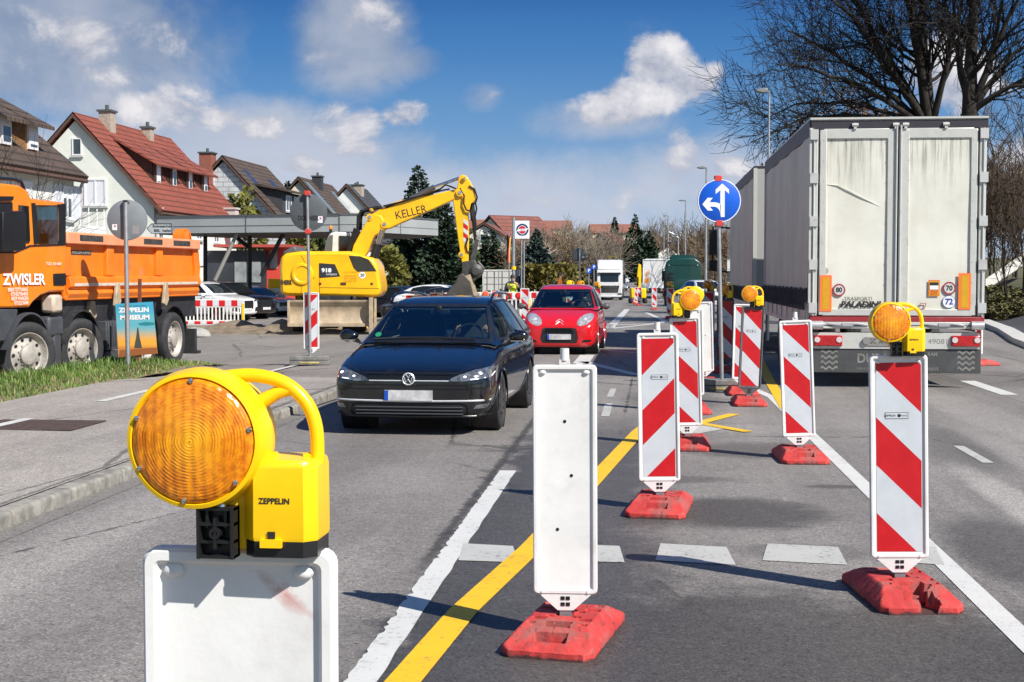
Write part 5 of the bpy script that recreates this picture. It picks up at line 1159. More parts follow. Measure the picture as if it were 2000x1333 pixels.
def build_parked():
    WH = paintmat('white_paint', (.74, .74, .73)); BK = paintmat('black_paint', (.006, .006, .008)); SV = paintmat('silver_paint', (.36, .40, .43), .25, metal=.5); BL = paintmat('pale_blue_paint', (.16, .27, .38), .25, metal=.4); DB = paintmat('dark_blue_paint', (.015, .03, .07))
    def put(name, lab, px, Y, ang, sp, grp='cars parked by the canopy'):
        c = D(px, 600, Y); p = on(*AB(Vector((c.x, Y, 0)))); make_car(name, lab, p, radians(ang), sp, grp)
    # ang = heading: 0 faces the camera, + turns the nose towards the image right
    put('parked_car', 'white off-road car with red brake callipers, nose towards the excavator', 484, 60, 62, generic(WH, 'suv', mat('red_dark_rim', (.16, .02, .02), .4)))
    put('parked_car', 'black saloon parked between two white cars', 521, 63, 60, generic(BK, 'suv'))
    put('parked_car', 'black saloon with bright round lamps behind the white off-road car', 514, 67, 58, generic(BK))
    put('parked_car', 'white saloon with black grille peeking out beside the excavator', 557, 69, 54, generic(WH))
    put('parked_car', 'dark estate car behind the yellow excavator tail', 566, 73, 62, generic(BK))
    put('parked_car', 'black saloon parked just behind the excavator blade, side towards the road', 745, 60, 90 + 180, generic(BK))
    put('parked_car', 'black coupe with tinted windows beyond the roof of the black estate car', 866, 66, 75, generic(BK))
    put('parked_car', 'dark blue saloon behind the black coupe', 880, 74, 72, generic(DB))
    put('parked_car', 'pale blue saloon at the far side of the car park', 812, 84, 66, generic(BL))
    put('parked_car', 'silver estate car at the far side of the car park', 846, 86, 60, generic(SV))
    put('parked_car', 'white car behind the excavator bucket, near the container', 966, 62, 80, generic(WH))
    put('parked_car', 'white car half hidden by lamps beside the big trailer', 1400, 78, 10, generic(WH, 'suv'), 'cars on the road')
    for (px, Y, lab, m) in [(1212, 190, 'small silver car behind the nearer oncoming lorry', SV), (1218, 240, 'tiny white car following the oncoming lorry', WH)]:
        put('distant_car', lab, px, Y, -5, generic(m), 'cars on the road')
# ================================================================ TRUCKS AND MACHINES
def plane_px(px, py, P0, d):
    """photo point on the upright plane through P0 along the horizontal unit vector d -> (distance along, height)"""
    r = ray(px, py); n = Vector((-d.y, d.x, 0)); k = (Vector((P0.x, P0.y, CAMZ)) - CAM).dot(n) / r.dot(n); q = CAM + r * k
    return (q - Vector((P0.x, P0.y, 0))).dot(d), q.z
ORANGE = mat('municipal_orange_paint', (.90, .225, .006), .38, var=.08, vs=2.5, dirt=.38, dcol=(.45, .19, .06), ds=2.2, coat=.3)
ORANGEB = mat('tipper_body_orange_paint', (.84, .185, .008), .48, var=.12, vs=2.5, dirt=.42, dcol=(.55, .26, .12), ds=3)
CHASS = mat('chassis_dark', (.018, .019, .022), .6, var=.25, vs=5, dirt=.45, dcol=(.13, .12, .105), ds=4)
DIRTM = mat('dusty_steel', (.42, .33, .22), .75, var=.2, vs=4, dirt=.55, dcol=(.16, .12, .08), ds=3, bump=.15, bs=20)
BLUEG = mat('blue_grey_plastic', (.05, .055, .065), .55, var=.15, vs=4, dirt=.4, dcol=(.16, .15, .14), ds=3)
def build_tipper():
    P0 = Vector((-7.65, 22.5, 0)); d = Vector((.93, 5.5, 0)).normalized(); rz = -atan2(d.x, d.y); g0 = -.13
    t = thing('tipper_truck', 'orange tipper lorry with four axles parked behind the grass verge', 'tipper truck', (P0.x, P0.y, g0), rz)
    def q(px, py): y, z = plane_px(px, py, P0, d); return (y, z - g0)
    W = 2.45
    cab = [q(-75, 602), q(28, 602), q(60, 601), q(68, 590), q(82, 578), q(100, 571), q(130, 570), q(130, 396), q(64, 388), q(56, 372), q(40, 362), q(-75, 350)]
    mb = MB(); mb.prism(cab, 'x', -W, -.02); mb.build('cab', ORANGE, t, bev=.035)
    def patch(name, pts, m, x=-.012, th=.02, bev=.0):
        mb = MB(); mb.prism([q(*p) for p in pts], 'x', x - th, x); return mb.build(name, m, t, bev=bev)
    patch('window', [(-75, 398), (26, 396), (27, 480), (27, 492), (-75, 494)], BLACK, -.010)
    patch('door_window', [(38, 401), (57, 403), (60, 470), (58, 475), (40, 474), (37, 460)], DARKG, -.006)
    patch('louvre', [(63, 397), (70, 397), (78, 476), (68, 477)], BLKP, -.006)
    patch('window', [(71, 401), (113, 401), (116, 410), (116, 470), (112, 476), (78, 477)], CARGLASS, -.008)
    patch('window_view_panel', [(73, 405), (113, 405), (113, 430), (75, 430)], SIGNW, -.011, .004); patch('window_view_panel', [(76, 436), (113, 436), (113, 475), (79, 475)], ORANGEB, -.011, .004)  # flat colour panels stand in for house and tipping body seen through the cab
    patch('rear_pillar', [(113, 400), (129, 398), (129, 478), (113, 478), (117, 470), (117, 410)], BLKP, -.004)
    patch('trim_line', [(-75, 493), (30, 492), (60, 479), (129, 477), (129, 479.5), (61, 482), (31, 495), (-75, 496)], BLACK, -.006)
    patch('sun_visor', [(-75, 394), (22, 392), (24, 384), (-75, 383)], BLKP, .03, .3)
    patch('door_handle', [(105, 535), (129, 534), (130, 558), (106, 558)], BLKP, .0, bev=.02)
    mb = MB(); mb.prism([q(-30, 415), q(12, 412), q(17, 420), q(16, 485), q(10, 490), q(-30, 492)], 'x', .10, .30); mb.tube([(q(0, 425)[0], -.05, q(0, 425)[1])] * 2 if False else [(-.05, q(5, 425)[0], q(5, 425)[1]), (.2, q(5, 425)[0], q(5, 425)[1])], .03, 6); mb.build('wing_mirror', BLKP, t, bev=.05)
    mb = MB(); pts = [q(-75, 346), q(40, 353), q(55, 358), q(60, 370), q(64, 388)]; mb.tube([(-.12, y, z + .02) for y, z in pts], .028, 8); mb.build('roof_bar', BLKP, t)
    mb = MB(); c = q(45, 547); A = q(5, 547); B = q(88, 546); w = B[0] - A[0]
    X = .004; rt, up = (0, 1, 0), (0, 0, 1)
    mb.text('ZWISLER', .24, (X, (A[0] + B[0]) / 2, c[1]), rt, up, bold=.03, width=w)
    for k, (s, px1, py) in enumerate([('88069 TETTNANG', 54, 566), ('07542/936430', 54, 574.5), ('88239 WANGEN', 55, 583), ('07522/3684', 55, 591.5)]):
        e = q(px1, py); mb.text(s, .082, (X, e[0], e[1]), rt, up, align='RIGHT', bold=.008, width=.043 * len(s))
    e = q(119, 516); mb.text('TGS 35.480', .065, (X, e[0], e[1]), rt, up, align='RIGHT', bold=.0, shear=.3, width=.52)
    mb.build('lettering', WINK, t, weld=False)
    # tipping body
    b = MB(); z0, z1 = 1.24 - g0, 2.40 - g0; ya, yb = 1.16, 7.05
    side = [(ya, z0 + .12), (ya + .1, z0), (yb - .1, z0), (yb, z0 + .15), (yb + .12, z0 + .55), (yb + .1, z0 + .9), (yb, z1 - .1), (yb - .2, z1), (ya, z1)]
    for x in (-.12, -W + .07): b.prism(side, 'x', x - .05, x)
    b.box((-W / 2, ya + .03, (z0 + z1) / 2 + .08), (W - .14, .06, z1 - z0 + .1)); b.box((-W / 2, yb - .05, (z0 + z1) / 2), (W - .14, .06, z1 - z0 - .25)); b.box((-W / 2, (ya + yb) / 2, z0 + .05), (W - .14, yb - ya - .1, .08))
    b.build('tipping_body', ORANGEB, t, bev=.01)
    r = MB(); r.box((-.055, (ya + yb) / 2 - .05, z1 - .10), (.13, yb - ya - .1, .20)); r.build('top_rail', mat('faded_orange', (.78, .30, .15), .6, var=.12, vs=3, dirt=.35, dcol=(.5, .38, .28), ds=4), t, bev=.02)
    rb = MB()
    for px in (222, 318, 137): y = q(px, 520)[0]; rb.prism([(y - .16, z0 + .42), (y + .16, z0 + .42), (y + .13, z1 - .2), (y - .13, z1 - .2)], 'x', -.125, -.05)
    rb.prism([(-.125, z0 + .42), (-.02, z0 + .40), (-.0, z0 + .30), (-.0, z0 + .24), (-.07, z0 + .20), (-.03, z0 + .12), (-.09, z0 + .0), (-.125, z0)], 'y', ya + .12, yb - .06); rb.prism([(yb - .25, z0 + .2), (yb - .02, z0 + .2), (yb + .06, z0 + .6), (yb - .05, z1 - .12), (yb - .3, z1 - .12), (yb - .2, z0 + .6)], 'x', -.125, -.06)
    rb.build('rib', ORANGEB, t, bev=.012)
    s = MB(); s.box((.001, (ya + yb) / 2, z0 + .27), (.006, yb - ya - .5, .05)); s.build('grey_stripe', mat('scuffed_stripe', (.6, .5, .42), .6, var=.2, dirt=.4, ds=6), t)
    p = MB()
    for (x0, x1) in [(155, 200), (280, 316), (338, 370)]: a, c = q(x0, 465), q(x1, 465); p.box((.012, (a[0] + c[0]) / 2, z1 - .09), (.01, c[0] - a[0], .10))
    a, c = q(151, 483), q(190, 483); p.box((-.118, (a[0] + c[0]) / 2, z1 - .34), (.012, c[0] - a[0], .075), 0); p.text('MEILLER-KIPPER', .07, (-.110, (a[0] + c[0]) / 2, z1 - .34), rt, up, 1, width=(c[0] - a[0]) * .9)
    p.build('name_panel', [mat('dirty_panel', (.05, .045, .04), .7, var=.5, vs=12), mat('panel_text', (.4, .36, .3), .6)], t)
    hk = MB()
    for px in (228, 322): y = q(px, 575)[0]; hk.prism([(y - .05, z0 + .3), (y + .05, z0 + .3), (y + .1, z0 - .05), (y - .02, z0 - .18), (y - .16, z0 - .12)], 'x', -.02, .05)
    y = q(193, 590)[0]; hk.prism([(y - .08, z0 - .02), (y + .08, z0 - .02), (y + .14, z0 - .30), (y, z0 - .38), (y - .16, z0 - .28)], 'x', -.2, -.1); hk.pieces('latch', DIRTM, t, bev=.02)
    c = MB(); c.box((-W / 2, 3.0, .86), (1.0, 9.0, .26)); c.box((-W / 2, 4.2, 1.16), (2.1, 5.8, .42)); c.build('chassis', CHASS, t)
    for y, st in ((0, -.42), (1.79, -.30), (4.30, 0), (5.68, 0)):
        for x in (-.18, -W + .18):
            wheel(t, x, y, .53, .33, 'truck', mat('dusty_rim', (.42, .39, .35), .6, metal=.3, var=.25, dirt=.5, dcol=(.3, .24, .18), ds=7), st, side=1 if x > -1 else -1)
    for y in (0.0, 1.79, 4.3, 5.68):
        f = MB(); f.lathe([(.66, -.42), (.66, -.04), (.63, -.04), (.63, -.42)], (0, y, .55), 'x', 20, a0=radians(8), a1=radians(172)); f.build('mudguard', CHASS if y > .1 else BLUEG, t)
    k = MB(); k.box((-.22, .93, .55), (.30, .30, .75)); k.box((-.2, .9, .95), (.28, .5, .35)); k.build('fuel_tank', BLUEG, t, bev=.06)
    k = MB(); k.box((-.2, 2.95, .72), (.4, .75, .52)); 
    for j in range(7): k.box((.006, 2.65 + j * .1, .74), (.02, .03, .44))
    k.box((-.2, 2.85, .33), (.35, .5, .22)); k.build('battery_box', BLUEG, t, bev=.03)
    k = MB(); a, c2 = q(101, 586), q(127, 600); k.box((-.12, (a[0] + c2[0]) / 2, 1.33), (.25, .32, .30)); k.build('washer_tank', mat('pale_plastic_tank', (.55, .45, .36), .5, dirt=.4, ds=4), t, bev=.05)
    k = MB(); k.prism([q(-75, 604), q(40, 604), q(36, 625), q(14, 668), q(-75, 672)], 'x', -2.3, -.03); k.build('bumper', BLUEG, t, bev=.03)
    k = MB(); k.box((-.1, 6.55, .45), (.3, .12, .5)); k.box((-.1, 6.6, .22), (.4, .2, .06)); k.build('mud_flap', RUBBER, t)
    k = MB(); k.lathe([(.28, -.15), (.28, .05), (.24, .05)], (-.25, yb - .32, z1 - .05), 'x', 14, a0=0, a1=pi); k.prism([(yb - .6, z1 - .12), (yb - .1, z1 - .12), (yb - .2, z1 + .18), (yb - .4, z1 + .22)], 'x', -.3, -.2); k.build('tarp_roller', ORANGEB, t)

TARP = mat('grey_tarpaulin', (.62, .585, .49), .5, var=.08, vs=1.2, bump=.12, bs=3, dirt=.25, dcol=(.2, .18, .17), ds=1.5, streak=1)
TRAILW = None
def white_panel():
    m = bpy.data.materials.new('stained_white_panel'); m.use_nodes = True; g = NG(m.node_tree); b = m.node_tree.nodes['Principled BSDF']; v = g.obj(); x, y, z = g.sep(v)
    c = g.mix(g.ss(g.noise(v, 1.3, 5, .6), .3, .7), (.62, .61, .52), (.74, .73, .65))
    st = g.noise(g.scalevec(v, 9, 9, .35), 1.6, 6, .65)
    streak = g.m('MULTIPLY', g.ss(st, .46, .66), g.ss(z, 2.7, 3.85))
    c = g.mix(g.m('MULTIPLY', streak, .85), c, (.09, .085, .075))
    c = g.mix(g.m('MULTIPLY', g.ss(g.noise(g.scalevec(v, 14, 14, .2), 2.2, 5, .6), .58, .8), .35), c, (.36, .34, .29))
    c = g.mix(g.m('MULTIPLY', g.ss(g.noise(v, 6, 6, .7), .6, .8), .25), c, (.42, .40, .36))
    g.put(b.inputs['Base Color'], c); b.inputs['Roughness'].default_value = .42
    g.l.new(g.bump(g.noise(v, 1.8, 3, .5), .10, .05), b.inputs['Normal']); return m
def curtain(t, y0, y1, z0, z1, x, sgn, strap=True):
    """one side curtain: slightly wavy sheet with a strapped lower hem"""
    mb = MB(); n = 60
    def fn(u, v):
        w = .012 * sin(u * 3.1) + .010 * noise.noise((u * .8, v * .9, x)); return (x + sgn * w, u, v)
    mb.grid(fn, frange(y0, y1, .18), frange(z0, z1, .25)); mb.build('side_curtain', TARP, t, sharp=80)
    if strap:
        s = MB(); k = int((y1 - y0) / .16)
        s.grid(lambda u, v: (x + sgn * (.03 + .012 * sin(u * 22)), u, v + .015 * sin(u * 9)), frange(y0, y1, .05), frange(z0 - .16, z0 + .05, .07))
        for j in range(k):
            y = y0 + (j + .5) * (y1 - y0) / k; s.box((x + sgn * .05, y, z0 - .12), (.02, .035, .30)); s.box((x + sgn * .06, y, z0 - .24), (.03, .05, .06))
        s.build('curtain_strap', mat('strap_dark', (.045, .045, .055), .7, var=.4, vs=9), t)
def build_big_truck():
    global TRAILW
    TRAILW = white_panel(); FR = mat('trailer_frame_paint', (.56, .56, .52), .4, metal=.15, var=.07, vs=4, dirt=.4, dcol=(.22, .21, .19), ds=4)
    P = Vector((4.44, 21.0, 0)); t = thing('box_trailer', 'dirty white box trailer seen from its rear doors, with grey side curtains', 'trailer', P, ROADROT)
    d = Vector((RC, -RS, 0)); q = lambda px, py: plane_px(px, py, P, d)
    W, L, Z1, Z0 = 2.53, 7.9, 4.0, 1.07
    bx = MB(); bx.box((W / 2, L / 2, (Z0 + Z1) / 2), (W - .12, L - .10, Z1 - Z0 - .1)); bx.build('body', mat('trailer_inner', (.2, .2, .2), .7), t)
    rf = MB(); rf.box((W / 2, L / 2, Z1 - .02), (W + .02, L, .05)); rf.box((W / 2, .0, Z1 - .11), (W, .05, .12), 1); rf.box((0.0, L / 2, Z1 - .15), (.05, L, .24), 1); rf.box((W, L / 2, Z1 - .15), (.05, L, .24), 1); rf.box((W / 2, -.02, Z1 - .015), (W + .04, .05, .03), 2)
    for x in (.63, 1.22, 1.36, 1.94):
        rf.cyl((x - .045, -.045, Z1 - .115), (x + .045, -.045, Z1 - .115), .028, n=10, m=2); rf.box((x, -.04, Z1 - .13), (.04, .04, .09), 2)
    rf.build('roof', [mat('roof_white', (.7, .7, .68), .5), mat('dark_roof_rail', (.035, .03, .04), .5), FR], t)
    fm = MB(); zt = Z1 - .17
    for x in (.05, W - .05): fm.box((x, .0, (Z0 + zt) / 2), (.10, .06, zt - Z0))
    for x in (.125 + .0, W / 2 - .085, W / 2 + .085, W - .125): fm.box((x + (.05 if x < .2 else (-.05 if x > W - .2 else 0)), -.012, (Z0 + zt) / 2), (.15 if .2 < x < W - .2 else .10, .05, zt - Z0 - .02))
    for x0, x1 in ((.18, W / 2 - .02), (W / 2 + .02, W - .18)): fm.box(((x0 + x1) / 2, -.010, zt - .07), (x1 - x0, .052, .15)); fm.box(((x0 + x1) / 2, -.010, Z0 + .05), (x1 - x0, .052, .10))
    fm.build('door_frame', FR, t, bev=.01)
    for x0, x1 in ((.20, W / 2 - .155), (W / 2 + .155, W - .20)):
        p = MB(); p.grid(lambda u, v: (u, -.012 + .010 * noise.noise((u * 1.4, v * 1.1, 4)) , v), frange(x0, x1, .08), frange(Z0 + .1, zt - .14, .08)); o = p.build('rear_door', TRAILW, t, sharp=80)
    cr = MB(); pts = [(.21, -.010, 3.02), (.40, -.022, 3.0), (.52, -.026, 2.94), (.75, -.026, 2.82), (1.02, -.014, 2.68)]; cr.tube(pts, [.003, .007, .008, .007, .002], 6); cr.build('crease', TRAILW, t)
    bars = MB()
    for x in (W / 2 - .03, W / 2 + .03): bars.cyl((x, -.055, Z0 - .02), (x, -.055, zt + .05), .014, n=8)
    for x in (.04, W - .04):
        bars.cyl((x, -.04, Z0), (x, -.04, zt), .012, n=8)
        for k in range(5): bars.box((x + .0, -.05, Z0 + .12 + k * .64), (.12, .03, .15))
    rng = random.Random(4)
    for x in (.185, W / 2 - .15, W / 2 + .15, W - .185):
        for k in range(9): bars.cyl((x, -.036, Z0 + .2 + k * .3), (x, -.042, Z0 + .2 + k * .3), .009, n=6)
    bars.build('hinge', mat('door_ironmongery', (.58, .58, .56), .45, metal=.3, dirt=.4, ds=5), t)
    st = MB(); y = -.030
    def rect(x0, y0, x1, y1, m, dy=0): a, b = q(x0, y1), q(x1, y0); st.quad((a[0], y - dy, a[1]), (b[0], y - dy, a[1]), (b[0], y - dy, b[1]), (a[0], y - dy, b[1]), m)
    st.build('x', INK, t) if False else None
    for (x0, y0, x1, y1) in [(1600, 538, 1624, 608.5), (1870, 534, 1895.5, 605)]: rect(x0, y0, x1, y1, 0, .014); rect(x0 + 5.5, y0 + 5, x1 - 5, y1 - 4, 1, .016)
    def roundel(px, py, r, txt, ring, tm):
        c = q(px, py); s = r / 131.0
        if ring is not None: disc(st, c[0], y - .002, c[1], s, ring); disc(st, c[0], y - .004, c[1], s * .76, 2)
        else: disc(st, c[0], y - .002, c[1], s * 1.02, 6); disc(st, c[0], y - .004, c[1], s * .96, 3)
        st.text(txt, s * (1.05 if ring is not None else 1.3), (c[0], y - .006, c[1]), (1, 0, 0), (0, 0, 1), tm, bold=.035, width=s * (1.0 if ring is not None else 1.25))
    roundel(1638, 567, 12.2, '80', 4, 5); roundel(1853, 563.5, 12.5, '70', 4, 5); roundel(1852.5, 590, 12.0, '72', None, 6)
    rect(1812, 547.5, 1834.5, 579, 7, .002); rect(1813.5, 549, 1833, 578, 1, .004); rect(1815, 552, 1832, 563, 5, .006); rect(1815, 558, 1832, 566, 3, .008)
    c = q(1823, 569.5); st.text('ANGLES', .05, (c[0], y - .006, c[1]), (1, 0, 0), (0, 0, 1), 7, bold=.03, width=.11); c = q(1823, 574.5); st.text('MORTS', .05, (c[0], y - .006, c[1]), (1, 0, 0), (0, 0, 1), 7, bold=.03, width=.10)
    c = q(1675, 584); st.text('TRASPORTI', .072, (c[0], y - .004, c[1]), (1, 0, 0), (0, 0, 1), 5, sx=1.05, width=.41)
    c = q(1640, 595.5); st.text('PALADINI', .125, (c[0], y - .004, c[1]), (1, 0, 0), (0, 0, 1), 5, align='LEFT', bold=.05, shear=.25, width=.60)
    c = q(1672, 603.5); st.text('SALGAREDA TV - ITALIA', .038, (c[0], y - .004, c[1]), (1, 0, 0), (0, 0, 1), 8, width=.5)
    a = q(1797, 599); 
    for p0, p1 in [((1793, 604), (1797, 593)), ((1797, 593), (1808, 593)), ((1808, 593), (1804, 604)), ((1804, 604), (1793, 604))]: A, B = q(*p0), q(*p1); st.tube([(A[0], y - .003, A[1]), (B[0], y - .003, B[1])], .006, 4, 4)
    c = q(1611, 529.5); st.lathe([(0, 0), (.05, 0)], (c[0], y - .003, c[1]), 'y', 16, 8)
    st.build('sticker', [mat('reflector_orange', (.92, .20, .04), .4), mat('reflector_yellow', (.62, .33, .012), .4, var=.06, vs=12), mat('sticker_grey', (.55, .55, .54), .5), SIGNW, mat('sticker_dark_red', (.32, .03, .04), .5), INK, mat('sticker_blue', (.03, .06, .32), .5), mat('sticker_orange', (.75, .12, .02), .5), mat('faded_grey_print', (.38, .37, .35), .6)], t, weld=False)
    # rear underside: red band, latch gear, lights, bumper board
    u = MB(); u.box((W / 2, -.0, 1.02), (W, .08, .075), 0); u.box((W / 2, -.005, .955), (W, .07, .05), 1); u.box((W / 2, .0, .90), (W, .06, .04), 1); u.build('rear_sill', [mat('red_band', (.30, .025, .03), .45, dirt=.3, dcol=(.3, .2, .18), ds=5), FR], t, bev=.006)
    u = MB(); u.box((W / 2, .35, .98), (W - .1, .7, .2), 0); u.box((W / 2, .25, .75), (W - .2, .5, .12), 0); u.build('chassis', CHASS, t)
    u = MB()
    for x in (.10, W - .10): u.cyl((x - .09, -.05, .93), (x + .09, -.05, .93), .065, n=14); u.box((x, -.05, .93), (.10, .10, .09))
    for x in (.55, 1.95): u.tube([(x - .3, -.03, .955), (x - .1, -.05, .93), (x + .12, -.05, .955), (x + .3, -.03, .93)], .018, 6); u.box((x, -.06, .94), (.16, .03, .045))
    u.build('door_lock', ALU, t)
    u = MB(); u.box((W / 2, .02, .70), (W - .12, .06, .24)); u.build('light_panel', FR, t)
    for (x0, x1) in ((.06, .48), (2.06, 2.48)):
        l = MB(); l.box(((x0 + x1) / 2, -.02, .70), (x1 - x0, .06, .16)); l.build('tail_light', TAILR, t, bev=.015)
        l = MB()
        for x in (x0 + .05, x1 - .05): l.cyl((x, -.05, .715), (x, -.062, .715), .042, n=16)
        l.pieces('reflector', mat('clear_reflector', (.62, .55, .55), .2, coat=.5), t)
    l = MB(); l.box((1.22, -.015, .69), (.75, .02, .13)); l.text('GC  ANA', .10, (1.02, -.027, .69), (1, 0, 0), (0, 0, 1), 1, width=.3); l.text('AE 49081', .10, (1.42, -.027, .69), (1, 0, 0), (0, 0, 1), 1, width=.34)
    l.build('number_plate', [mat('dirty_plate', (.26, .25, .23), .6, var=.2, vs=7), INK], t)
    l = MB(); l.text('AE 49081', .105, (1.79, -.012, .69), (1, 0, 0), (0, 0, 1), 0, width=.46); l.cyl((.83, -.02, .70), (.83, -.05, .70), .055, n=14); l.build('trailer_mark', [mat('faint_mark', (.22, .22, .21), .6)], t, weld=False)
    b = MB(); b.box((W / 2, .03, .40), (W - .06, .05, .36)); o = b.build('bumper_board', mat('grey_rubber_board', (.055, .058, .06), .75, var=.12, vs=5, dirt=.4, dcol=(.17, .165, .155), ds=3), t, bev=.008)
    b = MB()
    for x0 in (.17, 2.16):
        for k in range(4):
            z = .53 - k * .08; n = 18; up = []; dn = []
            for j in range(n + 1): xx = x0 + .25 * j / n; w = .018 * sin(2 * pi * 2.5 * j / n); up.append((xx, 0.0025, z + w + .016)); dn.append((xx, .0025, z + w - .016))
            for j in range(n): b.quad(dn[j], dn[j + 1], up[j + 1], up[j])
    b.text('DURAMA', .19, (.70, .0025, .43), (1, 0, 0), (0, 0, 1), align='LEFT', bold=.03, width=.72); b.text('RAM', .07, (1.80, .0025, .50), (1, 0, 0), (0, 0, 1), bold=.03); b.text('SERVICE 0438 208375', .05, (.70, .0025, .28), (1, 0, 0), (0, 0, 1), align='LEFT'); b.text('208375', .06, (1.80, .0025, .28), (1, 0, 0), (0, 0, 1), bold=.02)
    b.build('lettering', mat('board_print', (.20, .195, .18), .7, var=.2, vs=9), t, weld=False)
    for x, s in ((-.012, -1), (W + .012, 1)):
        curtain(t, .12, L - .08, 1.42, Z1 - .26, x, s)
        bd = MB(); bd.box((x, L / 2, 1.10), (.03, L - .2, .28)); 
        for k in range(9): bd.box((x + s * .02, .3 + k * .92, 1.18), (.03, .05, .48))
        bd.box((x * .5 + (W / 2) * .5 * 0, L / 2, .93), (.05, L - .2, .08)); bd.build('side_board', ALU, t)
        gd = MB(); gd.box((x - s * .03, 1.5, .62), (.04, 2.4, .13)); gd.box((x - s * .03, 1.5, .85), (.03, 2.2, .06)); gd.build('side_guard', ALU, t)
        for y in (3.4, 4.75): wheel(t, x - s * .20, y, .48, .36, 'truck', STEEL, side=s)
    bp = MB(); bp.box((-.0, .02, (Z0 + Z1) / 2 - .05), (.05, .10, Z1 - Z0 - .2)); bp.box((0, L - .06, (Z0 + Z1) / 2 - .05), (.06, .10, Z1 - Z0 - .2)); bp.pieces('corner_post', FR, t)
    # -------- the towing lorry in front
    P2 = R(2.30, 30.5, 0); t2 = thing('curtain_lorry', 'grey curtain sided lorry pulling the dirty white trailer', 'lorry', P2, ROADROT); L2 = 8.2
    m = MB(); m.box((W / 2, L2 / 2, 2.56), (W - .1, L2, 2.75)); m.box((W / 2, L2 / 2, 3.97), (W, L2, .05), 1); m.box((.0, L2 / 2, 3.84), (.05, L2, .2), 1); m.box((.03, .03, 2.6), (.08, .08, 2.7), 2); m.build('body', [mat('lorry_front_wall', (.36, .36, .34), .6), mat('dark_roof_rail', (.035, .03, .04), .5), FR], t2)
    curtain(t2, .1, L2 - .05, 1.36, 3.75, -.01, -1)
    m = MB(); m.box((.02, L2 / 2, 1.0), (.05, L2, .3)); m.box((.05, 2.2, .6), (.04, 2.2, .3)); m.build('side_board', ALU, t2)
    m = MB(); m.box((W / 2, L2 / 2 + 1, .85), (1, L2 + 2, .25)); m.build('chassis', CHASS, t2)
    m = MB(); m.box((W / 2, L2 + 1.5, 2.1), (2.42, 2.1, 2.6)); m.box((W / 2, L2 + 1.4, 3.5), (2.2, 1.7, .3)); m.build('cab', paintmat('lorry_white', (.7, .7, .7)), t2, bev=.12)
    m = MB()
    for z, h in ((2.6, .9), (1.95, .35)): m.box((-.38, L2 + 1.9, z), (.22, .16, h * .8))
    m.tube([(0.1, L2 + 1.9, 3.0), (-.38, L2 + 1.9, 3.05), (-.40, L2 + 1.9, 1.8), (0.1, L2 + 1.9, 1.75)], .035, 6); m.build('wing_mirror', BLKP, t2, bev=.04)
    for s, x in ((-1, .19), (1, W - .19)):
        for y in (2.0, 6.2, 9.6): wheel(t2, x, y, .48, .36, 'truck', STEEL, side=s)
    m = MB(); m.tube([(W / 2 - .4, -.6, .75), (W / 2 - .4, .3, .8)], .06, 6); m.box((W / 2, -.3, .7), (.2, 2.6, .12)); m.build('drawbar', CHASS, t2)

def lorry_front(name, lab, P, rz, white, grille_dark=True, hgt=3.9, fair=True):
    """oncoming cab-over lorry with a box body behind; front at y=0"""
    t = thing(name, lab, 'lorry', P, rz, 'lorries on the far road'); W = 2.5
    m = MB(); m.prism([(0.05, .35), (-.02, .6), (0, 1.5), (.10, 2.6), (.25, 2.95), (2.1, 3.0), (2.1, .6)], 'x', -W / 2 + .04, W / 2 - .04)
    if fair: m.prism([(.22, 2.93), (.45, 3.35), (1.1, hgt - .05), (2.1, hgt), (2.1, 2.95)], 'x', -1.15, 1.15)
    m.build('cab', white, t, bev=.09)
    m = MB(); m.grid(lambda u, v: (u, -.035 + .10 * (v - 1.5) / 1.1 + .10 * (abs(u) / 1.15) ** 4, v), frange(-1.14, 1.14, .2), frange(1.78, 2.52, .2)); m.build('windscreen', DARKG, t)
    m = MB(); m.box((0, -.02, 2.60), (2.2, .12, .12)); m.build('sun_visor', BLKP, t)
    m = MB(); m.prism([(-.95, 1.42), (.95, 1.42), (.80, .75), (-.80, .75)], 'y', -.045, .02); m.build('grille', BLKP, t)
    m = MB()
    for k in range(5): m.box((0, -.055, .82 + k * .13), (1.55, .03, .035))
    m.box((0, -.06, 1.35), (.5, .02, .06)); m.build('grille_slat', CHROME if grille_dark else white, t)
    for s in (1, -1):
        m = MB(); m.box((s * 1.0, -.03, .62), (.42, .08, .18)); m.build('headlight', HEADL, t, bev=.04)
        m = MB(); m.box((s * 1.42, .15, 2.2), (.2, .12, .6)); m.box((s * 1.42, .15, 1.72), (.2, .12, .25)); m.build('wing_mirror', BLKP, t, bev=.03)
        for y in (1.3, 5.0, 11.0): wheel(t, s * 1.05, y, .5, .32, 'truck', STEEL)
    m = MB(); m.box((0, -.045, .48), (.52, .02, .11)); m.build('number_plate', PLATEW, t)
    m = MB(); m.box((0, .05, .42), (2.2, .25, .18)); m.build('bumper', white, t, bev=.03)
    m = MB(); m.box((0, 8.2, 2.55), (2.5, 11.5, 2.6)); m.build('body', paintmat('lorry_body_grey', (.55, .56, .57)), t); m = MB(); m.box((0, 7, .9), (.9, 12, .25)); m.build('chassis', CHASS, t)
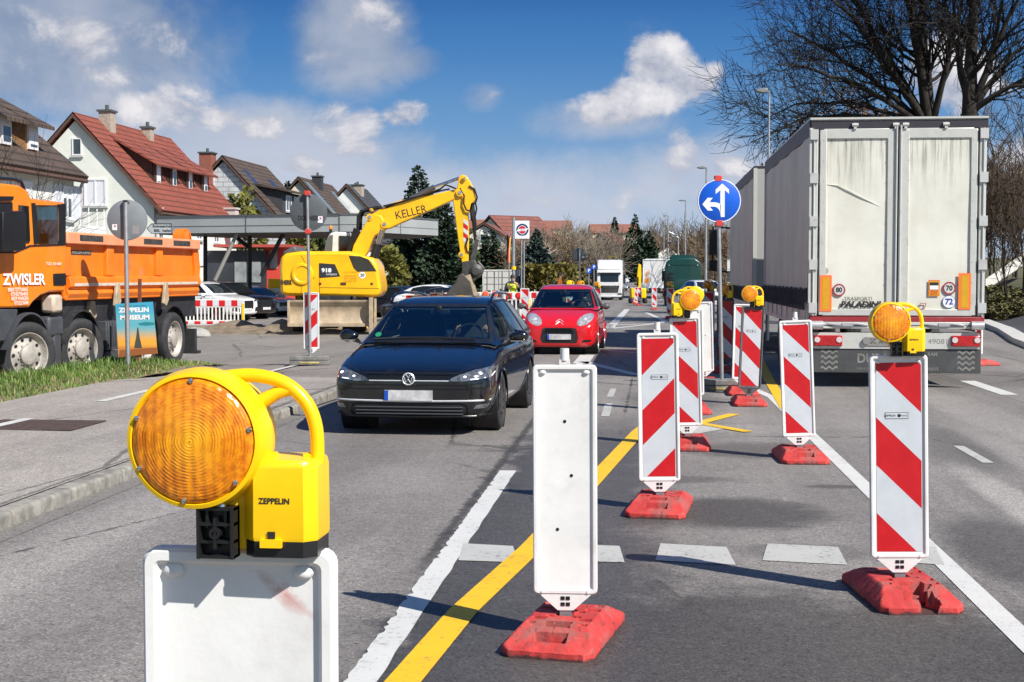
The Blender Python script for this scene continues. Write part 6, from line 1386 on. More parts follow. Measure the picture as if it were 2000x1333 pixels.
def build_far_traffic():
    WL = paintmat('lorry_white', (.74, .74, .70))
    lorry_front('lorry', 'white oncoming lorry with a black slatted grille beside the hatched island', on(*AB(D(1190, 600, 134))), ROADROT, WL)
    lorry_front('lorry', 'distant white lorry coming down the road behind the nearer one', on(*AB(D(1238, 600, 335))), ROADROT, WL, False)
    # grey box lorry seen from behind, and the white roof beyond it
    p = on(*AB(D(1279, 600, 145))); t = thing('lorry', 'grey box lorry with white rear doors and an orange badge in the queue ahead', 'lorry', p, ROADROT, 'lorries on the far road')
    m = MB(); m.box((0, 5, 2.55), (2.5, 10, 2.85)); m.build('body', paintmat('box_grey', (.30, .30, .29)), t)
    m = MB(); m.box((0, -.02, 2.5), (2.4, .06, 2.65)); m.build('rear_door', WL, t, bev=.02)
    m = MB(); m.box((-1.22, -.03, 2.5), (.06, .08, 2.8)); m.box((1.22, -.03, 2.5), (.06, .08, 2.8)); m.box((0, -.03, 3.95), (2.5, .08, .08)); m.box((0, -.05, 1.3), (2.4, .03, .5)); m.build('door_frame', SIGNW, t)
    m = MB(); 
    for k, mm in enumerate((0, 1, 0)): m.prism([(-1.05, 2.1 + .18 * k), (-.55, 2.45 + .18 * k), (-.55, 2.57 + .18 * k), (-1.05, 2.22 + .18 * k)], 'y', -.06, -.052, mm)
    m.prism([(-1.05, 1.4), (-.6, 1.4), (-.6, 2.1), (-1.05, 2.0)], 'y', -.06, -.052, 0); m.build('emblem', [mat('emblem_orange', (.8, .28, .03), .5), mat('emblem_grey', (.25, .25, .25), .5)], t)
    m = MB(); m.box((0, 5, .9), (1.2, 10, .4)); m.box((0, .1, .6), (2.3, .1, .2)); m.build('chassis', CHASS, t)
    for s in (1, -1):
        m = MB(); m.box((s * .95, -.06, .78), (.4, .08, .14)); m.build('tail_light', TAILR, t)
        for y in (1.5, 2.8, 8.5): wheel(t, s * 1.05, y, .5, .32, 'truck', STEEL)
    p = on(*AB(D(1276, 600, 205))); t = thing('lorry', 'white lorry roof showing above the grey box lorry', 'lorry', p, ROADROT, 'lorries on the far road'); m = MB(); m.box((0, 4, 2.75), (2.5, 8, 3.1)); m.build('body', WL, t, bev=.05); m = MB(); m.box((0, -.02, 2.6), (2.3, .06, 2.5)); m.build('rear_door', SIGNW, t)
    for s in (1, -1):
        for y in (1.5, 6): wheel(t, s * 1.05, y, .5, .32, 'truck', STEEL)
    m = MB(); m.box((0, 4, .8), (1.2, 8, .4)); m.build('chassis', CHASS, t)
    # dark green tractor unit from behind
    p = on(*AB(D(1336, 600, 92))); t = thing('tractor_unit', 'dark green lorry tractor unit without trailer, seen from behind', 'lorry', p, ROADROT); GR = paintmat('dark_green_paint', (.002, .046, .038), .35)
    m = MB(); m.prism([(-1.22, 1.05), (1.22, 1.05), (1.22, 2.6), (1.12, 2.95), (.75, 3.22), (-.75, 3.22), (-1.12, 2.95), (-1.22, 2.6)], 'y', 2.3, 4.4); m.build('cab', GR, t, bev=.1)
    m = MB(); m.prism([(-.95, 3.15), (.95, 3.15), (.75, 3.42), (-.75, 3.42)], 'y', 2.6, 4.2); m.box((0, 2.28, 2.75), (2.3, .03, .03)); m.build('roof_fairing', GR, t, bev=.06)
    m = MB()
    for s in (1, -1): m.cyl((s * .95, 2.27, 2.72), (s * .95, 2.24, 2.72), .06, n=10)
    m.pieces('work_lamp', CHROME, t)
    m = MB(); m.box((-1.3, 3.9, 2.0), (.22, .2, .7)); m.tube([(-1.1, 3.9, 2.5), (-1.35, 3.9, 2.45), (-1.35, 3.9, 1.6)], .04, 6); m.box((-1.22, 3.2, 1.2), (.12, 1.2, 1.6)); m.build('wing_mirror', BLKP, t)
    for k, x in enumerate((-.9, -.75)):
        h = MB(); pts = [(x + .09 * cos(a * .9), 2.15 + .09 * sin(a * .9), 2.3 - .055 * a / 2) for a in [i * .5 for i in range(60)]]; h.tube(pts, .022, 5); h.build('coiled_hose', BLACK, t)
    m = MB(); m.box((0, 2.3, .85), (1.0, 4.6, .3)); m.box((0, 1.2, 1.05), (1.0, .9, .15)); m.box((0, 1.2, .8), (2.4, .5, .1)); m.build('chassis', CHASS, t)
    for s in (1, -1):
        for y in (1.0, 4.2): wheel(t, s * 1.05, y, .5, .36, 'truck', STEEL)
        m = MB(); m.box((s * .9, -.02, .75), (.36, .06, .12)); m.build('tail_light', TAILR, t); m = MB(); m.box((s * 1.05, 1.0, 1.1), (.5, 1.3, .08)); m.build('mudguard', BLKP, t)
    # yellow machine arm by the far row of beacons
    p = on(*AB(D(1247, 600, 110))); t = thing('mini_excavator', 'small yellow excavator arm rising behind the far row of beacons', 'excavator', p, 0); s = 110 / FPX
    m = MB(); m.prism([(-4 * s, .9), (4 * s, .9), (5 * s, 2.2), (4.5 * s, 3.0), (-.5 * s, 3.1), (-3 * s, 2.3)], 'y', -.15, .15); m.build('arm', YELP, t, bev=.03)
    m = MB(); m.box((0, .6, .8), (1.2, 1.3, .8)); m.build('body', YELP, t, bev=.08); m = MB(); m.box((-.55, .6, .2), (.3, 1.5, .4)); m.box((.55, .6, .2), (.3, 1.5, .4)); m.build('track', RUBBER, t, bev=.1); m = MB(); m.box((-.06, -.17, 1.7), (.10, .05, .7)); m.box((-.2, -.1, 1.5), (.3, .1, .12)); m.build('hydraulic_ram', BLKP, t)

def build_excavator():
    YE = mat('machine_yellow_paint', (.93, .49, .003), .38, var=.08, vs=2, dirt=.34, dcol=(.42, .25, .06), ds=2.5, coat=.3)
    Y = 45.0; s = Y / FPX; P = on(*AB(D(655, 640, Y))); t = thing('excavator', 'yellow wheeled excavator with raised boom, white cab and dusty blade', 'excavator', P)
    def q(px, py): return ((px - 655) * s, CAMZ + (HOR - py) * s - P.z)
    def pl(name, pts, m, y0, y1, bev=0): mb = MB(); mb.prism([q(*p) for p in pts], 'y', y0, y1); return mb.build(name, m, t, bev=bev)
    pl('upper_body', [(558, 527), (561, 503), (572, 496), (600, 492.5), (692, 492.5), (712, 500), (738, 505), (745, 520), (751, 560), (749, 574), (740, 580), (572, 577), (560, 573)], YE, -1.2, 1.2, .10)
    pl('engine_hood', [(561, 499), (566, 492), (580, 484), (588, 483), (591, 494)], mat('grey_hood', (.09, .10, .105), .5), -1.0, 1.0, .05)
    f = -1.2
    pl('side_window', [(691, 501), (712, 502), (728, 508), (743, 530), (707, 531), (700, 524)], mat('tinted_panel', (.035, .035, .03), .12, coat=.6), f - .012, f)
    pl('badge_panel', [(634, 515), (664, 517), (674, 540), (634, 543)], mat('dark_decal', (.03, .032, .035), .4), f - .010, f)
    tx = MB(); R3, U3 = (1, 0, 0), (0, 0, 1); Q = lambda px, py, dy=.014: (q(px, py)[0], f - dy, q(px, py)[1])
    tx.text('918', .17, Q(648, 529), R3, U3, 0, bold=.05, width=.31); tx.text('compact', .10, Q(657, 536), R3, U3, 0, shear=.3, width=.34)
    tx.text('BHERR', .20, Q(571, 552), R3, U3, 1, bold=.04, width=.36); c = Q(716, 538, .008); disc(tx, c[0], c[1], c[2], .105, 0, 24); tx.text('20', .13, Q(716, 538, .012), R3, U3, 1, bold=.03)
    for k, (st_, y_) in enumerate([('KELLER TIEFBAU', 532), ('STRASSENBAU', 539), ('TETTNANG', 544), ('TEL 07542 5301', 549)]): tx.text(st_, .075, Q(694, y_), R3, U3, 2, width=.4)
    tx.build('lettering', [WINK, INK, mat('faint_lettering', (.55, .25, .02), .5)], t, weld=False)
    mb = MB()
    for px in (636, 734): c = Q(px, 554, .01); mb.box(c, (.07, .02, .07))
    c = Q(680, 554, .01); mb.box(c, (.17, .02, .08)); mb.box(Q(637, 570, .006), (.012, .012, 1.0)) if False else None
    mb.pieces('latch', mat('latch_dark', (.09, .04, .015), .5), t, bev=.01)
    mb = MB(); c = Q(602, 536, 0); mb.lathe([(.36, .02), (.32, -.05), (.26, -.06), (.22, -.03), (0, -.03)], c, 'y', 28); mb.build('side_vent', YE, t)
    ln = MB(); 
    for (a, b) in [((600, 552), (600, 576)), ((635, 545), (635, 577)), ((600, 500), (625, 545))]: A, B = Q(*a, .003), Q(*b, .003); ln.tube([A, B], .008, 4)
    ln.tube([Q(635, 561, .003), Q(748, 563, .003)], .008, 4); ln.build('panel_seam', mat('seam_brown', (.25, .12, .01), .6), t)
    # cab
    pl('cab', [(634, 500), (637, 470), (645, 456), (655, 453), (690, 455), (692, 500)], mat('cab_white', (.68, .68, .66), .4, dirt=.25, ds=3), .1, 1.15, .04)
    pl('cab_window', [(663, 461), (688, 462), (688, 497), (662, 497)], DARKG, .07, .10); pl('cab_window', [(633.5, 496), (637, 471), (645, 460), (651, 460), (649, 498)], mat('smoky_glass', (.10, .11, .11), .15, coat=.5), .05, .10)
    mb = MB(); c = q(643, 455); mb.cyl((c[0], .5, c[1]), (c[0], .5, c[1] + .12), .05, n=12, m=1); mb.ball((c[0], .5, c[1] + .17), (.06, .06, .08), 12, 8); mb.build('beacon_light', [AMB, BLKP], t)
    mb = MB(); pts = [(703, 450), (704, 425), (710, 414), (724, 410), (744, 406)]; 
    for dy in (-.1, 0, .1): mb.tube([(q(a, b)[0] + dy * .4, -.1 + dy, q(a, b)[1]) for a, b in pts], .045, 6)
    mb.tube([(q(a, b)[0], -.25, q(a, b)[1]) for a, b in [(700, 448), (693, 470), (684, 500)]], .12, 6); mb.pieces('hose', BLACK, t)
    # boom, stick, rams
    lower = [(688, 503), (694, 480), (715, 442), (724, 428), (733, 420), (748, 423), (757, 440), (756, 449), (748, 455), (734, 462), (722, 492), (714, 503)]
    pl('lower_boom', lower, YE, -.42, .12, .03)
    upper = [(720, 430), (728, 421), (752, 407), (770, 398), (806, 388), (850, 382), (893, 372), (901, 375), (901, 386), (886, 393), (840, 414), (786, 437), (765, 447), (754, 449), (740, 440)]
    pl('upper_boom', upper, YE, -.38, .08, .025)
    pl('stick', [(886, 393), (895, 366), (897, 350), (903, 344), (912, 346), (920, 358), (927, 372), (931, 392), (921, 400), (916, 420), (917, 462), (916, 512), (903, 514), (896, 470)], YE, -.36, .06, .025)
    mb = MB(); mb.text('KELLER', .36, (q(805, 417)[0], -.384, q(805, 417)[1]), (1, 0, .235), (-.235, 0, 1), bold=.0, width=1.0); mb.build('lettering', INK, t, weld=False)
    mb = MB(); A, B, C_ = q(803, 390), q(850, 367), q(898, 350)
    mb.tube([(A[0], -.15, A[1]), (B[0], -.15, B[1])], .085, 10, 0); mb.tube([(B[0], -.15, B[1]), (C_[0], -.15, C_[1])], .05, 10, 1)
    A, B, C_ = q(738, 505), q(741, 478), q(749, 450)
    for y in (-.55, .2): mb.tube([(A[0] - .1, y, A[1]), (B[0], y, B[1])], .10, 10, 2); mb.tube([(B[0], y, B[1]), (C_[0], y, C_[1])], .055, 10, 1)
    A, B, C_ = q(922, 398), q(925, 432), q(929, 470); mb.tube([(A[0], -.15, A[1]), (B[0], -.15, B[1])], .085, 10, 2); mb.tube([(B[0], -.15, B[1]), (C_[0], -.15, C_[1])], .05, 10, 2); mb.pieces('hydraulic_ram', [mat('ram_grey', (.13, .13, .13), .4, metal=.5), CHROME, BLACK], t)
    mb = MB()
    for k, pts in enumerate([[(752, 405), (790, 396), (840, 380), (862, 372), (872, 364), (884, 368), (893, 372)], [(757, 408), (800, 391), (868, 374), (880, 372)], [(900, 370), (908, 385), (907, 400), (912, 412), (920, 415)], [(917, 366), (928, 372), (933, 388), (930, 398), (924, 402)], [(920, 412), (928, 440), (930, 462)], [(915, 466), (911, 480), (913, 492), (922, 494)], [(929, 395), (932, 410), (929, 425), (931, 450)]]):
        mb.tube([(q(a, b)[0], -.43 + .05 * (k % 2), q(a, b)[1]) for a, b in pts], .028, 6)
    mb.pieces('hose', BLACK, t)
    mb = MB()
    for (px, py, r) in [(726, 426, .11), (754, 440, .12), (900, 379, .12), (909, 351, .07), (729, 412, .05), (903, 498, .1)]: c = q(px, py); mb.cyl((c[0], -.45, c[1]), (c[0], .1, c[1]), r, n=14); mb.cyl((c[0], -.47, c[1]), (c[0], -.44, c[1]), r * .5, n=10, m=1)
    mb.pieces('pin', [YE, STEEL], t)
    mb = MB(); w = .045
    for k in range(5):
        z = 428 + k * 9.0; p = [q(906, z), q(915, z + 7), q(915, z + 15), q(906, z + 8)]; mb.prism(p, 'y', -.366, -.362, k % 2)
    mb.build('warning_strip', [WHITEF, REDF], t)
    STEELD = mat('worn_dark_steel', (.085, .085, .08), .5, metal=.5, var=.25, vs=5, dirt=.45, dcol=(.2, .17, .13), ds=4)
    pl('linkage', [(928, 468), (935, 470), (931, 500), (925, 520), (918, 520), (922, 500)], STEELD, -.28, -.0); 
    mb = MB(); c = q(930, 530); mb.lathe([(0, -.47), (.14, -.47), (.16, -.42), (.22, -.40), (.24, -.36), (.24, .05), (.2, .1)], (c[0], 0, c[1]), 'y', 20); mb.tube([(c[0] - .1, -.35, c[1] - .3), (c[0] + .25, -.3, c[1] + .1), (c[0] + .05, -.3, c[1] + .3)], .07, 6); mb.prism([q(903, 512), q(928, 508), q(938, 528), q(928, 548), q(904, 545)], 'y', -.38, .06); mb.build('tilt_rotator', STEELD, t, bev=.02)
    pl('bucket', [(868, 592), (870, 580), (880, 565), (893, 548), (897, 538), (905, 534), (912, 541), (921, 550), (928, 580), (926, 594), (900, 600)], mat('muddy_bucket', (.055, .050, .044), .7, var=.3, vs=3, dirt=.4, dcol=(.16, .13, .10), ds=2), -.75, .45, .03)
    mb = MB()
    for y in (-.70, -.15, .35): mb.prism([q(908, 540), q(920, 536), q(928, 560), q(934, 580), q(924, 590), q(914, 560)], 'y', y - .04, y + .04)
    mb.build('bucket_rib', DIRTM, t)
    # undercarriage with the blade towards the camera
    mb = MB(); mb.box((0, .1, 1.02), (1.5, 3.6, .35)); mb.box((0.0, .1, .72), (1.0, 3.4, .4)); mb.cyl((0, 0, 1.1), (0, 0, 1.35), .7, n=20); mb.build('undercarriage', CHASS, t)
    bl = MB(); A, B = q(583, 583), q(746, 626); x0, x1, z0, z1 = A[0], B[0] - .18, .30, A[1] - .05
    bl.grid(lambda u, v: (u, -2.15 + .16 * (1 - ((v - z0) / (z1 - z0) * 2 - 1) ** 2) , v), frange(x0, x1, .2), frange(z0, z1, .08)); bl.box(((x0 + x1) / 2, -2.12, z0 + .02), (x1 - x0, .05, .10)); bl.box(((x0 + x1) / 2, -2.1, z1), (x1 - x0, .08, .06))
    bl.build('blade', DIRTM, t, sharp=50); m = MB(); m.box((x0 + .03, -2.06, (z0 + z1) / 2), (.06, .3, z1 - z0 + .05)); m.box((x1 + .05, -2.1, .58), (.10, .35, 1.15)); m.box((x1 + .16, -1.9, .62), (.05, .2, 1.0)); m.box((x0 + .4, -1.4, .7), (.12, .8, .15)); m.box((x1 - .4, -1.4, .7), (.12, .8, .15)); m.pieces('blade_arm', DIRTM, t)
    for x in (-.95, .95):
        for y in (-1.15, 1.35): wheel(t, x, y, .48, .4, 'truck', YE)
    m = MB(); c = q(701, 581); m.cyl((c[0], -1.4, c[1]), (c[0], -1.7, c[1]), .07, n=10); m.box(((c[0] - 2.0) * .5 + .6, -1.5, c[1] + .02), (1.3, .1, .1)); m.build('step', STEELD, t)
# ================================================================ BUILDINGS
def roofmat(name, c1, c2, row=.30):
    m = bpy.data.materials.new(name); m.use_nodes = True; g = NG(m.node_tree); b = m.node_tree.nodes['Principled BSDF']; v = g.obj(); x, y, z = g.sep(v)
    br = g.node('ShaderNodeTexBrick'); g.put(br.inputs['Vector'], g.comb(y, z, 0)); br.inputs['Color1'].default_value = (*c1, 1); br.inputs['Color2'].default_value = (*c2, 1); br.inputs['Mortar'].default_value = (*[k * .28 for k in c1], 1)
    br.inputs['Scale'].default_value = 1.0; br.inputs['Brick Width'].default_value = .28; br.inputs['Row Height'].default_value = row; br.inputs['Mortar Size'].default_value = .035
    n = g.noise(v, 1.1, 6, .65); c = g.mix(g.m('MULTIPLY', g.ss(n, .42, .72), .55), br.outputs['Color'], tuple(k * .45 for k in c1)); c = g.mix(g.m('MULTIPLY', g.ss(g.noise(v, 5, 5, .7), .55, .75), .4), c, tuple(min(1, k * 1.5) for k in c2))
    g.put(b.inputs['Base Color'], c); b.inputs['Roughness'].default_value = .85; g.l.new(g.bump(br.outputs['Fac'], -.6, .04), b.inputs['Normal']); return m
RT_RED = roofmat('red_roof_tile', (.31, .078, .045), (.25, .066, .042)); RT_BRN = roofmat('brown_roof_tile', (.085, .058, .045), (.11, .075, .055)); RT_GRY = roofmat('dark_grey_roof_tile', (.055, .058, .065), (.075, .078, .085)); RT_ORG = roofmat('orange_roof_tile', (.34, .145, .10), (.29, .12, .085), .5); RT_FAR = roofmat('faded_red_roof_tile', (.27, .095, .07), (.22, .08, .06), .5)
RW = mat('render_white', (.72, .72, .66), .9, var=.06, vs=.8, dirt=.18, dcol=(.45, .44, .38), ds=.6); RW2 = mat('render_cream', (.70, .64, .50), .9, var=.06, vs=.8, dirt=.15, dcol=(.45, .4, .3), ds=.7); RG = mat('render_greenish_white', (.71, .725, .65), .9, var=.06, vs=.8, dirt=.18, dcol=(.42, .44, .36), ds=.6)
SHING = None
def shingle():
    m = bpy.data.materials.new('grey_white_shingle'); m.use_nodes = True; g = NG(m.node_tree); b = m.node_tree.nodes['Principled BSDF']; v = g.obj(); x, y, z = g.sep(v)
    br = g.node('ShaderNodeTexBrick'); g.put(br.inputs['Vector'], g.comb(g.m('ADD', x, y), z, 0)); br.inputs['Color1'].default_value = (.50, .51, .52, 1); br.inputs['Color2'].default_value = (.60, .61, .61, 1); br.inputs['Mortar'].default_value = (.28, .29, .3, 1)
    br.inputs['Scale'].default_value = 1; br.inputs['Brick Width'].default_value = .75; br.inputs['Row Height'].default_value = .33; br.inputs['Mortar Size'].default_value = .03
    g.put(b.inputs['Base Color'], g.mix(g.m('MULTIPLY', g.ss(g.noise(v, 1.2, 5, .6), .45, .7), .5), br.outputs['Color'], (.34, .35, .35))); b.inputs['Roughness'].default_value = .8; return m
WFR = mat('window_frame_white', (.74, .74, .74), .45); SHUT = mat('roller_shutter', (.70, .71, .74), .6, var=.04, vs=20); BROWNW = mat('dark_brown_cladding', (.055, .025, .018), .7, var=.25, vs=8); BRICKR = mat('chimney_brick', (.26, .09, .06), .9, var=.3, vs=14); GLASSW = mat('house_window_glass', (.045, .055, .065), .06, spec=.9, var=.3, vs=2)
def window(t, face, u, z, w, h, shut=0.0, sill=True, name='window'):
    """face(u, z, out) -> local point; out = distance proud of the wall"""
    m = MB(); 
    def bar(u0, u1, z0, z1, o0, o1, mi=0):
        P = [face(a, b, c) for c in (o0, o1) for a, b in ((u0, z0), (u1, z0), (u1, z1), (u0, z1))]
        m.add(P, [(0, 1, 2, 3), (4, 7, 6, 5), (0, 4, 5, 1), (1, 5, 6, 2), (2, 6, 7, 3), (3, 7, 4, 0)], mi)
    f = min(.09, w * .12); a, b, c, d = u - w / 2, u + w / 2, z - h / 2, z + h / 2
    bar(a, a + f, c, d, -.02, .05); bar(b - f, b, c, d, -.02, .05); bar(a + f, b - f, d - f, d, -.02, .05); bar(a + f, b - f, c, c + f, -.02, .05)
    if w > .8: bar(u - .035, u + .035, c + f, d - f, -.02, .045)
    o = m.build('window', WFR, t)
    m = MB(); P = lambda uu, zz: face(uu, zz, .015); zs = d - f - (h - 2 * f) * shut
    if shut < 1: m.quad(P(a + f, c + f), P(b - f, c + f), P(b - f, zs), P(a + f, zs), 0)
    if shut > 0: m.quad(P(a + f, zs), P(b - f, zs), P(b - f, d - f), P(a + f, d - f), 1)
    m.build('pane', [GLASSW, SHUT], o, weld=False)
    if sill: m = MB(); bar(a - .08, b + .08, c - .10, c - .02, -.02, .12); m.build('sill', mat('window_sill', (.45, .45, .44), .6), o)
    return o
def house(name, lab, px, Y, w, L, eave, ridge, wall, roof, wins=(), side=(), chim=(), rz=None, zoff=0, over=.4, group=None, P=None, rake=.25, base=1.0):
    rz = ROADROT - radians(1) if rz is None else rz
    p = P or D(px, 600, Y); p = Vector((p.x, p.y, 0)); z0 = gw(p) + zoff; t = thing(name, lab, 'house', (p.x, p.y, z0), rz, group)
    eave -= z0; ridge -= z0
    mb = MB(); mb.prism([(-w / 2, -base), (w / 2, -base), (w / 2, eave), (0, ridge - .12), (-w / 2, eave)], 'y', 0, L); mb.build('wall', wall, t)
    sl = (ridge - eave) / (w / 2); rf = MB()
    for s in (1, -1):
        e = (s * (w / 2 + over), eave - sl * over + .10); r = (0, ridge + .10); nx, nz = s * .16 * sl / hypot(1, sl), .16 / hypot(1, sl)
        rf.prism([e, r, (r[0], r[1] + .2), (e[0] + nx, e[1] + nz)] if s > 0 else [r, e, (e[0] + nx, e[1] + nz), (r[0], r[1] + .2)], 'y', -rake, L + rake)
    o = rf.build('roof', roof, t, sharp=20); t['k'] = 1; del t['k']
    vg = MB()
    for s in (1, -1):
        for y in (-rake - .03, L + rake): vg.add([(s * (w / 2 + over), y, eave - sl * over + .02), (0, y, ridge + .02), (0, y, ridge + .2), (s * (w / 2 + over), y, eave - sl * over + .2)] + [(s * (w / 2 + over), y + .03, eave - sl * over + .02), (0, y + .03, ridge + .02), (0, y + .03, ridge + .2), (s * (w / 2 + over), y + .03, eave - sl * over + .2)], [(0, 1, 2, 3), (4, 7, 6, 5), (0, 4, 5, 1), (2, 6, 7, 3)])
        vg.tube([(s * (w / 2 + over + .0), -rake, eave - sl * over + .07), (s * (w / 2 + over + .0), L + rake, eave - sl * over + .07)], .085, 6)
    vg.build('gutter', mat('verge_brown', (.10, .055, .04), .7), t)
    for (x, z, ww, hh, sh) in wins: window(t, lambda u, zz, o_: (u, -o_, zz), x, z - z0, ww, hh, sh)
    for (y, z, ww, hh, sh) in side: window(t, lambda u, zz, o_: (w / 2 + o_, u, zz), y, z - z0, ww, hh, sh)
    for (x, y, h, ww, m) in chim:
        zr = ridge - abs(x) * sl; c = MB(); c.box((x, y, zr + h / 2 - .4), (ww, ww * 1.2, h + .8), 0); c.box((x, y, zr + h + .03), (ww + .16, ww * 1.2 + .16, .10), 1); c.cyl((x, y, zr + h), (x, y, zr + h + .35), .10, n=8, m=1); c.build('chimney', [m, mat('chimney_cap', (.07, .08, .075), .7)], t)
    return t, z0, sl, eave, ridge
def dormer(t, y, xf, zb, zt, wd, w, eave, ridge, sl, cheek, roof, win=(.6, .9), shut=.8, pitch=.55, shutters=True):
    """shed dormer on the +x slope: upright front at x=xf from zb to zt"""
    zs = lambda x: eave + (w / 2 - x) * sl + .25
    x2 = (eave + (w / 2) * sl + .25 - zt - pitch * xf) / (sl - pitch); x2 = max(x2, .1); z2 = zt + pitch * (xf - x2)
    m = MB(); m.prism([(xf, zb - .2), (xf, zt), (x2, z2), (x2, z2 - .5), (xf - .1, zb - .3)], 'y', y - wd / 2, y + wd / 2); o = m.build('dormer', cheek, t)
    m = MB(); m.prism([(xf + .45, zt - pitch * .45 + .02), (x2 - .1, z2 + .02), (x2 - .1, z2 + .14), (xf + .45, zt - pitch * .45 + .14)], 'y', y - wd / 2 - .3, y + wd / 2 + .3); m.build('dormer_roof', roof, o)
    m = MB(); a, b = win; zc = (zb + zt) / 2; m.box((xf + .03, y, zc), (.10, a, b + .1), 0); m.box((xf + .075, y, zc + (1 - shut) * b / 2 * 0), (.02, a - .14, b - .08), 1); m.box((xf + .08, y, zc - b / 2 + (1 - shut) * b / 2 + .04), (.02, a - .16, (1 - shut) * b), 2)
    m.build('dormer_window', [WFR, SHUT, GLASSW], o)
    if shutters: m = MB(); m.box((xf + .05, y - a / 2 - .22, zc), (.05, .36, b), 0); m.build('shutter', BROWNW, o)
def build_houses():
    global SHING
    SHING = shingle()
    # brown roofed house, nearest
    t, z0, sl, ea, ri = house('house', 'white rendered house with a brown tiled roof and two dormers behind the tipper cab', 0, 36, 8, 13.6, 5.15, 8.4, RW, RT_BRN, wins=[], side=[(13.0, 4.15, .85, 1.15, .35), (9.8, 4.1, .95, 1.2, .5), (6, 4.1, 1, 1.2, 0)], P=Vector((-20.7, 36, 0)), over=.35)
    for y in (9.3, 11.2): dormer(t, y, 3.62, 5.78 - z0, 6.72 - z0, .95, 8, ea, ri, sl, mat('dormer_wood', (.30, .16, .07), .7, var=.2), RT_BRN, (.66, .80), .9 if y > 10 else .4, shutters=False)
    m = MB()
    for dy in (-.75, .75): m.box((4.04, 13.0 + dy, 4.15 - z0), (.05, .55, 1.2))
    m.pieces('shutter', mat('shutter_pale', (.62, .64, .68), .6), t); m = MB(); m.box((4.5, 12.9, 2.4 - z0), (.9, 2.2, .12)); m.box((4.95, 12.9, 2.9 - z0), (.04, 2.2, .9))
    for y in (11.9, 12.6, 13.3, 13.9): m.cyl((4.95, y, 2.4 - z0), (4.95, y, 3.95 - z0), .02, n=6)
    m.build('balcony', WFR, t); m = MB(); m.tube([(4.25, 13.9, 5.0 - z0), (4.05, 14.02, 4.7 - z0), (4.05, 14.02, 0)], .06, 6); m.build('downpipe', mat('pipe_mauve', (.42, .38, .42), .5), t)
    # red roof
    t, z0, sl, ea, ri = house('house', 'greenish white gabled house with a red tiled roof and a row of four dormers', 0, 70, 8.0, 13.2, 5.1, 9.4, RG, RT_RED, wins=[(.1, 8.0, .5, .85, 0), (1.0, 5.75, 1.15, 1.35, 1.0)], side=[(3.0, 3.9, .8, 1.2, 0), (6.6, 4.0, .9, .9, 0), (9.5, 4.0, .9, 1.1, 0)], chim=[(.35, 3.2, 1.05, .62, mat('chimney_render', (.36, .31, .25), .9, var=.2)), (.3, 9.0, .75, .5, mat('chimney_render', (.36, .31, .25)))], P=Vector((-21.6, 70, 0)), over=.45)
    for y in (3.2, 5.55, 8.05, 10.6): dormer(t, y, 3.0, 6.3 - z0, 7.45 - z0, 1.45, 8, ea, ri, sl, BROWNW, RT_RED, (.55, .95), (.95, .25, .6, .7)[(3.2, 5.55, 8.05, 10.6).index(y)], .60)
    m = MB(); m.box((4.3, 11.3, 4.6 - z0), (.7, .7, 1.6)); m.box((4.3, 11.3, 5.45 - z0), (.85, .85, .1)); m.build('chimney', mat('pale_block', (.5, .48, .45), .9), t)
    m = MB(); m.tube([(4.5, -.1, 4.95 - z0), (4.1, .05, 4.5 - z0), (4.06, .05, 0)], .06, 6); m.build('downpipe', mat('pipe_mauve', (.42, .38, .42), .5), t)
    m = MB(); m.box((4.05, 7.0, 2.6 - z0), (.04, .9, .9)); m.build('wall_sign', SIGNW, t)
    # shingled gable
    t, z0, sl, ea, ri = house('house', 'gable clad in grey white shingles with a brown roof and a red brick chimney stack', 0, 95, 8.4, 10, 4.9, 9.4, SHING, RT_BRN, wins=[(-.75, 6.9 + 1.2, .22, .75, 0), (-.1, 5.7, .9, .95, .3), (-.95, 5.7, .5, .95, 0)], chim=[(-1.1, .1, 1.6, .85, BRICKR)], P=Vector((-19.4, 95, 0)))
    m = MB(); m.prism([(3.6, 5.7 - z0), (3.6, 7.35 - z0), (1.9, 7.7 - z0), (2.2, 6.4 - z0)], 'y', 1.5, 9.5); o = m.build('dormer', mat('dark_slate_cladding', (.045, .045, .05), .7, var=.2), t); m = MB(); m.prism([(4.1, 7.3 - z0), (1.6, 7.8 - z0), (1.6, 7.95 - z0), (4.1, 7.45 - z0)], 'y', 1.2, 9.9); m.build('dormer_roof', RT_BRN, o)
    for y in (3.2, 5.2, 7.2): window(o, lambda u, zz, o_: (3.6 + o_, u, zz), y, 6.6 - z0, 1.4, 1.1, 0)
    m = MB(); m.box((4.0, 5, 5.75 - z0), (.05, 5.5, .6)); m.build('balcony', mat('balcony_panel', (.45, .45, .45), .6), o)
    for y, x in ((2.2, 1.2), (7.2, 1.5)): m = MB(); z = ri - x * sl + .32; m.add([(x - .4, y - .5, z + .4 * sl), (x + .6, y - .5, z - .6 * sl), (x + .6, y + .5, z - .6 * sl), (x - .4, y + .5, z + .4 * sl)], [(0, 1, 2, 3)]); m.build('skylight', GLASSW, t)
    # cream gable
    t, z0, sl, ea, ri = house('house', 'cream gabled house with brown roof, black chimney and long skylights', 0, 114, 8.0, 11, 4.9, 9.3, RW2, RT_BRN, wins=[(0, 6.2, .9, 1.0, 0)], side=[(3, 4.3, 1.6, 1.2, 0), (7, 4.3, 1.6, 1.2, 0)], chim=[(.5, 4.2, 1.1, .75, mat('chimney_black', (.04, .04, .045), .6))], P=Vector((-17.2, 114, 0)))
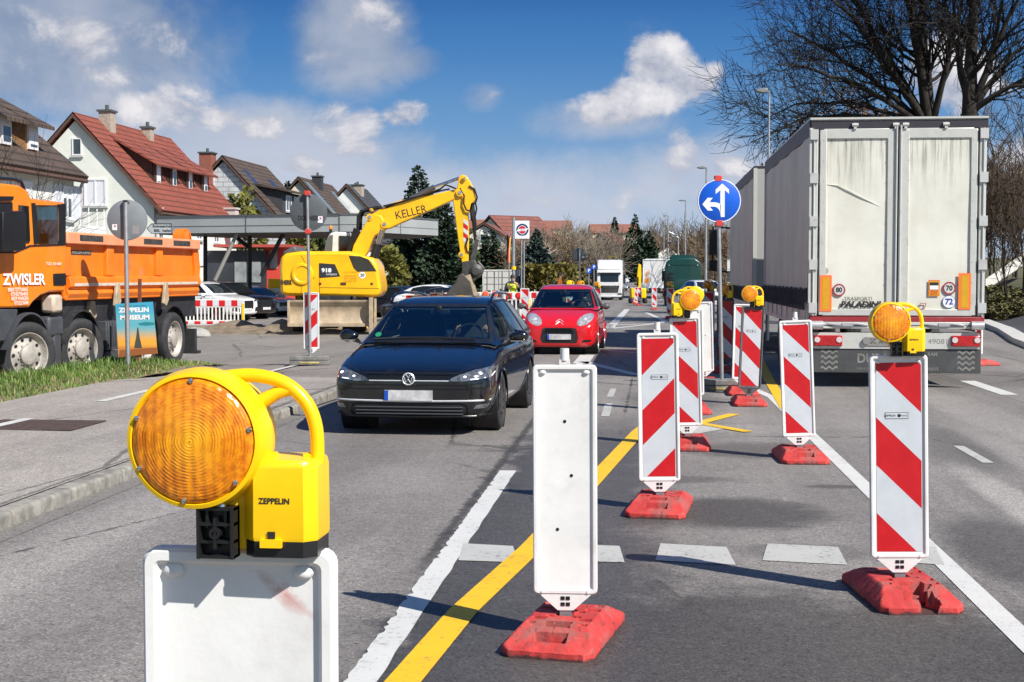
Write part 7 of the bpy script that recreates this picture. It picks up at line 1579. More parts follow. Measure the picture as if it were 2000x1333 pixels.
    for y, x, k in ((1.0, 1.8, 1.4), (8.5, 1.6, .9)): m = MB(); z = ri - x * sl + .34; m.add([(x - k, y - .6, z + k * sl), (x + k, y - .6, z - k * sl), (x + k, y + .6, z - k * sl), (x - k, y + .6, z + k * sl)], [(0, 1, 2, 3)]); m.build('skylight', mat('blue_glass', (.20, .28, .33), .1), t)
    m = MB(); m.prism([(3.7, 4.4 - z0), (3.7, 6.0 - z0), (2.0, 6.4 - z0), (2.0, 5.2 - z0)], 'y', 3.5, 10.5); o = m.build('dormer', mat('dark_slate_cladding', (.045, .045, .05)), t)
    for y in (5, 7, 9): window(o, lambda u, zz, o_: (3.7 + o_, u, zz), y, 5.3 - z0, 1.0, 1.0, 0)
    t, z0, sl, ea, ri = house('house', 'white gabled house with a dark grey roof and small chimney', 0, 123, 7.6, 8, 5.2, 9.3, RW, RT_GRY, wins=[(.1, 6.9, .75, .9, 0)], chim=[(.5, 2.2, .8, .9, mat('chimney_render', (.36, .31, .25)))], P=Vector((-14.4, 123, 0)))
    p = Vector((-11.7, 128, 0)); house('house', 'low dark grey roof joined behind the white gabled house', 0, 128, 6.0, 7, 4.2, 7.3, RW, RT_GRY, P=p, rz=ROADROT + pi / 2 - .1, over=.3)
    house('house', 'white house wall glimpsed beneath the canopy beside the bushes', 660, 105, 6.0, 8, 4.0, 5.6, RW, RT_GRY, wins=[(-.8, 3.0, 1.0, 1.2, 0), (1.2, 3.0, 1.4, 1.2, 0)], P=Vector((-13.3, 100, 0)))
    # ---- far hillside
    far = [(958, 185, 9, 8, 6.0, 9.2, RW, RT_FAR, 'white house with a red roof and white dormer right of the excavator arm', .9), (1000, 225, 7, 7, 6.0, 8.6, RW2, RT_FAR, 'cream house with dark red roof behind the company sign', .2), (985, 195, 8, 9, 5.6, 8.6, RW, RT_GRY, 'house with a dark roof beside the flag', .5),
           (1172, 300, 8, 9, 7.0, 10.3, RW, RT_FAR, 'white house with a steep red roof on the far hillside', .45), (1200, 310, 8, 9, 6.9, 9.9, RW, RT_BRN, 'white gabled house beside the tall far conifer', -.1), (1290, 330, 9, 9, 7.6, 10.2, RW, RT_BRN, 'pale house behind the far street lamps', .2),
           (1147, 285, 7, 9, 5.6, 8.4, RW, RT_GRY, 'small grey roofed house among the bare far trees', .7), (1310, 300, 9, 8, 5.5, 8.0, RW, RT_GRY, 'white house low behind the lorry queue', -.3), (945, 150, 8, 10, 4.5, 7.0, RW, RT_FAR, 'white house wall behind the excavator stick', .1)]
    for (px, Y, w, L, ea, ri, wm, rm, lab, r) in far: house('house', lab, px, Y, w, L, ea, ri, wm, rm, wins=[(-1.8, ea - 1.5, 1.0, 1.3, 0), (1.8, ea - 1.5, 1.0, 1.3, 0), (0, ea + 1.0, .9, 1.1, 0)], side=[(2, ea - 1.6, 1, 1.3, 0), (5, ea - 1.6, 1, 1.3, 0)], rz=-r, base=4)
    for (px, wpx, Y, top, lab) in [(955, 105, 420, 425, 'long apartment block with orange roof on the skyline above the excavator bucket'), (1085, 62, 440, 427, 'long orange roof on the skyline between bare trees'), (1200, 92, 430, 434, 'long orange brown roof on the skyline beside the far conifer')]:
        s = Y / FPX; zt = CAMZ + (HOR - top - 5) * s; p = D(px, 600, Y); z0 = gw(p); w = wpx * s; house('apartment_block', lab, 0, 0, 11, w, zt - 2.6, zt, RW2, RT_ORG, side=[(k * 4.0 + 2, zt - 5.2, 1.3, 1.4, 0) for k in range(int(w / 4))], P=Vector((p.x - w / 2, p.y + 6, 0)), rz=-pi / 2 + .05, base=8)
    # ---- filling station canopy
    def C(px, Y): return Vector((D(px, 600, Y).x, Y, 0))
    pts = [C(308, 66), C(664, 63), C(702, 63), C(856, 69.5), C(800, 74), C(440, 72)]; c0 = C(560, 66); g0 = gw(c0); t = thing('canopy', 'long flat grey filling station canopy on slanted dark struts', 'canopy', (c0.x, c0.y, g0))
    loc = [(p.x - c0.x, p.y - c0.y) for p in pts]; zb, zt = 3.60 - g0, 4.36 - g0
    m = MB(); m.prism(loc, 'z', zb, zt); m.build('roof', [mat('canopy_fascia', (.42, .44, .43), .5, metal=.3, var=.07, vs=.6, dirt=.2, dcol=(.22, .22, .21), ds=.8)], t)
    m = MB(); n = len(loc)
    for i in range(3):
        a, b = Vector(loc[i]), Vector(loc[i + 1]); k = max(1, int((b - a).length / 3.3)); dn = (b - a).normalized(); no = Vector((dn.y, -dn.x))
        for j in range(k + 1): p = a + (b - a) * j / k + no * .006; m.box((p.x, p.y, (zb + zt) / 2), (.03, .03, zt - zb), rz=atan2(dn.y, dn.x))
        p, q_ = a + no * .006, b + no * .006; m.tube([(p.x, p.y, zb + .32), (q_.x, q_.y, zb + .32)], .012, 4); m.tube([(p.x, p.y, zt + .02), (q_.x, q_.y, zt + .02)], .05, 4)
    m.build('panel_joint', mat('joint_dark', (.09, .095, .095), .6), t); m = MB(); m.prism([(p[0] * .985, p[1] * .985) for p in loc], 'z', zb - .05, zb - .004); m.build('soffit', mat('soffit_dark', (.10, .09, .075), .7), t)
    def col(p0, p1, r): A = D(*p0); B = D(*p1); return [(A.x - c0.x, A.y - c0.y, A.z - g0), (B.x - c0.x, B.y - c0.y, B.z - g0)]
    for (a, b, m_) in [((466, 450, 65), (420, 548, 65), ALU), ((452, 456, 68), (486, 484, 68), BLACK), ((556, 452, 65), (510, 540, 65), BLACK), ((488, 452, 68), (488, 600, 68), BLACK), ((401, 452, 68), (401, 600, 68), BLACK)]:
        m = MB(); m.tube(col(a, b, .1), .09 if m_ is ALU else .10, 8); m.build('strut', m_ if m_ is BLACK else mat('pale_strut', (.28, .27, .24), .6), t)
    # ---- kiosk under the canopy
    A = C(400, 77); B = C(520, 77); g0 = gw(A); t = thing('kiosk', 'black and red kiosk with glass doors under the canopy', 'kiosk', (A.x, 77, g0)); s = 77 / FPX; W = B.x - A.x; zz = lambda py: CAMZ + (HOR - py) * s - g0
    m = MB(); m.box((W / 2, 2, zz(490) / 2 - .5), (W, 4, zz(490) + 1)); m.build('wall', mat('kiosk_black', (.03, .034, .045), .5, var=.2, vs=1), t)
    x0, x1 = C(503, 77).x - A.x + .3, C(553, 77).x - A.x; m = MB(); m.box(((x0 + x1) / 2, 2.3, zz(484) / 2 - .5), (x1 - x0, 4, zz(484) + 1)); m.build('red_wall', mat('kiosk_red', (.62, .06, .04), .55), t); m = MB(); m.box(((x0 + x1) / 2 - 1.0, 1.9, zz(481)), (x1 - x0 + 3, 5, .16)); m.build('roof', mat('kiosk_roof_red', (.42, .07, .05), .6), t)
    for (a, b) in [(459, 482), (486, 510)]:
        u0, u1 = C(a, 77).x - A.x, C(b, 77).x - A.x; m = MB(); m.box(((u0 + u1) / 2, -.02, zz(532)), (u1 - u0, .06, zz(512) - zz(552))); o = m.build('glass_door', mat('door_glass_grey', (.25, .27, .27), .15, coat=.5, var=.3, vs=1.5), t)
    m = MB(); u0, u1 = C(526, 77).x - A.x, C(541, 77).x - A.x; m.box(((u0 + u1) / 2, .28, zz(507)), (u1 - u0, .04, 1.0)); m.build('poster', mat('poster_grey', (.4, .38, .38), .5), t)
    p = C(540, 75); t = thing('vending_box', 'yellow box with white base beside the red kiosk wall', 'service box', (p.x, p.y, gw(p))); s = 75 / FPX; m = MB(); m.box((0, 0, 1.55), (.8, .5, .5)); m.build('body', YELP, t, bev=.03); m = MB(); m.box((0, 0, .65), (1.0, .5, 1.3)); m.build('base', WFR, t, bev=.02)
    # ---- containers, van, sign board
    p = D(974, 600, 108); p = on(*AB(p)); t = thing('container', 'white shipping container with closed double doors beside the hedge', 'container', p, ROADROT + .02); CW = mat('container_white', (.62, .62, .58), .5, var=.05, vs=1.5, dirt=.3, dcol=(.4, .37, .3), ds=2)
    m = MB(); m.box((0, 3, 1.3), (2.44, 6, 2.59)); 
    for x in (-1.19, 1.19): m.box((x, -.03, 1.3), (.10, .10, 2.62))
    m.box((0, -.03, 2.55), (2.44, .1, .12)); m.build('body', CW, t)
    for x in (-.58, .58):
        m = MB(); m.box((x, -.035, 1.28), (1.1, .05, 2.35)); 
        for z in (.5, 1.0, 1.5, 2.0): m.box((x, -.065, z), (1.06, .02, .05), 1)
        for xx in (x - .28, x + .28): m.cyl((xx, -.09, .12), (xx, -.09, 2.5), .022, n=6, m=1)
        m.build('door', [CW, mat('container_bar', (.28, .28, .27), .5, metal=.3)], t)
    p = D(1026, 600, 106); p = on(*AB(p)); t = thing('storage_box', 'dark grey storage unit with a white post beside the white container', 'storage unit', p, ROADROT); m = MB(); m.box((.08, 2, 1.25), (1.20, 4, 2.5)); m.build('body', mat('storage_grey', (.085, .09, .10), .6), t); m = MB(); m.box((-.62, -.02, 1.28), (.34, .2, 2.56)); m.build('corner_post', CW, t)
    p = D(890, 600, 92); p = on(*AB(p)); t = thing('box_van', 'white van cab in front of a grey box body by the excavator bucket', 'van', p, .25); m = MB(); m.prism([(-.1, .4), (0, 1.0), (.5, 1.35), (.95, 2.05), (2.0, 2.1), (2.0, .4)], 'x', -.95, .95); m.build('cab', WFR, t, bev=.08); m = MB(); m.prism([(.42, 1.33), (.93, 2.0), (.90, 2.0), (.38, 1.33)], 'x', -.8, .8); m.prism([(.75, 1.35), (1.05, 1.95), (1.6, 1.95), (1.6, 1.35)], 'x', .94, .965); m.build('window', GLASSW, t); m = MB(); m.box((0, 4.2, 1.45), (2.1, 4.2, 2.1)); m.build('body', mat('storage_grey', (.085, .09, .10)), t)
    for s in (1, -1):
        for y in (.7, 4.8): wheel(t, s * .85, y, .34, .22, 'five', STEEL)
    p = on(*AB(D(808, 600, 98))); t = thing('notice_board', 'long white board on two posts by the green car park fence', 'board', p); m = MB(); m.box((0, 0, 2.0), (1.9, .1, .28)); m.build('board', SIGNW, t); m = MB(); m.box((-.9, .1, 1), (.1, .1, 2)); m.box((.9, .1, 1), (.1, .1, 2)); m.build('post', WOODP, t)
    a, b = C(745, 100), C(905, 104); p = on(*AB((a + b) / 2)); t = thing('netting_fence', 'low dark green netting fence behind the parked cars', 'fence', p, atan2(b.y - a.y, b.x - a.x)); L = (b - a).length
    m = MB(); m.box((0, 0, .75), (L, .03, 1.4)); m.build('netting', mat('green_netting', (.012, .05, .035), .8, var=.2), t); m = MB()
    for k in range(6): m.cyl((-L / 2 + k * L / 5, .05, 0), (-L / 2 + k * L / 5, .05, 1.55), .03, n=6)
    m.build('post', STEEL, t)
    # slanted white parapet of the ramp on the right
    A, B = D(1925, 545, 62), D(2060, 455, 70); p = Vector((A.x, A.y, 0)); g0 = gw(p); t = thing('ramp_parapet', 'slanted white concrete parapet of a ramp among the bare bushes', 'ramp', (p.x, p.y, g0)); d = Vector((B.x - A.x, B.y - A.y)); 
    m = MB(); m.add([(0, 0, A.z - g0 - .5), (d.x, d.y, B.z - g0 - .6), (d.x, d.y, B.z - g0), (0, 0, A.z - g0), (.2, .4, A.z - g0 - .5), (d.x + .2, d.y + .4, B.z - g0 - .6), (d.x + .2, d.y + .4, B.z - g0), (.2, .4, A.z - g0)], [(0, 1, 2, 3), (4, 7, 6, 5), (3, 2, 6, 7), (0, 4, 5, 1), (1, 5, 6, 2), (0, 3, 7, 4)]); m.build('parapet', mat('pale_concrete', (.55, .54, .50), .9, var=.15, dirt=.4, ds=1), t); m = MB(); m.box((1.5, .3, A.z - g0 - 2.2), (.3, .3, 3.2)); m.box((d.x, d.y + .2, B.z - g0 - 2.4), (.3, .3, 4.6)); m.build('column', CONC, t)

# ================================================================ TREES
BARK = mat('dark_bark', (.022, .018, .014), .95, var=.35, vs=5, bump=.5, bs=20); TWIG = mat('dark_twig', (.016, .012, .009), .95, var=.3, vs=2); BANKT = mat('dark_brown_twig', (.075, .052, .034), .95, var=.4, vs=.9); BROWNT = mat('brown_twig', (.17, .12, .075), .95, var=.35, vs=.7); GREYT = mat('grey_twig', (.20, .165, .125), .95, var=.3, vs=.7); BLOSS = mat('pale_blossom_twig', (.40, .33, .25), .95, var=.3, vs=.8)
CONIF = mat('conifer_needles', (.022, .045, .020), .8, var=.5, vs=1.2); SPRUCE = mat('blue_spruce_needles', (.045, .075, .065), .8, var=.45, vs=1.4); SHRUBY = mat('yellow_green_leaves', (.13, .13, .022), .8, var=.45, vs=1.0); SHRUBG = mat('green_leaves', (.050, .075, .018), .8, var=.5, vs=1.2); HEDGEM = mat('hedge_leaves', (.15, .125, .025), .85, var=.5, vs=.9); DEADL = mat('brown_dry_leaves', (.13, .075, .040), .9, var=.5, vs=1.5)
def grow(mb, rng, p, d, L, r, lev, opt):
    n = 5 if lev < 2 else (4 if lev < 4 else 3); pts = [p.copy()]; rs = [r]; trop = opt['trop'][min(lev, len(opt['trop']) - 1)]
    dd = d.copy(); cur = p.copy()
    for i in range(n):
        w = opt['wig'] * (1 if lev else .35); dd = (dd + Vector((rng.uniform(-w, w), rng.uniform(-w, w), rng.uniform(-w, w) + trop))).normalized(); cur = cur + dd * (L / n); pts.append(cur.copy()); rs.append(r * (1 - (1 - opt['taper']) * (i + 1) / n))
    mb[0 if lev < opt['split'] else 1].tube(pts, rs, (9, 6, 5, 4, 3)[min(lev, 4)], caps=False)
    if lev >= opt['lev']: return
    k = opt['kids'][min(lev, len(opt['kids']) - 1)]
    for j in range(k):
        t = rng.uniform(opt['from'][min(lev, len(opt['from']) - 1)], 1.0) if j else 1.0; f = t * n; i = min(n - 1, int(f)); q = pts[i].lerp(pts[i + 1], f - i); rr = rs[i] + (rs[i + 1] - rs[i]) * (f - i)
        base = (pts[i + 1] - pts[i]).normalized(); ax = base.orthogonal().normalized(); ax.rotate(Quaternion(base, rng.uniform(0, 2 * pi))); ang = radians(rng.uniform(*opt['ang'])) * (1 if j else .45)
        nd = base.copy(); nd.rotate(Quaternion(ax, ang)); nd = (nd + opt.get('bias', Vector()) * (.5 if lev < 2 else .12)).normalized()
        grow(mb, rng, q, nd, L * rng.uniform(*opt['len']) * (1 if lev else opt.get('l0', 1)), max(opt['rmin'], rr * rng.uniform(.5, .72)), lev + 1, opt)
def bare_tree(seed, H, r0, opt, mats):
    rng = random.Random(seed); mb = [MB(), MB()]; grow(mb, rng, Vector((0, 0, -.2)), Vector((0, 0, 1)), H, r0, 0, opt)
    return mb[0].mesh('trunk', [mats[0]], 80, weld=False), mb[1].mesh('crown', [mats[1]], 80, weld=False)
def cards(mb, rng, c, s, dr=None, m=0, asp=.5):
    d = Vector((rng.gauss(0, 1), rng.gauss(0, 1), rng.gauss(0, .7))) if dr is None else dr + Vector((rng.gauss(0, .35), rng.gauss(0, .35), rng.gauss(0, .25)))
    d.normalize(); u = d.orthogonal().normalized(); u.rotate(Quaternion(d, rng.uniform(0, 2 * pi))); a, b = d * s, u * s * asp
    mb.add([c - b * .3, c + a * .5 - b, c + a, c + a * .5 + b], [(0, 1, 2, 3)], m)
def conifer(seed, H, r, n, mats, droop=-.25, pw=.85, size=.34, trunk=True):
    rng = random.Random(seed); mb = MB(); tr = MB(); tr.tube([(0, 0, -.2), (0, 0, H * .6), (0, 0, H * .98)], [H * .016 + .06, H * .009, .01], 7)
    for i in range(n):
        h = H * (1 - rng.random() ** .72 * .98); a = rng.uniform(0, 2 * pi); L = r * ((1 - h / H) ** pw) * rng.uniform(.62, 1.12) * (1 + .22 * sin(h * 2.3 + a * 2)) + .05; d = Vector((cos(a), sin(a), droop + rng.uniform(-.1, .25)))
        for k in range(5):
            t = .25 + .75 * (k + rng.random()) / 5; p = Vector((0, 0, h)) + d * (L * t) + Vector((0, 0, .14 * L * t * t)); cards(mb, rng, p, size * rng.uniform(.6, 1.25) * (.55 + .45 * min(1, (H - h) / (.3 * H))), d, asp=.42)
    return tr.mesh('trunk', [BARK], 60), mb.mesh('crown', mats, 0, weld=False)
def shrub(seed, rx, ry, rz, n, mats, size=.3, stems=True, boxy=False):
    rng = random.Random(seed); mb = MB(); tr = MB()
    for i in range(6): a = rng.uniform(0, 2 * pi); tr.tube([(rx * .15 * cos(a), ry * .15 * sin(a), -.1), (rx * .5 * cos(a), ry * .5 * sin(a), rz * 1.2)], [.05, .02], 5)
    for i in range(n):
        v = Vector((rng.gauss(0, 1), rng.gauss(0, 1), rng.gauss(0, 1))).normalized()
        if boxy: k = max(abs(v.x), abs(v.y), abs(v.z)); v = v / k
        f = 1 + .28 * noise.noise(v * 2.1 + Vector((seed, 0, 0))) - .22 * rng.random() ** 2; 
        if boxy: f = 1 + .05 * noise.noise(Vector((v.x * rx, v.y * ry, v.z * rz)) * 2) - .1 * rng.random() ** 2
        p = Vector((v.x * rx * f, v.y * ry * f, rz + v.z * rz * f)); 
        if p.z < 0: continue
        cards(mb, rng, p, size * rng.uniform(.6, 1.3), None if rng.random() < .5 else v, asp=.55)
    return tr.mesh('stem', [BARK], 60), mb.mesh('foliage', mats, 0, weld=False)
def plant(name, lab, cat, key, fn, p, sc=1, rz=0, group=None, scz=None):
    a, b = cached(key, fn); t = thing(name, lab, cat, p, rz, group); t.scale = (sc, sc, scz or sc); link(a.name.split('.')[0], a, t); link(b.name.split('.')[0], b, t); return t
def build_trees():
    big = dict(lev=6, kids=[5, 4, 5, 5, 5, 3], ang=(22, 58), len=(.60, .86), wig=.22, trop=[.05, .06, .02, .02, .03, .05], taper=.62, split=2, rmin=.0085, l0=1.0)
    big['from'] = [.75, .35, .25, .2, .15, .15]
    o1 = dict(big, bias=Vector((-.45, -.1, .0))); o2 = dict(big, bias=Vector((.1, -.1, .3)))
    def limbed(seed, Y, fork, limbs, r0):
        rng = random.Random(seed); mb = [MB(), MB()]; s = Y / FPX; p = on(*AB(D(fork[0], 600, Y))); f = Vector((0, 0, CAMZ + (HOR - fork[1]) * s - p.z))
        mb[0].tube([(0, 0, -.3), (0, 0, .4), (0, 0, f.z * .6), f], [r0 * 1.5, r0 * 1.1, r0, r0 * .85], 10)
        o = dict(big, lev=5, kids=[5, 4, 4, 3, 3], rmin=.010, split=2)
        for (tx, ty, dy, sag, rr) in limbs:
            e = Vector(((tx - fork[0]) * s, dy, CAMZ + (HOR - ty) * s - p.z)); mid = (f + e) / 2 + Vector((0, 0, sag)); n = 12
            pts = [f * (1 - t) ** 2 + mid * (2 * t * (1 - t)) + e * t * t for t in [k / n for k in range(n + 1)]]; pts = [q + Vector((rng.gauss(0, 1), rng.gauss(0, 1), rng.gauss(0, 1))) * .07 * (k / n) for k, q in enumerate(pts)]
            rs = [rr * (1 - .82 * k / n) for k in range(n + 1)]; mb[0].tube(pts, rs, 7)
            L = (e - f).length
            for k in range(int(5 + L * 1.2)):
                t = rng.uniform(.18, 1); i = min(n - 1, int(t * n)); q = pts[i].lerp(pts[i + 1], t * n - i); b = (pts[i + 1] - pts[i]).normalized(); ax = b.orthogonal().normalized(); ax.rotate(Quaternion(b, rng.uniform(0, 2 * pi))); d = b.copy(); d.rotate(Quaternion(ax, radians(rng.uniform(25, 60))))
                grow(mb, rng, q, (d + Vector((0, 0, .1))).normalized(), L * (.36 - .16 * t) * rng.uniform(.6, 1.15), max(.012, rs[i] * .40), 2, o)
        t, c = mb[0].mesh('trunk', [BARK], 80, weld=False), mb[1].mesh('crown', [TWIG], 80, weld=False); return p, t, c
    for lab, seed, Y, fork, limbs, r0 in [('huge dark bare tree with limbs spreading over the trailer roof', 5, 50, (1812, 262), [(1452, 282, -1, 1.5, .10), (1492, 150, -2.5, 1.0, .12), (1515, 215, 1.5, 1.4, .10), (1545, 55, 1, .8, .14), (1590, 5, -1.5, .7, .16), (1640, -60, 1.5, .4, .2), (1730, -120, -1, 0, .22), (1800, -150, 1, -.2, .22), (1860, -90, -2, -.2, .14), (1535, 305, 2, 1.4, .07), (1570, 120, 2, .8, .1), (1700, 60, 2, .4, .12)], .42),
                                          ('dark bare tree with one straight tall trunk above the trailer corner', 12, 46, (1888, 225), [(1898, -160, .3, 0, .26), (1990, -60, -1, .3, .14), (2060, 60, 1, .8, .12), (2040, 190, -1.5, 1.0, .1), (1850, -60, 1.5, .2, .12), (2080, 150, -1, .8, .1), (1830, 60, -1.5, .5, .09)], .34)]:
        p, a, b = limbed(seed, Y, fork, limbs, r0); t = thing('bare_tree', lab, 'tree', p); link('trunk', a, t); link('crown', b, t)
    # leafy brown tree behind
    def brown():
        a, b = bare_tree(31, 3.5, .25, dict(big, lev=4, bias=Vector((0, 0, .25))), (BARK, DEADL)); rng = random.Random(6); mb = MB()
        for i in range(9000):
            v = Vector((rng.gauss(0, 1), rng.gauss(0, 1), rng.gauss(0, 1))).normalized() * (rng.random() ** .35); f = 1 + .35 * noise.noise(v * 2.4); cards(mb, rng, Vector((v.x * 3.7 * f, v.y * 3.2 * f, 6.2 + v.z * 4.2 * f)), .16 * rng.uniform(.6, 1.3), None, asp=.6)
        bm = bmesh.new(); bm.from_mesh(b); m2 = mb.mesh('crown', [DEADL], 0, weld=False); bm.from_mesh(m2); bm.to_mesh(b); bm.free(); return a, b
    p = on(*AB(D(1655, 600, 66))); plant('beech_tree', 'tree still full of dry brown leaves behind the trailer', 'tree', 'brown', brown, p, 1.0)
    # shrubs on the bank at the right edge
    thin = dict(lev=4, kids=[6, 5, 4, 3], ang=(12, 45), len=(.55, .85), wig=.16, trop=[.1, .08, .05], taper=.5, split=1, rmin=.010); thin['from'] = [.1, .2, .2]
    tv = {k: (lambda k=k: bare_tree(50 + k, 2.3, .05, thin, (BARK, BANKT))) for k in range(3)}
    rng = random.Random(9)
    for k in range(12):
        px = rng.uniform(1900, 2040); Y = rng.uniform(72, 86) if k % 3 else rng.uniform(52, 60); p = on(*AB(D(px, 600, Y))); plant('bare_shrub', 'thin bare shrub on the bank beyond the side road', 'shrub', ('thin', k % 3), tv[k % 3], p, rng.uniform(.9, 1.9), rng.uniform(0, 6), 'bare shrubs on the bank')
    for k, (px, Y, sx) in enumerate([(1935, 54, 1.0), (1972, 52, .9), (2005, 53, 1.1), (1950, 60, 1.2)]):
        p = on(*AB(D(px, 600, Y))); plant('undergrowth_shrub', 'low green brown bush at the foot of the bank', 'shrub', 'lowbush', lambda: shrub(3, 1.1, .9, .5, 1500, [mat('scrub_leaves', (.115, .105, .035), .85, var=.6, vs=1.5)], .13), p, sx, k, 'low bushes on the bank', sx * .6)
    # conifers
    for (px, top, Y, r, lab, mt, sd) in [(818, 325, 92, 2.9, 'tall dark conifer rising behind the excavator boom', CONIF, 1), (864, 388, 90, 2.5, 'broad dark conifer below the excavator boom', CONIF, 2), (792, 398, 95, 1.3, 'shorter dark conifer beside the canopy end', CONIF, 3),
                                          (957, 449, 118, 1.5, 'dark columnar yew beside the excavator arm', CONIF, 4), (1048, 447, 104, 2.1, 'bluish spruce beside the company sign', SPRUCE, 5), (1240, 420, 262, 4.2, 'tall dark conifer standing alone on the far slope', CONIF, 6), (1266, 452, 255, 3.6, 'lower dark conifer leaning against the tall far one', CONIF, 8), (1200, 424, 345, 2.6, 'small dark conifer on the far skyline', CONIF, 7), (697, 355, 133, 1.5, 'dark conifer tip between two roofs', CONIF, 9), (563, 352, 112, 1.2, 'small conifer tip behind the shingled house', CONIF, 10)]:
        p = on(*AB(D(px, 600, Y))); H = CAMZ + (HOR - top) / FPX * Y - p.z; plant('conifer', lab, 'tree', ('con', sd), lambda: conifer(sd, H, r, 1700 if sd < 4 else (900 if Y < 130 else 700), [mt], pw=.45 if sd == 4 else (.75 if sd in (1, 2) else .9), size=.15 + .0016 * Y), p)
    # bushes behind the canopy and around the car park
    for (px, base, top, Y, w, m_, lab, sd) in [(478, 430, 380, 86, 1.2, SHRUBY, 'yellow green cypress behind the canopy roof', 1), (575, 500, 452, 96, 1.5, SHRUBY, 'yellow green bush under the canopy beside the kiosk', 2), (620, 500, 455, 99, 1.4, SHRUBG, 'dark green bush beside the white house wall', 3), (756, 545, 490, 84, 1.1, SHRUBY, 'bright green bush beside the excavator front', 4), (905, 520, 470, 110, 1.2, SHRUBG, 'green bush behind the excavator stick', 5), (1075, 500, 478, 150, 3.0, SHRUBG, 'dark bush above the trimmed hedge', 6), (880, 560, 500, 112, 1.6, SHRUBG, 'olive bush behind the white van', 9)]:
        p = on(*AB(D(px, 600, Y))); H = CAMZ + (HOR - top) / FPX * Y - p.z; plant('bush', lab, 'bush', ('bush', sd), lambda: shrub(sd, w, w, H / 2, 1900, [m_], .22 + .001 * Y), p)
    # trimmed hedges
    for (x0, x1, Y, top, lab, sd) in [(1040, 1122, 102, 521, 'tall trimmed olive hedge beside the container', 1), (1095, 1196, 185, 503, 'long trimmed hedge along the far slope', 2)]:
        a, b = D(x0, 600, Y), D(x1, 600, Y + 6); p = on(*AB((a + b) / 2)); H = CAMZ + (HOR - top) / FPX * Y - p.z; L = (b - a).length; plant('hedge', lab, 'hedge', ('hedge', sd), lambda: shrub(sd, L / 2, .8, H / 2, 5200, [HEDGEM], .20 + .001 * Y, boxy=True), p, 1, atan2(b.y - a.y, b.x - a.x))
    # far bare trees
    fo = dict(lev=4, kids=[6, 5, 5, 4], ang=(18, 55), len=(.58, .82), wig=.2, trop=[.06, .06, .04, .03], taper=.5, split=1, rmin=.030); fo['from'] = [.3, .25, .2, .2]
    kinds = {('far', c, k): (lambda c=c, k=k: bare_tree(70 + k + 10 * c, 3.4, .14, fo, (BARK, (BROWNT, GREYT, BLOSS)[c]))) for c in range(3) for k in range(2)}
    rng = random.Random(17); lab = ('brown bare tree in the thicket along the far road', 'grey bare tree in the thicket along the far road', 'pale blossoming bare tree in the far thicket')
    spots = []
    for k in range(30): spots.append((rng.uniform(905, 1188), rng.uniform(130, 300), rng.uniform(436, 466), rng.choice((0, 0, 1, 1, 2))))
    for k in range(16): spots.append((rng.uniform(1345, 1430), rng.uniform(120, 300), rng.uniform(440, 478), rng.choice((0, 0, 1))))
    for k in range(10): spots.append((rng.uniform(735, 905), rng.uniform(106, 125), rng.uniform(455, 490), rng.choice((0, 0, 1))))
    spots += [(1040, 140, 444, 0), (1075, 130, 449, 1), (1105, 140, 441, 0), (1060, 120, 455, 2), (1022, 118, 458, 0), (1090, 150, 446, 0), (1165, 200, 446, 0), (1215, 270, 444, 1), (1290, 300, 446, 0), (1100, 160, 428, 1), (1290, 330, 425, 1), (1265, 340, 430, 1), (1366, 140, 412, 0), (1345, 180, 430, 0), (1395, 115, 428, 0), (1415, 100, 440, 0), (1015, 170, 440, 2), (1130, 190, 470, 2), (1155, 170, 472, 2), (985, 125, 480, 0), (1000, 122, 488, 1), (800, 108, 468, 0), (1440, 130, 430, 0), (1460, 95, 400, 0)]
    for k, (px, Y, top, c) in enumerate(spots):
        p = on(*AB(D(px, 600, Y))); H = max(2, CAMZ + (HOR - top) / FPX * Y - p.z); plant('bare_tree', lab[c], 'tree', ('far', c, k % 2), kinds[('far', c, k % 2)], p, H / 8.6, rng.uniform(0, 6), ('brown bare far trees', 'grey bare far trees', 'pale blossoming far trees')[c])
    # a small bare tree in front of the brown roofed house
    p = on(*AB(D(10, 600, 34))); plant('bare_tree', 'sparse bare tree branches in front of the brown roofed house', 'tree', ('thin', 9), lambda: bare_tree(77, 2.2, .05, dict(thin, rmin=.006), (BARK, TWIG)), p, .95, .5)
    w = on(*AB(D(1130, 600, 230))); 
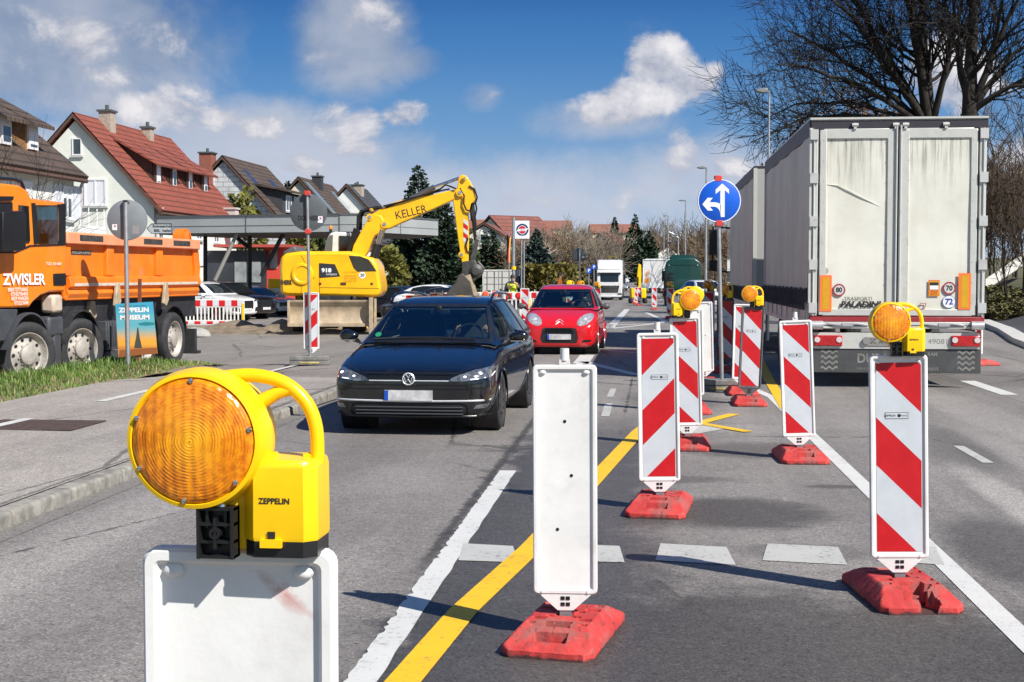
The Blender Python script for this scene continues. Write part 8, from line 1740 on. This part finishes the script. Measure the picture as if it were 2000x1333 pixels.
# ================================================================ PEOPLE AND FENCES
SKIN = mat('skin', (.48, .27, .19), .55, var=.08, vs=20); HAIR = mat('dark_hair', (.03, .02, .015), .7)
def person(label, loc, rz, joints, edges, zones, hair=True, head=None):
    """joints: name -> ((x, y, z), radius); edges by name; zones: function(point) -> material index"""
    names = list(joints); ix = {n: i for i, n in enumerate(names)}
    me = bpy.data.meshes.new('person'); me.from_pydata([joints[n][0] for n in names], [(ix[a], ix[b]) for a, b in edges], [])
    o = bpy.data.objects.new('person', me); COL.objects.link(o); sk = o.modifiers.new('skin', 'SKIN'); sk.use_smooth_shade = True
    for i, n in enumerate(names): r = joints[n][1]; me.skin_vertices[0].data[i].radius = (r, r) if not isinstance(r, tuple) else r
    for d in me.skin_vertices[0].data: d.use_root = False
    me.skin_vertices[0].data[ix['pelvis']].use_root = True
    sb = o.modifiers.new('sub', 'SUBSURF'); sb.levels = 2; sb.render_levels = 2
    dg = bpy.context.evaluated_depsgraph_get(); dg.update(); m2 = bpy.data.meshes.new_from_object(o.evaluated_get(dg)); o.modifiers.clear(); o.data = m2
    mats, fn = zones
    m2.materials.clear()
    for m in mats: m2.materials.append(m)
    m2.polygons.foreach_set('material_index', [fn(p.center) for p in m2.polygons]); m2.polygons.foreach_set('use_smooth', [True] * len(m2.polygons))
    o.location = loc; o.rotation_euler.z = rz; tag(o, label, 'person')
    h = Vector(joints['head'][0]); 
    if hair:
        mb = MB(); mb.ball((h.x, h.y + .02, h.z + .045), (.088, .105, .10), 16, 10); mb.v = [p for p in mb.v]; mb.build('hair', hair if hair is not True else HAIR, o)
    f = MB()
    for s in (1, -1): f.ball((h.x + s * .034, h.y - .088, h.z + .015), (.012, .008, .008), 8, 6)
    f.build('eye', BLACK, o); f = MB(); f.ball((h.x, h.y - .10, h.z - .015), (.014, .02, .024), 8, 6); f.ball((h.x, h.y - .092, h.z - .058), (.026, .008, .007), 8, 6)
    for s in (1, -1): f.ball((h.x + s * .082, h.y + .0, h.z), (.012, .02, .03), 8, 6)
    f.build('face', SKIN, o); return o
def hand(J, E, wrist, side, d):
    """short finger chains from the wrist joint"""
    w = Vector(J[wrist][0]); pn = wrist + '_palm'; J[pn] = (tuple(w + Vector(d) * .07), .026); E.append((wrist, pn)); pv = Vector(d).orthogonal().normalized()
    for k in range(4):
        a = f'{wrist}_f{k}'; b = a + 'b'; off = pv * (.020 * (k - 1.5)); L = (.062, .074, .07, .055)[k]
        J[a] = (tuple(w + Vector(d) * .10 + off), .010); J[b] = (tuple(w + Vector(d) * (.10 + L * .75) + off + Vector((0, 0, -.025))), .0085); E += [(pn, a), (a, b)]
    th = wrist + '_th'; J[th] = (tuple(w + Vector(d) * .06 + pv * .05 + Vector((0, 0, .01))), .010); E.append((wrist, th))
def build_people():
    def standing(arm):
        J = dict(pelvis=((0, 0, .95), (.15, .11)), waist=((0, 0, 1.10), (.14, .10)), chest=((0, 0, 1.32), (.17, .12)), neckb=((0, 0, 1.47), .085), neck=((0, -.01, 1.53), .055), head=((0, -.02, 1.64), (.078, .095)), crown=((0, -.01, 1.73), (.065, .08)))
        E = [('pelvis', 'waist'), ('waist', 'chest'), ('chest', 'neckb'), ('neckb', 'neck'), ('neck', 'head'), ('head', 'crown')]
        for s, n in ((1, 'l'), (-1, 'r')):
            J[n + 'hip'] = ((s * .10, 0, .88), .10); J[n + 'knee'] = ((s * .12, -.02, .48), .062); J[n + 'ank'] = ((s * .12, .02, .09), .045); J[n + 'toe'] = ((s * .14, -.14, .045), .04)
            E += [('pelvis', n + 'hip'), (n + 'hip', n + 'knee'), (n + 'knee', n + 'ank'), (n + 'ank', n + 'toe')]
            J[n + 'sh'] = ((s * .20, 0, 1.43), .07); e, w = arm[n]; J[n + 'el'] = (e, .048); J[n + 'wr'] = (w, .034); E += [('neckb', n + 'sh'), (n + 'sh', n + 'el'), (n + 'el', n + 'wr')]
            d = (Vector(w) - Vector(e)).normalized(); hand(J, E, n + 'wr', s, d)
        return J, E
    VESTY = mat('yellow_safety_vest', (.62, .78, .02), .6); TROU = mat('work_trousers', (.03, .035, .05), .85, var=.2); ORAV = mat('orange_jacket', (.85, .22, .02), .6, var=.1); DARKJ = mat('dark_jacket', (.025, .025, .03), .8)
    arm = {'l': ((.30, -.08, 1.20), (.10, -.26, 1.42)), 'r': ((-.30, -.06, 1.20), (-.08, -.27, 1.32))}
    J, E = standing(arm); p = on(*AB(D(1001, 600, 54)))
    person('worker in a bright yellow safety vest behind the barrier, hands raised to the chest', p, .1, J, E, ([VESTY, DARKJ, TROU, SKIN], lambda c: 3 if c.z > 1.54 or (c.y < -.2 and c.z > 1.2) else (2 if c.z < .92 else (1 if abs(c.x) > .19 or c.z > 1.44 else 0))))
    arm = {'l': ((.27, .04, 1.18), (.28, -.10, .95)), 'r': ((-.27, .04, 1.18), (-.26, -.10, .97))}
    J, E = standing(arm); p = on(*AB(D(1093, 600, 58)))
    person('worker in an orange jacket seen above the red car roof', p + Vector((0, 0, .12)), 1.4, J, E, ([ORAV, TROU, SKIN], lambda c: 2 if c.z > 1.53 or (c.z < 1.0 and abs(c.x) > .2) else (1 if c.z < .9 else 0)))
    # driver of the black estate car
    def seated():
        J = dict(pelvis=((0, .12, .52), (.16, .12)), waist=((0, .18, .68), (.15, .11)), chest=((0, .24, .90), (.18, .12)), neckb=((0, .24, 1.06), .085), neck=((0, .22, 1.12), .055), head=((0, .19, 1.225), (.078, .095)), crown=((0, .20, 1.315), (.062, .078)))
        E = [('pelvis', 'waist'), ('waist', 'chest'), ('chest', 'neckb'), ('neckb', 'neck'), ('neck', 'head'), ('head', 'crown')]
        for s, n in ((1, 'l'), (-1, 'r')):
            J[n + 'hip'] = ((s * .11, .08, .50), .095); J[n + 'knee'] = ((s * .14, -.38, .58), .062); J[n + 'ank'] = ((s * .13, -.60, .28), .045); J[n + 'toe'] = ((s * .13, -.72, .30), .035); E += [('pelvis', n + 'hip'), (n + 'hip', n + 'knee'), (n + 'knee', n + 'ank'), (n + 'ank', n + 'toe')]
            J[n + 'sh'] = ((s * .20, .22, 1.02), .066); J[n + 'el'] = ((s * .25, .02, .86), .046); J[n + 'wr'] = ((s * .17, -.16, .98), .033); E += [('neckb', n + 'sh'), (n + 'sh', n + 'el'), (n + 'el', n + 'wr')]; hand(J, E, n + 'wr', s, Vector((-s * .1, -.6, .2)).normalized())
        return J, E
    J, E = seated(); M_ = Matrix.Translation((-1.075, 14.6, 0)) @ Matrix.Rotation(-radians(7.5), 4, 'Z')
    person('driver in dark clothes at the wheel of the black estate car', M_ @ Vector((.36, 2.12, .06)), -radians(7.5), J, E, ([DARKJ, SKIN], lambda c: 1 if c.z > 1.10 or (c.y < -.14 and c.z > .9) else 0), hair=mat('grey_hair', (.12, .10, .09), .7))
    J, E = seated(); M_ = Matrix.Translation((.985, 29.45, 0)) @ Matrix.Rotation(-radians(7), 4, 'Z')
    person('driver in dark clothes inside the red hatchback', M_ @ Vector((.33, 1.72, .06)), -radians(7), J, E, ([DARKJ, SKIN], lambda c: 1 if c.z > 1.10 or (c.y < -.14 and c.z > .9) else 0))

def barrier_panel(label, p, rz, w=2.0, lamps=(), group='red and white barrier panels', top=1.05, boards=True):
    t = thing('barrier_fence', label, 'barrier', p, rz, group); m = MB()
    z0, z1 = .18, top
    for x in (-w / 2, w / 2): m.box((x, 0, (z0 + z1) / 2 - .05), (.05, .04, z1 - z0 + .15))
    for z in (z0, z1, z1 - .24, z0 + .13): m.box((0, 0, z), (w, .035, .035))
    n = int(w / .125)
    for k in range(n): m.box((-w / 2 + (k + .5) * w / n, 0, (z0 + z1) / 2), (.045, .025, z1 - z0))
    for k in range(int(w / .25)): m.cyl((-w / 2 + .12 + k * .25, 0, z1), (-w / 2 + .12 + k * .25, 0, z1 + .09), .014, n=6)
    m.build('frame', WHITEP, t)
    m = MB(); k = int(round(w / .2)); 
    for j in range(k): m.box((-w / 2 + (j + .5) * w / k, -.024, z1 - .12), (w / k, .008, .20), j % 2)
    if boards:
        for j in range(k): m.box((-w / 2 + (j + .5) * w / k, -.024, z0 + .065), (w / k, .008, .10), j % 2)
    m.build('striped_board', [REDF, WHITEF], t)
    m = MB()
    for x in (-w / 2, w / 2): m.box((x, 0, .05), (.25, .6, .10))
    m.build('foot', mat('yellow_dust_foot', (.5, .32, .06), .8, var=.3), t, bev=.02)
    m = MB(); m.box((w / 2 - .02, -.03, .62), (.07, .03, .55)); m.build('yellow_post', YELP, t)
    return t
def red_lamp(label, p, amber=False):
    t = thing('barrier_lamp', label, 'warning lamp', p, 0, 'lamps on the barrier panels'); m = MB(); m.lathe([(.10, -.04), (.085, -.065), (0, -.085)], (0, 0, .14), 'y', 20); m.build('lens', mat('orange_red_lens', (.75, .12, .03), .2, coat=.5) if amber else mat('red_lens', (.62, .02, .012), .2, coat=.6), t)
    m = MB(); m.lathe([(.09, -.035), (.112, -.04), (.112, .03), (0, .04)], (0, 0, .14), 'y', 20); m.box((0, 0, .03), (.08, .06, .08)); m.build('housing', mat('red_housing', (.50, .06, .04), .4) if not amber else WHITEP, t)
def build_fences():
    a = G(404, 634); p = on(*AB(a)); barrier_panel('red and white plastic barrier fence between the tipper and the white off-road car', p, .02, 2.5, top=1.02)
    for k, (px, Y, lab) in enumerate([(817, 46, 'barrier panel hidden behind the estate car windscreen, next to the black saloon'), (866, 46, 'barrier panel seen through the windows of the black estate car'), (915, 46, 'barrier panel seen just above the roof of the black estate car'), (962, 47, 'barrier panel with lamps next to the worker in yellow'), (1012, 48, 'barrier panel in front of the worker in yellow'), (1062, 52, 'barrier panel partly covered by the red car')]):
        p = on(*AB(D(px, 600, Y))); barrier_panel(lab, p, 0, Y * 48 / FPX, top=1.12)
    for px, py, Y, am, lab in [(926, 575, 45.7, True, 'orange barrier lamp at the bucket edge'), (948, 575, 45.7, True, 'orange barrier lamp next along from the bucket'), (966, 575, 46.5, True, 'orange red barrier lamp above the estate car roof rail'), (990, 578, 47.6, False, 'red barrier lamp beside the worker in yellow, nearer the excavator'), (1012, 578, 47.6, False, 'red barrier lamp beside the striped tall beacon')]:
        c = D(px, py, Y); red_lamp(lab, (c.x, c.y - .06, c.z - .14), am)
# ================================================================ BUILD
build_ground(); build_markings(); build_houses(); build_trees(); build_grass()
build_roadside(); build_main_cars(); build_parked(); build_tipper(); build_big_truck(); build_far_traffic(); build_excavator(); build_people(); build_fences()
